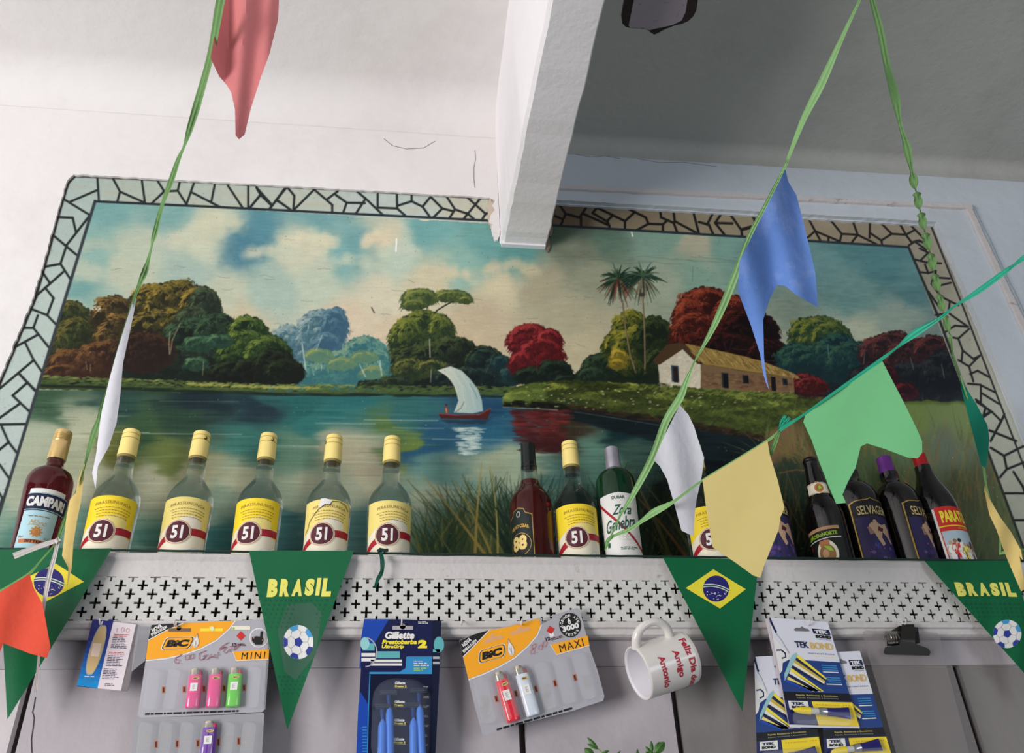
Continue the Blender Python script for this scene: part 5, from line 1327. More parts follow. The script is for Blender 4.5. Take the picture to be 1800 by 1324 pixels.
T3 = ((1165, 980), (1334, 984), (1305, 1251))
pennant('dark green pennant with flag diamond hanging between mug and glue packs', T3, lambda a, t: flag_print(a, (1205.4, 1034), (1254, 1001), (1311, 1036), (1265.6, 1070), (1258.7, 1035), 23, 23), (7, 2, .3))
T4 = ((1625, 986.5), (1783, 985.5), (1840, 1228))
def pr4(a, t):
    brasil_print(a, (1732, 1037), 104, 25, (1770.6, 1114.5), (25, 25), 0.02, T4, [(1062, 1090, 8.5)])
pennant('green BRASIL pennant with a football at the far right end of the shelf', T4, pr4, (13, 1.4, 2.2))
M_CORD = mat('dark_green_cord', (14, 44, 36), .6, var=.2, scale=300)
mb = MB(); cp = []
for k in range(130):
    x = -120 + 2080 * k / 129; y = 967.2 + .0118 * (x - 190) + .9 * math.sin(k * 1.7) * .3
    cp.append(at(x, y, -.1685))
mb.tube(cp, .0022, M_CORD, 6)
o = mb.build('garland_string', None, at(900, 975, -.17)); tag(o, 'thin dark green cord strung along the top edge of the shelf', 'cord')
mb = MB(); ribbon(mb, [(668, 966, -.172, 5, 0), (672, 985, -.176, 8, .3), (671, 1005, -.177, 7, -.4), (664, 1020, -.176, 8, .5), (659, 1034, -.176, 3, 0)], mat('dark_green_tape', (10, 84, 66), .6, transl=.1))
mb.tube([at(664, 970, -.172), at(668, 966, -.174), at(676, 968, -.173), at(682, 967, -.172)], .003, M_CORD, 6)
o = mb.build('knotted_tape', None, at(668, 970, -.17)); tag(o, 'short end of dark green tape knotted round the cord', 'tape')

# ------------------------------------------------------------------ crepe ribbons and tissue flags strung across the room
R_GREEN = mat('light_green_crepe', (158, 204, 136), .7, var=.12, scale=60, transl=.2, bump=.25, bscale=500)
R_GREEND = mat('mid_green_crepe', (122, 164, 100), .7, var=.12, scale=60, transl=.2, bump=.25, bscale=500)
R_TEAL = mat('teal_crepe', (60, 190, 156), .55, var=.12, scale=60, transl=.2, bump=.25, bscale=500)
R_WHITE = mat('white_paper_tape', (216, 210, 206), .7, var=.04, transl=.2)
def tissue(name, rgb, tl=.2): return mat(name, rgb, .75, var=.05, scale=30, transl=tl * .5, bump=.3, bscale=70)
T_WHITE = tissue('white_tissue', (236, 234, 240)); T_YEL = tissue('pale_yellow_tissue', (244, 214, 132)); T_YELD = tissue('dull_yellow_tissue', (206, 190, 122)); T_BLUE = tissue('blue_tissue', (78, 122, 222), .45)
T_BLUE = mat('blue_tissue_mottled', (112, 152, 226), .75, var=.16, scale=22, transl=.12, bump=.3, bscale=60, stain=(14.0, .56, .72, (160, 182, 240), .6))
T_GREEN = tissue('mint_green_tissue', (118, 196, 136), .4); T_TEAL = tissue('teal_tissue', (12, 142, 112), .35); T_RED = tissue('orange_red_tissue', (232, 84, 58), .35); T_PINK = tissue('coral_pink_tissue', (226, 138, 138), .5)

mb = MB()
ribbon(mb, [(404, -70, -.72, 17, 0), (388, 0, -.68, 16, 0), (372, 90, -.63, 15, .3), (352, 165, -.58, 14, .1), (337, 215, -.56, 11, -.5), (325, 255, -.53, 9, .6), (314, 280, -.51, 9, .2), (301, 318, -.49, 10, 0), (285, 362, -.46, 9, .4), (273, 407, -.44, 8, -.3), (267, 432, -.43, 10, .9), (260, 461, -.41, 8, .2), (254, 478, -.40, 10, -.8), (247, 496, -.39, 8, 0),
            (236, 525, -.38, 5, 0), (212, 600, -.34, 4, 0), (192, 672, -.31, 4, 0), (178, 716, -.29, 5, 0), (174, 738, -.285, 9, .2), (166, 760, -.28, 12, .1), (157, 790, -.27, 9, .3), (151, 812, -.265, 4, 0), (140, 850, -.255, 3, 0), (122, 892, -.235, 3, .2), (112, 920, -.225, 7, 0), (101, 952, -.215, 5, 0)], R_GREEND)
rb1 = mb.build('crepe_ribbon', None, at(101, 952, -.21)); tag(rb1, 'twisted green crepe ribbon dropping across the left of the mural to a knot', 'ribbon', None)

mb = MB()
ribbon(mb, [(1524, -30, -.78, 6, 0), (1511, 0, -.75, 5, 0), (1480, 67, -.70, 8, .2), (1444, 147, -.64, 14, 0), (1413, 209, -.59, 11, .3), (1387, 275, -.54, 7, .6), (1379, 294, -.52, 5, 0), (1345, 362, -.48, 7, 0), (1316, 418, -.45, 9, 0), (1291, 488, -.42, 13, .2), (1270, 540, -.39, 13, 0), (1249, 585, -.37, 9, 0), (1221, 636, -.35, 3, 0), (1206, 672, -.33, 9, 0), (1195, 700, -.32, 13, 0), (1171, 740, -.30, 13, .1), (1147, 804, -.27, 13, 0), (1111, 873, -.235, 9, .1), (1089, 909, -.21, 4, 0), (1064, 967, -.172, 3, 0)], R_GREEN)
o = mb.build('crepe_ribbon', None, at(1064, 967, -.17)); tag(o, 'long light green ribbon running from the ceiling down to the shelf beside the gin bottle', 'ribbon')
mb = MB()
ribbon(mb, [(1064, 967, -.172, 3, 0), (1069, 950, -.18, 7, .2), (1082, 941, -.19, 5, 0), (1104, 932, -.21, 7, .5), (1127, 917, -.235, 7, 0), (1149, 901, -.26, 12, .1), (1172, 889, -.28, 9, 0), (1190, 878, -.30, 5, 0), (1236, 844, -.345, 4, 0), (1290, 811, -.39, 4, 0), (1349, 775, -.44, 5, 0), (1371, 757, -.46, 5, 0)], R_GREEN)
ribbon(mb, [(1370, 757, -.46, 3, 0), (1366, 768, -.459, 7, .2), (1360, 784, -.458, 8, 0), (1354, 800, -.457, 6, 0)], R_GREEND)
o = mb.build('crepe_ribbon', None, at(1066, 965, -.17)); tag(o, 'short light green ribbon rising from the shelf behind the white flag to the teal knot', 'ribbon')
mb = MB()
ribbon(mb, [(1371, 757, -.46, 5, 0), (1393, 742, -.48, 5, 0), (1416, 727, -.49, 4, 0), (1466, 691, -.53, 5, 0), (1510, 660, -.56, 6, .3), (1552, 630, -.59, 6, 0), (1577, 611, -.61, 4, 0), (1607, 587, -.63, 12, .3), (1649, 561, -.66, 6, .8), (1665, 549, -.67, 5, 0), (1682, 536, -.68, 4, 0), (1720, 512, -.71, 9, .2), (1765, 479, -.74, 9, .1), (1783, 466, -.76, 5, 0), (1802, 452, -.77, 9, 0), (1850, 420, -.80, 9, 0)], R_TEAL)
for (x, y) in ((1388, 734), (1380, 730), (1392, 741)):
    ribbon(mb, [(1371, 757, -.462, 5, 0), ((1371 + x) / 2 - 3, (757 + y) / 2, -.466, 7, .3), (x, y, -.468, 5, 0)], R_TEAL)
o = mb.build('crepe_ribbon', None, at(1371, 757, -.46)); tag(o, 'teal ribbon slanting up to the right edge, knotted beside the pale yellow flag', 'ribbon')
mb = MB()
pts = [(1524, -40, -.78, 10, 0), (1533, 0, -.76, 10, 0), (1547, 53, -.73, 10, .3), (1560, 120, -.70, 12, 0), (1573, 169, -.67, 14, .2), (1582, 218, -.64, 5, .4), (1590, 245, -.63, 9, .1), (1596, 267, -.62, 11, .5), (1602, 300, -.60, 6, 0)]
tw = 0; y = 312; x = 1604
ys = np.interp(np.arange(300, 592, 9), [300, 592], [300, 592]); 
for k, yy in enumerate(range(309, 590, 9)):
    xx = np.interp(yy, [300, 330, 376, 413, 446, 496, 546, 590], [1602, 1609, 1619, 1627, 1635.5, 1645.5, 1658, 1670])
    pts.append((xx, yy, -.60 + .16 * (yy - 300) / 290, 12 if yy < 520 else 10, (k % 4) * .8))
pts += [(1671, 600, -.44, 6, 0), (1676, 630, -.42, 4, 0), (1687, 660, -.40, 3, 0)]
ribbon(mb, pts, R_GREEND)
ribbon(mb, [(1687, 658, -.40, 3, 0), (1700, 700, -.385, 3, 0), (1722, 760, -.36, 3, 0), (1729, 822, -.335, 4, .3), (1732, 848, -.325, 4, 0), (1740, 880, -.31, 3, 0), (1756, 925, -.29, 4, 0), (1757, 974, -.25, 4, 0)], R_GREEN)
ribbon(mb, [(1756, 974, -.25, 4, 0), (1780, 968, -.26, 6, .2), (1806, 966, -.27, 4, 0), (1830, 960, -.28, 4, 0)], R_GREEN)
o = mb.build('crepe_ribbon', None, at(1757, 974, -.25)); tag(o, 'tightly twisted green ribbon hanging over the right border of the mural', 'ribbon')

def tflag(label, pts, Yc, m, fold=None, th=.00035, art=None, mats2=None):
    """tissue flag: Yc = (Y, dY/dx, dY/dy about the first point), fold = (fx, fy, amp, phase) list"""
    x0, y0 = pts[0]
    def Yf(x, y):
        Y = Yc[0] + Yc[1] * (x - x0) + Yc[2] * (y - y0)
        for fx, fy, am, ph in (fold or []): Y += am * math.sin(fx * (x - x0) + fy * (y - y0) + ph)
        return Y
    a = None
    if mats2:
        a = Art()
        for pp, mm in mats2: a.poly(dens(pp, 9.0), mm, 1)
    mb = MB(); leaf_sheet(mb, pts, Yf, m, th, 6.0, a)
    o = mb.build('paper_flag', None, at(x0, y0, Yc[0])); tag(o, label, 'paper flag', 'tissue paper flags strung across the room'); return o
tflag('coral pink tissue flag hanging from the ribbon against the white ceiling', [(394, -40), (370, 102), (385, 134), (399, 150), (406.5, 163), (413, 193), (414, 238), (420, 245), (430, 237), (440.5, 192.6), (458.6, 136), (473, 97), (489, 34), (492, -40)], (-.66, .0004, .0002), T_PINK, [(.12, .01, .006, 0), (.05, 0, .01, 1.5)])
tflag('narrow folded white flag on the left green ribbon', [(236, 522), (240, 526), (230, 575), (216, 640), (212, 690), (205, 743), (192, 784), (172, 820), (168, 860), (162, 832), (169, 798), (176, 740), (180, 718), (192, 668), (205, 620), (222, 565)], (-.38, .0, .0004), T_WHITE, [(.12, .02, .003, 0)])
tflag('narrow folded pale yellow flag hanging beside the red aperitif bottle', [(149, 814), (147, 843), (142, 884), (135.5, 915), (129, 955), (126, 1000), (118, 1032), (120, 998), (109, 977), (117, 907), (122.7, 879), (133, 866), (139, 838)], (-.265, .0, .0003), T_YEL, [(.12, .02, .002, 0)])
tflag('orange red flag with a notched lower edge at the bottom left corner', [(52, 1009), (60, 1035), (75, 1062), (88.5, 1137), (83, 1157), (52, 1149), (6, 1131), (0, 1146), (-30, 1156), (-44, 1066), (0, 1041)], (-.235, .0, -.0001), T_RED, [(.06, .02, .004, .5)])
tflag('blue tissue flag with two long points in front of the painted farmhouse', [(1380, 296), (1371, 317), (1333, 393), (1300, 459), (1297, 512), (1320, 572), (1336, 622), (1341, 655), (1346, 672), (1352, 686), (1347, 662), (1343, 629), (1341.5, 562), (1353, 526), (1366, 501), (1380, 502.6), (1400, 519), (1438, 540), (1433, 479), (1413, 393), (1400, 343), (1386, 320)], (-.52, .0002, .0004), T_BLUE, [(.09, -.02, .006, 1), (.03, .012, .008, 0)])
tflag('large white flag left of the pale yellow one, above the gin bottle', [(1195, 712), (1210, 729), (1220, 750), (1230, 782), (1237.7, 805), (1233, 841), (1224.6, 877), (1221, 905), (1219, 943), (1198, 933), (1189, 900), (1173, 844), (1160, 820), (1149, 809), (1170, 762)], (-.32, .0002, .0003), T_WHITE, [(.10, -.02, .003, 1)])
tflag('large dull yellow flag hanging in front of the bottles', [(1235, 844), (1290, 811), (1349, 775), (1353, 799), (1366.5, 842), (1379, 893), (1372, 909), (1368.5, 932), (1353, 970), (1343, 995), (1336.5, 1016), (1324, 1012), (1294, 990), (1252.6, 962), (1245, 917), (1239, 877)], (-.345, -.0009, .0002), T_YELD, [(.045, .02, .004, 0)])
tflag('mint green flag with notched end hanging from the teal ribbon', [(1415.5, 730), (1466, 694), (1551, 635), (1588, 706), (1610, 750.6), (1621, 776), (1621, 796), (1613, 806), (1596, 804.7), (1554.5, 789), (1524, 779.7), (1513, 785), (1503.7, 823), (1489.7, 848.7), (1481, 869.7), (1487, 884), (1470, 886), (1457, 855.7), (1440.7, 813.7), (1426.7, 774), (1412, 742)], (-.49, -.0007, .0001), T_GREEN, [(.04, .015, .004, 0)])
tflag('narrow dark teal flag over the right border of the mural', [(1686, 656), (1701, 686), (1715.5, 709), (1736, 748), (1739, 770), (1736, 809), (1732, 823), (1724, 817), (1715.5, 784), (1701.7, 731), (1690.5, 687)], (-.40, .0, .0003), T_TEAL, [(.1, .02, .003, 0)])
tflag('narrow pale yellow flag at the right edge, above the right BRASIL pennant', [(1732, 846), (1738, 874), (1758, 909), (1777, 935), (1795, 968), (1798, 985), (1792, 978), (1803, 1035), (1795, 1040), (1784, 1015), (1771, 984), (1762, 961), (1751, 930), (1739, 905), (1730, 862)], (-.325, .0, .0003), T_YEL, [(.12, .02, .003, 0)])
# white tape tied at the left knot and the green string to the corner
mb = MB()
ribbon(mb, [(101, 953, -.218, 7, 0), (94, 953, -.220, 9, .2), (60, 964, -.222, 10, .1), (24, 978, -.224, 11, 0)], R_WHITE)
ribbon(mb, [(101, 952, -.218, 7, 0), (97, 975, -.222, 8, .2), (87, 1012, -.226, 9, 0), (78, 1062, -.23, 8, .3), (72.5, 1114, -.232, 6, 0), (68, 1160, -.234, 5, .2), (63, 1218, -.234, 5, 0)], R_WHITE)
mb.tube([at(98, 950, -.222), at(102, 955, -.226), at(105, 952, -.222), at(101, 947, -.220), at(98, 951, -.224)], .0030, R_WHITE, 7)
o = mb.build('white_tape', None, at(101, 953, -.218)); tag(o, 'white paper tape knotted at the left end of the ribbon, with hanging tail', 'tape')
mb = MB(); ribbon(mb, [(98, 956, -.219, 3, 0), (72, 986, -.224, 4, .3), (52, 1008, -.232, 5, 0), (24, 1026, -.235, 5, 0), (0, 1040, -.236, 5, 0), (-44, 1064, -.238, 5, 0)], R_GREEN)
o = mb.build('crepe_ribbon', None, at(98, 956, -.219)); tag(o, 'thin light green ribbon running from the knot to the bottom left flag', 'ribbon')
# ------------------------------------------------------------------ goods hanging on small hooks under the shelf
M_HOOK = mat('white_painted_hook', (214, 208, 204), .5, var=.08)
M_PVC = mat('clear_blister_plastic', (236, 238, 242), .03, spec=1.0, transp=.88, var=0)
M_PVCE = mat('blister_edge_plastic', (206, 206, 210), .12, spec=.8, transp=.72, var=0)
K_GREY = ink('card_silver_grey', (176, 174, 180), .4); K_ORANGE = ink('card_orange', (248, 168, 30)); K_HAND = ink('pen_dark_red', (158, 84, 100)); K_DBLUE = ink('card_navy', (16, 24, 70), .3); K_BLUE = ink('card_blue', (24, 70, 168), .3)
K_LBLUE = ink('card_light_blue', (52, 140, 196), .3); K_TEAL = ink('card_teal', (96, 176, 180), .3)

def cardbox(mb, outline, Y, m, art=None, th=.0012, grid=40.0, Yf=None, edge=None):
    leaf_sheet(mb, outline, Yf or (lambda x, y: Y), m, th, grid, art, False, edge)

def hook(x, y, Y, label, drop=14, group='white hooks under the shelf'):
    """wire cup-hook whose top sits in the moulding at pixel x, y"""
    mb = MB(); p = at(x, y, -.166); q = at(x, y, Y)
    pts = [p + Vector((0, .006, 0)), p, p + Vector((0, (Y - -.166) * .5 , -.001))]
    r = .007
    for k in range(9):
        a = math.pi * (k / 8); pts.append(Vector((p.x, Y - .002 + r * math.cos(a) * 1.0 - .002, p.z - .003 - r * math.sin(a))))
    mb.tube(pts, .0012, M_HOOK, 7)
    o = mb.build('wall_hook', None, p); tag(o, label, 'hook', group)
    return o

def bubble(mb, c0, c1, hw, Y, depth, m):
    """rounded clear dome between pixel c0 (top) and c1 (bottom), half width hw"""
    c0 = Vector(c0); c1 = Vector(c1); d = (c1 - c0).normalized(); nrm = Vector((-d.y, d.x)); L = (c1 - c0).length
    rings = []
    for (sc, dp) in ((1.0, 0), (.97, .35), (.90, .75), (.78, .95), (.55, 1.0)):
        ring = []; w2 = hw - hw * (1 - sc) * 1.1; l2 = L / 2 - hw * (1 - sc) * 1.1; r = w2 * .75; mid = (c0 + c1) / 2
        for cx, cy, a in ((1, 1, 0), (-1, 1, 90), (-1, -1, 180), (1, -1, 270)):
            for k in range(5):
                t = math.radians(a + 22.5 * k); x = cx * (w2 - r) + r * math.cos(t); y = cy * (l2 - r) + r * math.sin(t)
                p = mid + nrm * x + d * y; ring.append(at(p.x, p.y, Y - depth * dp))
        rings.append(ring)
    n = 20; vs = [v for r_ in rings for v in r_]; fs = [(i * n + k, i * n + (k + 1) % n, (i + 1) * n + (k + 1) % n, (i + 1) * n + k) for i in range(4) for k in range(n)] + [tuple(4 * n + k for k in range(n))]
    mb.add(vs, fs, m, True)

L_METAL = mat('lighter_hood_metal', (214, 206, 190), .25, metal=.85, var=.08)
def lighter(c0, c1, hw, Y, rgb, cname, label, sticker=True, dark=(150, 20, 40)):
    """disposable lighter lying in its bubble: top at pixel c0, foot at c1"""
    A = at(c0[0], c0[1], Y); B = at(c1[0], c1[1], Y); up = (A - B); L = up.length; up.normalize(); out = Vector((0, -1, 0)); side = up.cross(out); side.normalize(); side = -side if side.x < 0 else side
    R = (at(c0[0] + hw, c0[1], Y) - at(c0[0], c0[1], Y)).length
    root = empty('cigarette_lighter', B, label, 'lighter', 'lighters in the blister packs')
    mbody = mat('lighter_plastic_' + cname, rgb, .16, var=.04, coat=.4)
    def ring(t, sx, sy, n=20, dx=0):
        r = []
        for k in range(n):
            a = 2 * math.pi * k / n; ca, sa = math.cos(a), math.sin(a)
            r.append(B + up * (L * t) + side * (R * sx * math.copysign(abs(ca) ** .75, ca) + dx) + out * (R * .62 * sy * math.copysign(abs(sa) ** .85, sa)))
        return r
    def loft(levels, m, name, parent=root):
        mb = MB(); n = 20; vs = []
        for l in levels: vs += ring(*l[:3], dx=(l[3] if len(l) > 3 else 0))
        fs = [(i * n + k, i * n + (k + 1) % n, (i + 1) * n + (k + 1) % n, (i + 1) * n + k) for i in range(len(levels) - 1) for k in range(n)]
        fs += [tuple(range(n - 1, -1, -1)), tuple((len(levels) - 1) * n + k for k in range(n))]
        mb.add(vs, fs, m, True); return mb.build(name, parent, None, 50)
    loft([(0, .90, .85), (.012, .97, .95), (.03, 1, 1), (.78, .97, 1), (.82, .94, .95)], mbody, 'body')
    loft([(.82, .70, .88, -R * .22), (.93, .66, .86, -R * .24), (.985, .60, .8, -R * .25), (1.0, .5, .7, -R * .25)], L_METAL, 'metal_hood')
    loft([(.82, .30, .55, R * .60), (.90, .28, .5, R * .60), (.93, .2, .4, R * .55)], mat('lighter_button_' + cname, dark, .3), 'button')
    mb = MB(); w0 = B + up * (L * .935) + side * (R * .18); mb.tube([w0 - out * R * .25, w0 + out * R * .25 * 1], R * .26, mat('spark_wheel_steel', (90, 86, 84), .4, metal=.8), 12); mb.build('spark_wheel', root)
    mb = MB()
    P = lambda u, v, ly: B + up * (L * v) + side * (R * u) + out * (R * .62 + .0003 + ly * .0001)
    if sticker:
        a = Art(); a.rect(-.52, .40, .50, .60, I_WHITE, 0); a.text('E', 0, .50, .35, .10, I_GREY, 1); a.mesh(mb, P); mb.build('price_sticker', root)
    mb = MB(); a = Art(); a.disc(.15, .72, .52, mat('lighter_logo_gold', (214, 190, 120), .4), 0, .035); a.text('BiC', .15, .72, .62, .035, I_BLACK, 1, bold=.04)
    a.mesh(mb, P); mb.build('logo', root)
    return root

def flame(a, cx, cy, w_, h, ux, uy):
    a.frame((cx, cy), ux, uy)
    pts = [(0, .5), (.12, .28), (.36, .02), (.46, -.24), (.30, -.44), (0, -.5), (-.32, -.42), (-.46, -.22), (-.34, .04), (-.14, .22)]
    a.poly([(x * w_, y * h) for x, y in pts], I_WHITE, 4); a.stroke([(x * w_ * .9, y * h * .9) for x, y in pts + pts[:1]], .7, I_TAN, 5)
    a.stroke([(-.12 * w_, .0), (-.05 * w_, -.24 * h), (0, -.44 * h), (.06 * w_, -.2 * h), (.14 * w_, .02 * h)], .7, I_GREY, 6)
    a.frame((0, 0), (1, 0), (0, 1))

def script_word(a, pts, wd, m, ly=6): a.stroke(pts, wd, m, ly)

def logo_bic(a, cx, cy, w_, h, ux, uy):
    a.frame((cx, cy), ux, uy)
    def par(s, r=.26):
        q = []
        for X, Y_, a0 in ((.5, .5, 0), (-.5, .5, 90), (-.5, -.5, 180), (.5, -.5, 270)):
            for k in range(5):
                t = math.radians(a0 + 22.5 * k); x = (X * w_ * s - math.copysign(h * r, X)) + h * r * math.cos(t); y = (Y_ * h * s - math.copysign(h * r, Y_)) + h * r * math.sin(t); q.append((x + y * .3, y))
        return q
    a.poly(par(1.06), I_WHITE, 3); a.poly(par(1.0), I_BLACK, 4); a.poly(par(.93), K_ORANGE, 5)
    a.text('BiC', 0, 0, w_ * .78, h * .62, I_BLACK, 6, bold=.075, shear=.28)
    a.frame((0, 0), (1, 0), (0, 1))

# --- hooks
for (x, y, lb) in [(313, 1096, 'white hook holding the MINI lighter card'), (706, 1094, 'white hook holding the razor pack'), (810, 1094, 'empty white hook between the razor pack and the MAXI lighter card'), (914, 1094, 'white hook holding the tilted MAXI lighter card'), (1152, 1096, 'white hook holding the mug by its handle'), (1579, 1094, 'white hook holding the spring clip'), (1412, 1095, 'white hook behind the front glue pack'), (184, 1094, 'white hook behind the plaster strip pack')]:
    hook(x, y, -.180, lb)

# --- lighter card, MINI
YC = -.1755
cA = lambda x, y: (230 + x / 5.212, 1070 + y / 5.212)
cardO = [cA(185, 165), cA(205, 140), cA(480, 128), cA(1258, 100), cA(1280, 118), cA(1240, 520), cA(1222, 925), cA(1205, 948), cA(640, 978), cA(95, 1000), cA(62, 975), cA(70, 930), cA(135, 480)]
a = Art()
a.poly([cA(190, 150), cA(480, 132), cA(160, 285)], I_BLACK, 1)
a.poly([cA(160, 290), cA(320, 205), cA(480, 134), cA(950, 112), cA(890, 190), cA(780, 285), cA(640, 360), cA(480, 415), cA(320, 452), cA(135, 470)], K_ORANGE, 1)
a.stroke([cA(958, 112), cA(898, 192), cA(788, 290), cA(645, 367), cA(482, 423), cA(320, 460), cA(135, 478)], 2.0, I_WHITE, 2); a.stroke([cA(160, 288), cA(320, 203), cA(482, 132)], 1.4, I_WHITE, 2)
up = upv(330, 1130); uxA = (.995, -.03)
import math as _m
def rotu(u, deg): t = _m.radians(deg); return (u[0] * _m.cos(t) - u[1] * _m.sin(t), u[0] * _m.sin(t) + u[1] * _m.cos(t))
a.frame(cA(238, 178), rotu((1, 0), -28), rotu((0, -1), -24)); a.text('NOVA', 0, 0, 20, 7.2, I_WHITE, 3, bold=.05); a.frame(cA(258, 205), rotu((1, 0), -28), rotu((0, -1), -24)); a.text('EMBALAGEM', 0, 0, 31, 5.2, I_WHITE, 3, bold=.04); a.frame((0, 0), (1, 0), (0, 1))
logo_bic(a, *cA(430, 318), 50, 21, uxA, up); flame(a, *cA(598, 290), 13, 27, uxA, up)
a.rect(*cA(345, 212), *cA(548, 180), mat('dark_slot', (120, 100, 80), .8), 3); a.disc(*cA(440, 180), 4, mat('dark_slot2', (110, 96, 84), .8), 3)
a.rect(*cA(635, 208), *cA(845, 182), I_LYEL, 3); a.disc(*cA(742, 185), 5.2, I_YEL, 4); a.disc(*cA(745, 185), 3.6, I_CREAM, 5)
a.rect(*cA(925, 195), *cA(1095, 160), I_CREAM, 3); a.disc(*cA(940, 182), 2.2, I_LIME, 4)
c = cA(1008, 250); a.poly([(c[0], c[1] - 8), (c[0] + 8, c[1]), (c[0], c[1] + 8), (c[0] - 8, c[1])], I_BRED, 3); a.text('12', *cA(948, 332), 8, 6, I_BLACK, 3, bold=.04) if False else None
a.frame(cA(948, 332), (1, 0), (0, -1)); a.text('12', 0, 0, 8, 6, I_BLACK, 3, bold=.04); a.frame((0, 0), (1, 0), (0, 1))
a.smalltext(*cA(975, 320), *cA(1078, 345), 2, I_MAR, 3, 5); a.smalltext(*cA(985, 310), *cA(1040, 320), 1, I_GREY, 3, 2)
c = cA(1172, 268); a.disc(*c, 16.8, I_WHITE, 3, 17.2); a.disc(*c, 14.9, K_GREY, 4, 15.4); a.poly([(c[0] - 12, c[1] - 1), (c[0] - 4, c[1] - 3), (c[0] + 2, c[1] - 2), (c[0] + 3, c[1] - 12), (c[0] + 8, c[1] - 11), (c[0] + 7, c[1] - 2), (c[0] + 9, c[1] + 4), (c[0] + 6, c[1] + 12), (c[0] - 6, c[1] + 12), (c[0] - 12, c[1] + 5)], I_BLACK, 5); a.disc(c[0] - 9, c[1], 1.3, I_COPPER, 6); a.disc(c[0] + 7, c[1] + 4, 1.3, I_COPPER, 6)
a.poly([cA(938, 395), cA(1268, 372), cA(1262, 462), cA(968, 476)], K_ORANGE, 3); a.stroke([cA(1262, 465), cA(966, 479), cA(936, 395)], 1.2, I_WHITE, 4)
a.frame(cA(1122, 430), (1, -.04), upv(445, 1150)); a.text('MINI', 0, 0, 41, 12, I_BLACK, 5, bold=.0, spacing=1.4); a.frame((0, 0), (1, 0), (0, 1))
# pen marks: price and two words
for st in ([(470, 420), (410, 450), (400, 495), (430, 505), (452, 470), (410, 470)], [(460, 500), (464, 506)], [(505, 435), (500, 470), (530, 465), (540, 425), (512, 430)], [(545, 425), (540, 465), (575, 455), (580, 415), (552, 420)],
           [(690, 385), (630, 410), (622, 455), (640, 475), (680, 450), (685, 425), (655, 440)], [(660, 470), (700, 420), (715, 450), (735, 415), (745, 450), (770, 420), (790, 445), (800, 395), (815, 430)], [(690, 470), (740, 440), (800, 455)], [(895, 310), (830, 350), (805, 385), (850, 360), (880, 350), (845, 395), (870, 410), (905, 370)], [(905, 400), (925, 360), (940, 385), (955, 350), (950, 380), (1010, 322)], [(815, 365), (870, 350)], [(900, 350), (985, 335), (1020, 320)]):
    a.stroke([cA(*p) for p in st], 1.2, K_HAND, 7)
for q in range(6):
    x, y = [(300, 745), (488, 740), (672, 735), (855, 730), (1038, 725), (1400, 0)][q]
    if x < 1300: a.rect(*cA(x - 15, y + 30), *cA(x + 15, y - 30), I_COPPER, 2); a.rect(*cA(x - 8, y + 22), *cA(x + 6, y - 22), I_MAR, 3)
a.frame(cA(640, 950), (1, -.035), upv(350, 1250)); a.smalltext(-98, -2.2, 98, 2.2, 1, I_BLACK, 3, 9, .75); a.frame((0, 0), (1, 0), (0, 1))
root = empty('lighter_card', at(350, 1260, YC), 'grey and orange blister card lettered MINI, hanging between plaster pack and pennant', 'blister card')
mb = MB(); cardbox(mb, cardO, YC, K_GREY, a); mb.build('printed_card', root)
bub = [((225, 548), (165, 945), 66), ((410, 545), (345, 935), 62), ((600, 540), (562, 938), 70), ((785, 535), (750, 930), 70), ((965, 528), (935, 920), 70), ((1145, 520), (1110, 920), 70)]
mb = MB()
for c0, c1, hw in bub: bubble(mb, cA(*c0), cA(*c1), hw / 5.212, YC - .0012, .0115, M_PVC)
mb.build('blister_tray', root)
mb = MB()
for i in range(6):                                      # second row, below
    x0 = [150, 335, 530, 720, 905, 1100][i]
    bubble(mb, cA(x0, 1030), cA(x0 - 45, 1420), 70 / 5.212, YC - .0012, .0115, M_PVC)
mb.build('blister_tray', root)
mb = MB(); a = Art()
for i in range(5):
    x, y = [(232, 1245), (425, 1240), (613, 1235), (805, 1225), (988, 1215)][i]; a.rect(*cA(x - 15, y + 35), *cA(x + 15, y - 35), I_COPPER, 2); a.rect(*cA(x - 8, y + 26), *cA(x + 6, y - 26), I_MAR, 3)
for i in range(6):
    x0 = [150, 335, 530, 720, 905, 1100][i] - 10
    if i != 3: a.frame(cA(x0, 1180), (1, -.03), upv(300, 1290)); a.smalltext(-8, -22, 8, 20, 12, I_GREY, 1, i, .4)
a.frame((0, 0), (1, 0), (0, 1))
cardbox(mb, [cA(45, 1005), cA(600, 985), cA(1215, 955), cA(1222, 975), cA(1195, 1440), cA(0, 1440), cA(20, 1060)], YC, ink('card_dull_silver', (158, 158, 162), .4), a); mb.build('lower_card', root)
mb = MB(); cardbox(mb, [cA(60, 140), cA(185, 150), cA(160, 285), cA(130, 480), cA(5, 580), cA(15, 480)], YC + .0004, M_PVCE, None, .0008)
mb.build('plastic_rim', root); mb = MB(); cardbox(mb, [cA(1258, 96), cA(1290, 110), cA(1262, 500), cA(1232, 925), cA(1212, 930), cA(1240, 520)], YC - .0003, M_PVCE, None, .0008); mb.build('plastic_rim', root)
lighter(cA(605, 550), cA(562, 912), 64 / 5.212, YC - .0062, (232, 64, 140), 'pink', 'pink lighter with a white price sticker in the upper row of the MINI card')
lighter(cA(790, 548), cA(752, 908), 64 / 5.212, YC - .0062, (232, 64, 140), 'pink', 'pink lighter without price sticker, between the pink and green ones', sticker=False)
lighter(cA(965, 540), cA(935, 902), 64 / 5.212, YC - .0062, (96, 208, 40), 'green', 'green lighter in the upper row of the MINI card', dark=(190, 40, 50))
lighter(cA(735, 1030), cA(690, 1400), 68 / 5.212, YC - .0062, (112, 52, 160), 'purple', 'purple lighter in the lower row of the MINI card', dark=(200, 40, 90))

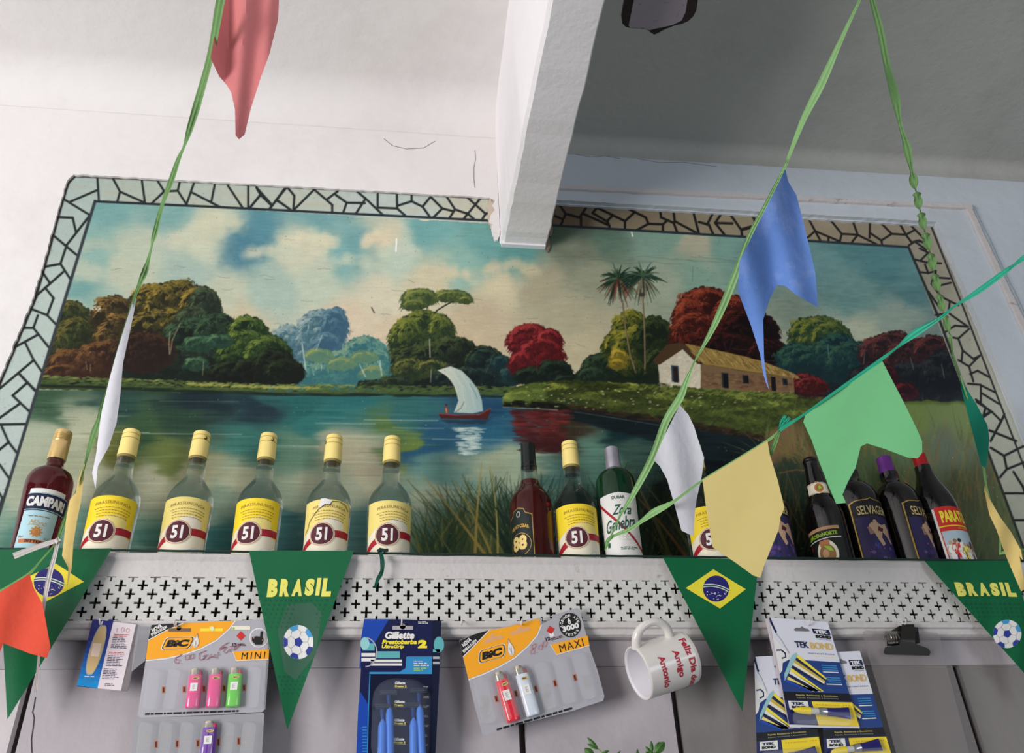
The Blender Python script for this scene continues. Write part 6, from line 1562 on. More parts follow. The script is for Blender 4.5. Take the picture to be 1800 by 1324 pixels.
# --- lighter card, MAXI, tilted
YM = -.1765
cM = lambda x, y: (800 + x / 5.5185, 1060 + y / 5.5185)
a = Art()
outl = [cM(40, 365), cM(180, 305), cM(330, 262), cM(500, 232), cM(650, 192), cM(730, 172), cM(820, 140), cM(845, 150), cM(835, 205), cM(930, 165), cM(985, 160), cM(920, 130), cM(1010, 100), cM(1185, 48), cM(1210, 70), cM(1262, 270), cM(1300, 425), cM(1380, 650), cM(1448, 905), cM(1435, 950), cM(1150, 1045), cM(600, 1185), cM(300, 1285), cM(262, 1270), cM(190, 1000), cM(130, 745), cM(75, 525)]
a.poly([cM(42, 368), cM(180, 308), cM(330, 264), cM(75, 520)], I_BLACK, 1)
a.poly([cM(78, 525), cM(335, 266), cM(500, 236), cM(815, 150), cM(830, 220), cM(790, 310), cM(700, 415), cM(570, 530), cM(420, 615), cM(280, 680), cM(128, 738)], K_ORANGE, 1)
a.stroke([cM(838, 215), cM(798, 315), cM(706, 422), cM(575, 538), cM(424, 624), cM(282, 690), cM(130, 746)], 2, I_WHITE, 2); a.stroke([cM(78, 523), cM(333, 264)], 1.4, I_WHITE, 2)
ux = rotu((1, 0), -16); uy = rotu((0, -1), -14)
a.frame(cM(112, 382), rotu((1, 0), -42), rotu((0, -1), -34)); a.text('NOVA', 0, 0, 19, 7.5, I_WHITE, 3, bold=.05); a.frame(cM(142, 418), rotu((1, 0), -42), rotu((0, -1), -34)); a.text('EMBALAGEM', 0, 0, 31, 5.5, I_WHITE, 3, bold=.04); a.frame((0, 0), (1, 0), (0, 1))
logo_bic(a, *cM(358, 492), 46, 21.5, ux, uy); flame(a, *cM(533, 425), 14, 33, ux, uy)
a.frame(cM(368, 345), ux, uy); a.rect(-17, -5, 17, 2, M_PVCE, 3); a.poly([(-6, 2), (6, 2), (0, 9)], M_PVCE, 3); a.frame(cM(632, 268), ux, uy); a.rect(-17, -4.5, 17, 2, M_PVCE, 3); a.poly([(-6, 2), (6, 2), (0, 9)], M_PVCE, 3)
a.frame(cM(925, 262), ux, uy); a.poly([(0, 7.5), (7.5, 0), (0, -7.5), (-7.5, 0)], I_BRED, 3); a.poly([(-4, -6), (4, -6), (5, -12), (-4, -13)], I_WHITE, 3)
a.frame(cM(900, 350), ux, uy); a.text('12', 0, 0, 8, 6, I_BLACK, 3, bold=.04); a.frame(cM(985, 340), ux, uy); a.smalltext(-10, -2.5, 12, 2.5, 2, I_MAR, 3, 8)
a.frame(cM(1115, 215), ux, uy); a.disc(0, 0, 19.2, I_BLACK, 3, 21.6, 36); a.text('3000', 0, -4.0, 30, 10, I_WHITE, 4, bold=.05)
for i, ch_ in enumerate('ACENDE ATÉ'):
    t = math.radians(172 - 164 * i / 9); 
    if ch_ != ' ': a.text(ch_, 15.4 * math.cos(t), 17 * math.sin(t) - .5, 3.9, 4.6, I_WHITE, 4, bold=.03, rot=t - math.pi / 2)
for i, ch_ in enumerate('VEZES'):
    t = math.radians(228 + 84 * i / 4); a.text(ch_, 15.2 * math.cos(t), 17 * math.sin(t), 3.8, 4.2, I_WHITE, 4, bold=.03, rot=t + math.pi / 2)
a.poly([(0, 13), (2.6, 8), (2.4, 3), (0, 1), (-2.4, 3), (-2.6, 7)], I_WHITE, 4); a.poly([(0, 8), (1, 5), (0, 3), (-1, 5)], I_BLACK, 5)
a.frame((0, 0), (1, 0), (0, 1))
a.poly([cM(925, 405), cM(1285, 318), cM(1302, 412), cM(985, 500)], K_ORANGE, 3); a.stroke([cM(923, 403), cM(984, 503), cM(1304, 414)], 1.2, I_WHITE, 4)
a.frame(cM(1128, 412), ux, uy); a.text('MAXI', 0, 0, 43, 13.5, I_BLACK, 5, bold=.0, spacing=1.2); a.frame((0, 0), (1, 0), (0, 1))
for st in ([(780, 395), (740, 410), (745, 440), (770, 450), (765, 490), (735, 495), (730, 465), (775, 430), (785, 400)], [(790, 480), (794, 486)], [(815, 410), (805, 450), (835, 455), (850, 415), (825, 405)], [(855, 375), (845, 425), (875, 425), (890, 380), (865, 370)]):
    a.stroke([cM(*p) for p in st], 1.2, ink('pen_pale_red', (206, 120, 130)), 7)
a.frame(cM(860, 1100), ux, uy); a.smalltext(-86, -2.4, 86, 2.4, 1, I_BLACK, 3, 10, .75); a.frame((0, 0), (1, 0), (0, 1))
for (x, y) in ((400, 930), (590, 880), (783, 835), (970, 780), (1163, 725)): a.frame(cM(x, y), ux, uy); a.rect(-3, -6, 3, 6, I_COPPER, 2); a.rect(-1.6, -4.5, 1.4, 4.5, I_MAR, 3)
for i, (x, y) in enumerate(((300, 950), (900, 850), (1290, 760), (290, 1060), (890, 940))): a.frame(cM(x, y), ux, uy); a.smalltext(-8, -12, 8, 12, 7, I_GREY, 2, i, .4)
a.frame((0, 0), (1, 0), (0, 1))
root = empty('lighter_card', at(930, 1240, YM), 'tilted grey and orange blister card lettered MAXI with torn top edge', 'blister card')
def YfM(x, y): return YM - .004 * max(0, (1110 - y) / 40.0) * (1 if x < 950 else .2) * .4
mb = MB(); cardbox(mb, outl, YM, ink('card_silver_grey2', (172, 170, 176), .4), a, .0012, 25.0); mb.build('printed_card', root)
mb = MB()
for c0, c1, hw in [((240, 715), (345, 1180), 80), ((445, 670), (570, 1150), 78), ((640, 615), (765, 1100), 78), ((830, 570), (940, 1040), 74), ((1010, 520), (1125, 990), 74), ((1190, 480), (1320, 945), 74)]: bubble(mb, cM(*c0), cM(*c1), hw / 5.5185, YM - .0012, .0115, M_PVC)
mb.build('blister_tray', root)
lighter(cM(430, 668), cM(572, 1150), 66 / 5.5185, YM - .0062, (226, 44, 60), 'red', 'red lighter with price sticker in the tilted MAXI card')
lighter(cM(622, 612), cM(762, 1095), 66 / 5.5185, YM - .0062, (214, 222, 232), 'white', 'white lighter beside the red one in the tilted MAXI card')

# --- razor pack
YR = -.1775
cR = lambda x, y: (620 + x / 5.212, 1070 + y / 5.212)
a = Art()
a.poly([cR(105, 98), cR(330, 100), cR(60, 560), cR(80, 250)], K_BLUE, 1)
a.poly([cR(78, 330), cR(490, 395), cR(485, 545), cR(430, 578), cR(74, 575)], K_DBLUE, 2)
a.rect(*cR(90, 385), *cR(435, 318) if False else cR(200, 318), K_TEAL, 3); a.rect(*cR(215, 455), *cR(432, 392), K_TEAL, 3); a.disc(*cR(112, 320), 8, ink('card_mint', (150, 206, 206)), 4, 11); 
for (y0, y1) in ((408, 440), (452, 484)): a.rect(*cR(80, y1), *cR(205, y0), I_WHITE, 4)
for (y0, y1) in ((468, 492), (502, 524)): a.rect(*cR(165, y1), *cR(452, y0), I_WHITE, 4)
a.stroke([cR(120 + 100 * math.cos(t), 400 + 132 * math.sin(t)) for t in np.linspace(-1.5, 1.6, 20)], 2, K_GREY, 5)
a.poly([cR(492, 440), cR(726, 440), cR(726, 600), cR(150, 600), cR(155, 580), cR(430, 580), cR(485, 545)], K_LBLUE, 3)
a.poly([cR(160, 604), cR(726, 604), cR(715, 1400), cR(135, 1400)], ink('card_deep_navy', (12, 16, 46), .25), 3); a.stroke([cR(158, 604), cR(145, 900), cR(132, 1400)], 1.6, K_LBLUE, 4)
a.poly([cR(70, 760), cR(125, 850), cR(150, 900), cR(132, 1400), cR(30, 1400), cR(50, 900)], K_BLUE, 2)
for k in range(14): a.rect(*cR(88, 1090 + 28 * k), *cR(130, 1082 + 28 * k), K_LBLUE, 5)
a.poly([cR(728, 112), cR(812, 112), cR(795, 600), cR(755, 1400), cR(715, 1400), cR(726, 600)], ink('card_darker_navy', (12, 20, 50), .3), 1)
a.disc(*cR(790, 330), 9, K_TEAL, 2, 14); a.rect(*cR(735, 462), *cR(795, 440), K_GREY, 2); a.rect(*cR(735, 510), *cR(795, 488), K_GREY, 2); a.rect(*cR(735, 400), *cR(800, 372), K_TEAL, 2)
R = (1, 0); U = upv(700, 1120)
def T(s_, x, y, w_, h, m, ly=6, **k): a.frame(cR(x, y), R, U); a.text(s_, 0, 0, w_ / 5.212, h / 5.212, m, ly, **k); a.frame((0, 0), (1, 0), (0, 1))
T('Gillette', 432, 245, 272, 66, I_WHITE, bold=.06, shear=.15); T('Prestobarba', 432, 306, 318, 42, I_LYEL, bold=.05, shear=.2); T('UltraGrip', 368, 352, 205, 40, I_LYEL, bold=.05, shear=.2); T('2', 640, 325, 84, 76, I_LYEL, bold=.08)
T('Ultragrip', 600, 484, 85, 14, I_WHITE); a.smalltext(*cR(558, 495), *cR(705, 530), 2, I_WHITE, 6, 1); a.smalltext(*cR(558, 538), *cR(690, 575), 2, I_LIME, 6, 2); a.smalltext(*cR(600, 115), *cR(700, 140), 2, I_WHITE, 6, 3)
for (x, y) in ((435, 690), (430, 862), (428, 1030), (425, 1205)):
    T('Gillette', x, y - 8, 95, 26, I_WHITE, bold=.05, shear=.1); T('Presto 2', x + 5, y + 22, 105, 20, I_LYEL, bold=.04); a.rect(*cR(x - 50, y + 40), *cR(x + 60, y + 37), I_GREY, 5)
for k in range(7): a.smalltext(*cR(648, 712 + 88 * k), *cR(700, 735 + 88 * k), 2, I_GREY, 5, k)
a.frame(cR(458, 175), R, U); a.rect(-18, -3.5, 18, 3.2, mat('slot_wall_colour', (172, 166, 168), .8), 6); a.disc(0, 2, 5, mat('slot_wall_colour', (172, 166, 168), .8), 6); a.frame((0, 0), (1, 0), (0, 1))
root = empty('razor_pack', at(700, 1324, YR), 'dark blue hanging pack of disposable razors with white and yellow lettering', 'razor pack')
mb = MB(); cardbox(mb, [cR(105, 95), cR(440, 98), cR(812, 112), cR(800, 500), cR(752, 1420), cR(32, 1420), cR(60, 800), cR(85, 400)], YR, K_DBLUE, a, .0014, 60.0); mb.build('printed_card', root)
mb = MB(); bubble(mb, cR(455, 640), cR(430, 1480), 270 / 5.212, YR - .0014, .014, mat('clear_pack_window', (200, 214, 240), .03, spec=.9, transp=.93, var=0)); mb.build('clear_window', root)
M_HANDLE = mat('blue_razor_handle', (70, 124, 214), .35, var=.04); M_RHEAD = mat('navy_razor_head', (18, 28, 52), .3); M_BLADE = mat('razor_steel', (90, 104, 116), .3, metal=.9)
def razor(top, foot, label, hw=27):
    root = empty('disposable_razor', at(*cR(*foot), YR - .008), label, 'razor', 'blue razors in the hanging pack')
    Y = YR - .0075
    mb = MB(); pts = []; rs = []
    for k in range(13):
        t = k / 12; x = top[0] + (foot[0] - top[0]) * t; y = top[1] + (foot[1] - top[1]) * t; pts.append(at(*cR(x, y), Y)); rs.append((.22 + .78 * min(1, (t / .16)) ** .6 if t < .16 else 1.0) * hw / 5.212 * .00112)
    mb.tube(pts, rs, M_HANDLE, 12); mb.build('handle', root)
    mb = MB(); n0 = at(*cR(top[0] - 2, top[1] + 6), Y + .001); n1 = at(*cR(top[0] - 6, top[1] - 88), Y + .002); mb.tube([n0, (n0 + n1) / 2, n1], [.0026, .0034, .0040], mat('dark_blue_neck', (20, 50, 110), .3), 10); mb.build('neck', root)
    mb = MB(); c = at(*cR(top[0] - 8, top[1] - 112), Y + .0005); hwid = .0135
    mb.hexa([c + Vector((-hwid, -.004, -.004)), c + Vector((hwid, -.004, -.004)), c + Vector((hwid, .004, -.003)), c + Vector((-hwid, .004, -.003))], [c + Vector((-hwid + .002, -.002, .004)), c + Vector((hwid - .002, -.002, .004)), c + Vector((hwid - .001, .004, .003)), c + Vector((-hwid + .001, .004, .003))], M_RHEAD); hd = mb.build('head', root)
    mb = MB(); mb.box(tuple(c + Vector((-hwid + .003, -.0046, -.002))), tuple(c + Vector((hwid - .003, -.0038, -.0008))), M_BLADE); mb.build('blade', hd)
razor((335, 885), (345, 1420), 'blue razor left of centre in the pack, standing higher'); razor((612, 865), (640, 1420), 'blue razor at the right of the pack, standing higher', 27)
razor((275, 1012), (265, 1440), 'blue razor at the far left of the pack, standing lower', 30); razor((558, 1000), (562, 1440), 'blue razor right of centre in the pack, standing lower', 30)

# --- sticking plaster pack
YB = -.1765
cB = lambda x, y: (120 + x / 8.27, 1070 + y / 8.27)
a = Art()
g = [ink('plaster_blue_%d' % k, tuple(int(u + (v - u) * k / 7) for u, v in zip((24, 32, 120), (10, 140, 206))), .35) for k in range(8)]
L0, L1, R0, R1 = (352, 165), (125, 1118), (655, 188), (425, 1160)
def Lp(t): return (L0[0] + (L1[0] - L0[0]) * t, L0[1] + (L1[1] - L0[1]) * t)
def Rp(t): return (R0[0] + (R1[0] - R0[0]) * t, R0[1] + (R1[1] - R0[1]) * t)
ts = [0, .3, .42, .52, .62, .72, .82, .9, 1.0]
for k in range(8): a.poly([cB(*Lp(ts[k])), cB(*Rp(ts[k])), cB(*Rp(ts[k + 1])), cB(*Lp(ts[k + 1]))], g[k], 1)
a.poly([cB(*Rp(0)), cB(985, 232), cB(765, 1195), cB(*Rp(1))], ink('plaster_white', (226, 214, 218), .4), 1)
def bandp(s):
    q = []
    for k in range(40):
        t = 2 * math.pi * k / 40; x = math.copysign(abs(math.cos(t)) ** .6, math.cos(t)) * 98 * s; y = math.copysign(abs(math.sin(t)) ** .75, math.sin(t)) * 365 * (1 - (1 - s) * .4)
        x *= 1 - .18 * abs(y / 365) ** 2
        q.append(cB(407 + x - y * .285, 603 + y + x * .06))
    return q
a.poly(bandp(1.0), ink('plaster_pale_edge', (150, 168, 178)), 3); a.poly(bandp(.88), ink('plaster_strip_tan', (206, 176, 122)), 4)
a.poly([cB(362, 498), cB(485, 505), cB(445, 702), cB(325, 692)], ink('plaster_pad', (232, 208, 188)), 5); 
for r0 in range(9): a.rect(*cB(420, 300), *cB(421, 301), I_TAN, 5)
a.frame(cB(305, 1010), (1, .03), upv(155, 1195)); a.smalltext(-9, 1, 9, 4, 1, I_WHITE, 3, 1); a.smalltext(-8, -9, 8, 0, 4, K_LBLUE, 3, 2)
for (x, y, n, m_, sd) in ((775, 390, 2, I_BRED, 1), (755, 500, 7, K_DBLUE, 2), (705, 650, 2, I_BRED, 3), (685, 760, 7, K_DBLUE, 4), (625, 950, 7, K_DBLUE, 5), (608, 1105, 2, I_BLACK, 6)):
    a.frame(cB(x, y), (1, .03), upv(205, 1130)); hh = n * 1.45; wd = 15 if n > 2 else (14 if m_ is I_BRED else 9); a.smalltext(-wd, -hh, wd, hh, n, m_, 3, sd, .42)
a.frame((0, 0), (1, 0), (0, 1))
for st in ([(700, 300), (715, 285), (700, 345)], [(735, 345), (738, 350)], [(790, 270), (765, 300), (775, 345), (805, 335), (815, 290), (790, 272)], [(865, 285), (840, 305), (845, 350), (875, 345), (888, 305), (865, 285)]): a.stroke([cB(*p) for p in st], .7, ink('pen_pink', (206, 130, 140)), 4)
root = empty('plaster_pack', at(185, 1215, YB), 'blue and white hanging pack showing one tan sticking plaster', 'plaster pack')
mb = MB(); cardbox(mb, [cB(352, 165), cB(375, 155), cB(570, 178), cB(610, 152), cB(640, 158), cB(668, 186), cB(985, 232), cB(765, 1197), cB(425, 1162), cB(140, 1132), cB(125, 1112)], YB, g[0], a, .001, 30.0); mb.build('printed_card', root)
mb = MB(); vs = [at(*cB(985, 232), YB), at(*cB(1052, 245), YB + .004), at(*cB(880, 1165), YB + .004), at(*cB(850, 1205), YB + .003), at(*cB(765, 1196), YB)]
mb.add([v + Vector((0, -.0004, 0)) for v in vs] + [v + Vector((0, .0006, 0)) for v in vs], [(0, 1, 2, 3, 4), (9, 8, 7, 6, 5)] + [(i, (i + 1) % 5, 5 + (i + 1) % 5, 5 + i) for i in range(5)], ink('pack_side_grey', (150, 140, 142), .3)); mb.build('side_flap', root)

# --- glue packs
T_CAPY = mat('glue_cap_yellow', (240, 214, 40), .3); T_FOIL = mat('glue_tube_blue_foil', (58, 54, 130), .22, metal=.5, var=.1); T_SILV = mat('glue_collar_silver', (206, 204, 210), .2, metal=.9); T_CLR = mat('glue_nozzle_milky', (200, 202, 196), .3)
def quadf(q):
    TL, TR, BR, BL = [np.array(p) for p in q]
    def f(x, y): p = (TL * (1 - x) + TR * x) * (1 - y) + (BL * (1 - x) + BR * x) * y; return (float(p[0]), float(p[1]))
    return f
def glue_art(f, a, narrow=True):
    def P(pts): return [f(*p) for p in pts]
    def fr(x, y):
        o = f(x, y); u = f(x + .01, y); v = f(x, y - .01); return o, ((u[0] - o[0]) * 100, (u[1] - o[1]) * 100), ((v[0] - o[0]) * 100, (v[1] - o[1]) * 100)
    def T(s_, x, y, w_, h, m, ly=5, **k): a.frame(*fr(x, y)); a.text(s_, 0, 0, w_, h, m, ly, **k); a.frame((0, 0), (1, 0), (0, 1))
    a.poly(P([(0, 0), (1, 0), (1, .97), (0, .97)]), ink('glue_white', (222, 222, 232), .35), .5)
    a.poly(P([(.38, .095), (.42, .075), (.50, .072), (.53, .058), (.57, .074), (.63, .08), (.64, .10), (.40, .105)]), mat('slot_dark_metal', (120, 116, 118), .4, metal=.3), 4)
    a.poly(P([(.69, .072), (.98, .075), (.98, .125), (.70, .118)]), K_DBLUE, 2); T('TEK', .835, .098, .22, .032, I_WHITE, 4, bold=.06); T('BOND', .85, .142, .26, .03, I_BLACK, 4, bold=.09); T('SAINT-GOBAIN', .86, .166, .2, .008, I_BLACK, 4)
    T('TEK', .455, .225, .22, .056, K_DBLUE, 5, bold=.03); T('BOND', .775, .228, .37, .062, ink('glue_gold', (226, 184, 84)), 5, bold=.02); T('INSTANTÂNEA', .74, .298, .42, .014, K_DBLUE, 5, spacing=1.2); a.poly(P([(.6, .32), (.98, .325), (.98, .328), (.6, .323)]), I_YELF, 4)
    a.poly(P([(.44, .365), (1, .368), (1, .655), (.2, .655), (.0, .655), (.0, .38), (.12, .37)]), ink('glue_blue', (28, 60, 128), .3), 1)
    a.poly(P([(0, .0), (.02, .0), (.07, .10), (.09, .125), (.06, .14), (.0, .04)]), K_DBLUE, 2); a.stroke(P([(.07, .14), (.13, .19), (.22, .31)]), 1.5, I_GREY, 2); a.stroke(P([(.02, .29), (.10, .285), (.15, .31), (.15, .345), (.08, .36)]), 2.6, K_DBLUE, 3)
    a.poly(P([(.0, .16), (.22, .32), (.18, .37), (.08, .40), (.05, .47), (.0, .50)]), I_WHITE, 2)
    strip = [I_LYEL, K_DBLUE, ink('glue_gold2', (206, 178, 60)), I_CREAM, K_DBLUE, I_LYEL, I_WHITE, K_DBLUE, I_YELF, K_BLUE]
    n = len(strip)
    for k, m in enumerate(strip):
        t0, t1 = k / n, (k + 1) / n
        A0 = (.33 - .26 * t0, .31 + .26 * t0); A1 = (.33 - .26 * t1, .31 + .26 * t1); B0 = (.72 - .14 * t0 * 1.2, .52 + .10 * t0 * 1.35); B1 = (.72 - .14 * t1 * 1.2, .52 + .10 * t1 * 1.35)
        if k > 4: B0 = (min(B0[0], .62 - .1 * (t0 - .5) * 3), .64); B1 = (.62 - .15 * (t1 - .5) * 3, .645)
        a.poly(P([A0, B0, B1, A1]), m, 3)
    a.poly(P([(.33, .30), (.25, .33), (.07, .50), (.06, .56), (.14, .49), (.34, .33)]), ink('glue_pale_teal', (150, 196, 200)), 4)
    for (x0, y0, x1, y1, sd) in ((.66, .40, .93, .48, 1), (.68, .51, .93, .59, 2)):
        for q in range(4): yy = y0 + (y1 - y0) * q / 4; r = random.Random(sd * 9 + q); x = x0 + .06 * r.random(); a.poly(P([(x, yy), (x1, yy), (x1, yy + .009), (x, yy + .009)]), K_LBLUE if q < 3 else I_WHITE, 4)
    a.poly(P([(0, .655), (1, .655), (1, .73), (0, .73)]), ink('glue_black', (14, 16, 26), .25), 3); T('Rápida, Resistente e Econômica', .50, .683, .62, .017, I_YELF, 5); T('Rápida, Resistente e Económica', .50, .706, .62, .013, I_GREY, 5)
    a.poly(P([(0, .73), (1, .73), (1, .955), (0, .945)]), ink('glue_navy', (20, 30, 90), .3), 3); a.poly(P([(.40, .735), (1, .735), (1, .955), (.42, .95)]), I_YEL, 4)
    a.poly(P([(.05, .735), (.34, .735), (.34, .815), (.05, .812)]), I_WHITE, 5); T('TEK', .19, .757, .2, .024, K_DBLUE, 6, bold=.06); T('BOND', .195, .789, .22, .024, I_BLACK, 6, bold=.09)
    T('TEKBOND 793', .70, .765, .5, .012, ink('glue_ochre', (190, 150, 30)), 5, spacing=1.2)
def glue_tube(f, Y, x0, x1, y0, label, tilt=0.0):
    p0 = at(*f(x0, y0), Y); p1 = at(*f(x1, y0 + tilt), Y); ax = (p1 - p0); L = ax.length; ax.normalize(); out = Vector((0, -1, 0)); s_ = ax.cross(out).normalized()
    root = empty('glue_tube', p1, label, 'glue tube', 'small glue tubes in the packs')
    def loft(lv, m, name):
        mb = MB(); n = 18; vs = []
        for (t, w_, d) in lv:
            for k in range(n): an = 2 * math.pi * k / n; vs.append(p0 + ax * (L * t) + s_ * (w_ * math.cos(an)) + out * (d * math.sin(an)))
        fs = [(i * n + k, i * n + (k + 1) % n, (i + 1) * n + (k + 1) % n, (i + 1) * n + k) for i in range(len(lv) - 1) for k in range(n)] + [tuple(range(n - 1, -1, -1)), tuple((len(lv) - 1) * n + k for k in range(n))]
        mb.add(vs, fs, m, True); mb.build(name, root, None, 50)
    loft([(0, .0008, .0008), (.02, .0024, .0022), (.08, .0045, .0042), (.16, .0056, .005), (.30, .0060, .0054)], T_CAPY, 'cap')
    loft([(.30, .0052, .005), (.44, .0046, .0046)], T_CLR, 'nozzle'); loft([(.44, .0052, .005), (.48, .0066, .006), (.58, .0068, .006)], T_SILV, 'collar')
    loft([(.58, .0062, .0058), (.70, .0066, .005), (.85, .0078, .0028), (.98, .0092, .0008), (1.0, .0092, .0007)], T_FOIL, 'tube_body')
def glue_pack(q, Y, label, tube_label, strip=None, tl=(.10, .93, .855, 0.02)):
    f = quadf(q); a = Art(); glue_art(f, a)
    root = empty('glue_pack', at(*f(.5, 1), Y), label, 'glue pack', 'hanging glue packs')
    mb = MB(); cardbox(mb, [f(0, 0), f(1, 0), f(1, .97), f(0, .97)], Y, ink('glue_white', (222, 222, 232), .35), a, .001, 40.0); mb.build('printed_card', root)
    mb = MB(); bubble(mb, f(.5, .80), f(.5, .95), abs(f(.96, .9)[0] - f(.06, .9)[0]) / 2, Y - .0016, .014, M_PVC) 
    # long way round: the dome is wider than tall, so draw it along the pack's width
    mb = MB(); bubble(mb, f(.07, .88), f(.96, .89), abs(f(.5, .945)[1] - f(.5, .80)[1]) / 2, Y - .0016, .0135, M_PVC); mb.build('blister', root)
    if strip:
        mb = MB(); cardbox(mb, strip, Y + .0022, ink('glue_back_pinkish', (206, 196, 200), .5), None, .0008, 40.0); mb.build('back_flap', root)
    glue_tube(f, Y - .0085, tl[0], tl[1], tl[2], tube_label, tl[3])
cG = lambda x, y: (1340 + x / 6.306, 1080 + y / 6.306); cH = lambda x, y: (1310 + x / 6.207, 1140 + y / 6.207)
glue_pack((cH(98, 92), cH(640, 62), cH(860, 1290), cH(130, 1360)), -.1735, 'glue pack behind and to the left of the front one, beside the dark pennant', 'glue tube at the bottom left of the glue packs', tl=(.10, .93, .905, -.035))
glue_pack((cH(780, 50), cH(1250, 28), cH(1640, 1300), cH(880, 1330)), -.1750, 'glue pack behind and to the right of the front one, mostly hidden', 'glue tube at the bottom right of the glue packs', tl=(.10, .88, .85, -.05))
glue_pack((cG(75, 35), cG(725, 85), cG(1092, 1300), cG(310, 1290)), -.1800, 'white and blue glue pack hanging in front, overlapping the two others', 'glue tube in the blister of the front glue pack', [cG(30, 50), cG(140, 40), cG(420, 1262), cG(300, 1258)], tl=(.10, .92, .815, .02))

# --- mug hanging by its handle
M_MUG = mat('glazed_mug', (222, 216, 210), .22, var=.03, coat=.4); M_MUGIN = mat('white_mug_inside', (238, 236, 240), .3, coat=.2)
pm = at(1166, 1169, -.225); vdir = (Vector(CAM) - pm).normalized()
rgt = Vector(RW[:, 0]); dwn = Vector(RW[:, 1]); s2 = (rgt * -.949 + dwn * .316); s2 = (s2 - vdir * s2.dot(vdir)).normalized()
axm = (s2 * .90 + vdir * .435).normalized(); e1 = (-dwn - axm * (-dwn).dot(axm)).normalized(); e2 = axm.cross(e1).normalized()
RM, LM = .0415, .092
root = empty('coffee_mug', pm, 'off-white mug with red lettering hanging sideways by its handle', 'mug')
def ringp(r, h, n=48): return [pm + axm * h + (e1 * math.cos(2 * math.pi * k / n) + e2 * math.sin(2 * math.pi * k / n)) * r for k in range(n)]
def lathe_ax(levels, m, mats=None):
    mb = MB(); n = 48
    for i in range(len(levels) - 1):
        mb.add(ringp(*levels[i]) + ringp(*levels[i + 1]), [(k, (k + 1) % n, n + (k + 1) % n, n + k) for k in range(n)], mats[i] if mats else m, True)
    return mb
h = LM / 2
lv = [(.001, -h), (RM - .006, -h), (RM - .001, -h + .003), (RM, -h + .008), (RM, 0), (RM, h - .002), (RM - .0008, h), (RM - .003, h), (RM - .0042, h - .003), (RM - .0045, 0), (RM - .0048, -h + .010), (RM - .012, -h + .006), (.001, -h + .005)]
mb = lathe_ax(lv, M_MUG, [M_MUG] * 7 + [M_MUGIN] * 5); mb.build('body', root)
a = Art()
def mugmap(u, v, ly): an = u / RM; rr = RM + .0003 + ly * .0001; return pm + axm * (-v) + (e1 * math.cos(an) - e2 * math.sin(an) * SGN) * rr
SGN = 1 if (e2.dot(vdir) < 0) else -1
R_TXT = ink('mug_red_print', (176, 40, 58), .35)
mid = RM * math.radians(78)
# letters read around the mug; their tops point to the base
for txt, v, w_, c in (('Feliz Dia dos Pais', .0290, .112, mid + .016), ('Amigo', .0060, .042, mid - .004), ('Antonio', -.0190, .050, mid + .002)):
    a.text(txt, c, v, w_, .0112 if 'F' in txt else (.0135 if txt == 'Amigo' else .0110), R_TXT, 1, bold=.035)
mb = MB(); a.mesh(mb, mugmap, (.004, None), True); mb.build('printed_lettering', root)
mb = MB(); hp = []
for k in range(15):
    t = math.pi * (k / 14); hp.append(pm + axm * (.012 + .030 * math.cos(t)) + e1 * (RM - .003 + .033 * math.sin(t) ** .8) + e2 * 0)
mb.tube(hp, [.0062 + .0010 * abs(math.cos(math.pi * k / 14)) for k in range(15)], M_MUG, 14); mb.build('handle', root)

# --- clear board held by a big spring clip
M_ACR = mat('scratched_clear_board', (150, 142, 140), .25, transp=.72, var=.2, scale=9, spec=.6)
cC = lambda x, y: (1460 + x / 3.638, 960 + y / 3.638)
mb = MB(); cardbox(mb, [cC(205, 552), cC(222, 540), cC(380, 542), cC(560, 548), cC(680, 556), cC(700, 580), cC(735, 740), cC(905, 1400), cC(440, 1400), cC(330, 1000), cC(240, 700)], -.1780, M_ACR, None, .002, 60.0)
o = mb.build('clear_board', None); tag(o, 'large scratched clear plastic board hanging from the spring clip', 'plastic board')
M_CLIP = mat('black_clip_steel', (44, 42, 40), .38, metal=.3, var=.1); M_SPR = mat('clip_spring_steel', (150, 146, 138), .3, metal=.9, var=.15)
root = empty('spring_clip', at(*cC(490, 650), -.185), 'wide black spring clip hanging on a hook at the lower right', 'clip')
Yk = -.1835
def clipY(x, y): return Yk - .010 * max(0, 1 - abs(y - cC(0, 600)[1]) / 30.0)
mb = MB(); leaf_sheet(mb, [cC(455, 500), cC(535, 500), cC(542, 560), cC(540, 625), cC(625, 655), cC(640, 680), cC(630, 702), cC(350, 694), cC(338, 680), cC(348, 648), cC(440, 632), cC(452, 570)], clipY, M_CLIP, .0018, 6.0); mb.build('front_jaw', root)
mb = MB(); leaf_sheet(mb, [cC(360, 560), cC(440, 510), cC(560, 520), cC(570, 620), cC(500, 640), cC(360, 640)], lambda x, y: Yk + .0055, M_CLIP, .0012, 8.0); mb.build('back_jaw', root)
mb = MB(); pts = []
for k in range(60): t = k / 59; an = t * 2 * math.pi * 5; b = at(*cC(352 + 85 * t, 588), Yk + .001); pts.append(b + Vector((0, .0055 * math.cos(an), .0055 * math.sin(an))))
mb.tube(pts, .0011, M_SPR, 6); mb.build('spring', root)
mb = MB(); leaf_sheet(mb, [cC(345, 545), cC(455, 545), cC(455, 625), cC(370, 625)], lambda x, y: Yk + .0035, M_SPR, .001, 8.0); mb.build('side_plate', root)

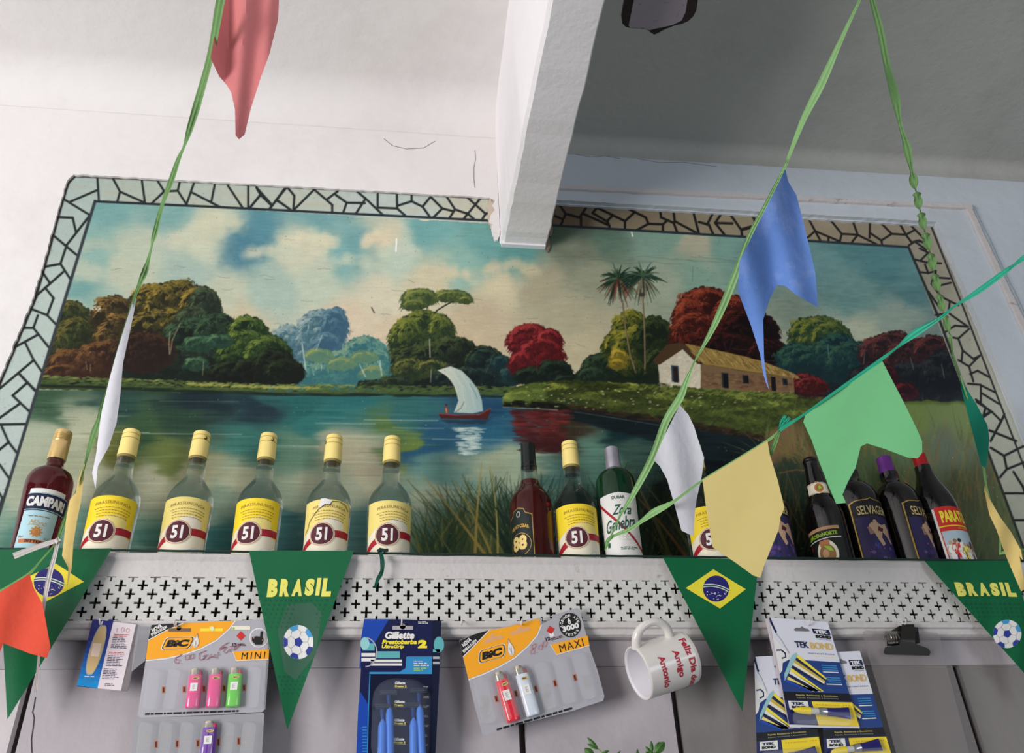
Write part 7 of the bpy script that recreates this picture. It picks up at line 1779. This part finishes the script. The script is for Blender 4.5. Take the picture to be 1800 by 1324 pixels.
# --- herb sprigs poking up from below
M_LEAF = mat('herb_leaf', (84, 130, 62), .5, var=.3, scale=120, transl=.2); M_STEM = mat('herb_stem', (128, 150, 84), .6)
cP = lambda x, y: (1000 + x / 7.5, 1240 + y / 7.5)
def leafm(mb, p0, p1, wpx, Y, tw=0.0):
    A_ = Vector(p0); B_ = Vector(p1); d = (B_ - A_); n_ = Vector((-d.y, d.x)).normalized(); vs = []; k_ = 8
    for i in range(k_ + 1):
        t = i / k_; w_ = wpx * math.sin(math.pi * min(1, t * .94 + .03)) ** .8; c = A_ + d * t; lift = .004 * math.sin(math.pi * t)
        for s_ in (-1, 0, 1): q = c + n_ * w_ * s_ / 2; vs.append(at(q.x, q.y, Y - lift + (.002 if s_ else -.0006) + tw * s_ * .004))
    fs = [(i * 3 + j, i * 3 + j + 1, (i + 1) * 3 + j + 1, (i + 1) * 3 + j) for i in range(k_) for j in range(2)]
    mb.add(vs, fs, M_LEAF, True); mb.add([v + Vector((0, .0003, 0)) for v in vs], [f[::-1] for f in fs], M_LEAF, True)
def sprig(label, leaves, stem, Y=-.21):
    root = empty('herb_sprig', at(stem[-1][0], stem[-1][1], Y), label, 'plant', 'herb sprigs at the bottom edge')
    mb = MB(); mb.tube([at(x, y, Y) for x, y in stem], .0012, M_STEM, 6); mb.build('stem', root)
    for (a0, a1, w_) in leaves: mb = MB(); leafm(mb, cP(*a0), cP(*a1), w_, Y, .3); mb.build('leaf', root)
sprig('leafy herb sprig at the bottom edge under the tilted MAXI card', [((385, 575), (245, 425), 7), ((390, 580), (245, 510), 6), ((330, 680), (210, 565), 14), ((430, 640), (530, 600), 6), ((450, 700), (640, 660), 8), ((380, 720), (300, 640), 9), ((560, 760), (680, 600), 6)], [cP(390, 575), cP(450, 640), (1068, 1400), (1075, 1460)])
sprig('leafy herb sprig at the bottom edge below the mug', [((1095, 640), (1085, 470), 7), ((1090, 640), (1012, 545), 6), ((1130, 640), (1258, 485), 17), ((1130, 560), (1200, 480), 5), ((1080, 680), (1010, 610), 6), ((900, 700), (905, 575), 5), ((1150, 720), (1180, 620), 8), ((1100, 700), (1080, 590), 8)], [cP(1100, 600), cP(1110, 690), (1140, 1400), (1128, 1460)])

# ------------------------------------------------------------------ ceiling fan
M_FANE = mat('fan_blade_dark_edge', (44, 36, 34), .5, var=.2); M_FANM = mat('fan_blade_grey', (164, 154, 164), .45, var=.06, stain=(60.0, .6, .68, (70, 60, 58), .7)); M_FANH = mat('fan_motor_brown', (60, 46, 38), .4)
FZ = 3.18
cF = lambda x, y: (1050 + x / 6, y / 6)
blade = [cF(330, -900), cF(300, -300), cF(285, 0), cF(255, 180), cF(262, 245), cF(300, 285), cF(360, 296), cF(420, 300), cF(520, 310), cF(565, 345), cF(600, 365), cF(640, 350), cF(700, 315), cF(800, 275), cF(900, 250), cF(960, 222), cF(1010, 175), cF(1045, 110), cF(1060, 0), cF(1080, -300), cF(1060, -900)]
inner = [cF(440, -900), cF(400, -300), cF(385, 0), cF(345, 200), cF(330, 270), cF(345, 290), cF(420, 296), cF(520, 306), cF(545, 320), cF(620, 300), cF(700, 285), cF(800, 262), cF(890, 215), cF(930, 130), cF(950, 0), cF(975, -300), cF(950, -900)]
root = empty('ceiling_fan', (0, 0, 0), 'ceiling fan blade with dark edges and grey underside, at the top right of the beam', 'ceiling fan')
root.location = atz(*cF(700, -1900), FZ)
mb = MB(); n = len(blade)
from mathutils.geometry import tessellate_polygon as _tp
def flatpoly(mb, pts, z, m):
    P3 = [atz(x, y, z) for x, y in pts]; t = _tp([[Vector((p.x, p.y, 0)) for p in P3]]); mb.add(P3, [tuple(f) for f in t], m); return P3
b0 = flatpoly(mb, blade, FZ, M_FANE); flatpoly(mb, inner, FZ - .0006, M_FANM)
b1 = [p + Vector((0, 0, .008)) for p in b0]; t = _tp([[Vector((p.x, p.y, 0)) for p in b1]]); mb.add(b1, [tuple(f) for f in t], M_FANE)
mb.add(b0 + b1, [(i, (i + 1) % n, n + (i + 1) % n, n + i) for i in range(n)], M_FANE); mb.build('blade', root)
hub = Vector(root.location)
mb = MB(); mb.lathe([(.02, -.03), (.07, -.025), (.085, .0), (.085, .05), (.05, .08), (.02, .09)], M_FANH, tuple(hub), 32); mb.build('motor', root)
mb = MB(); mb.tube([hub + Vector((0, 0, .08)), Vector((hub.x, hub.y, CZR + .005))], .012, M_FANH, 12); mb.build('down_rod', root)
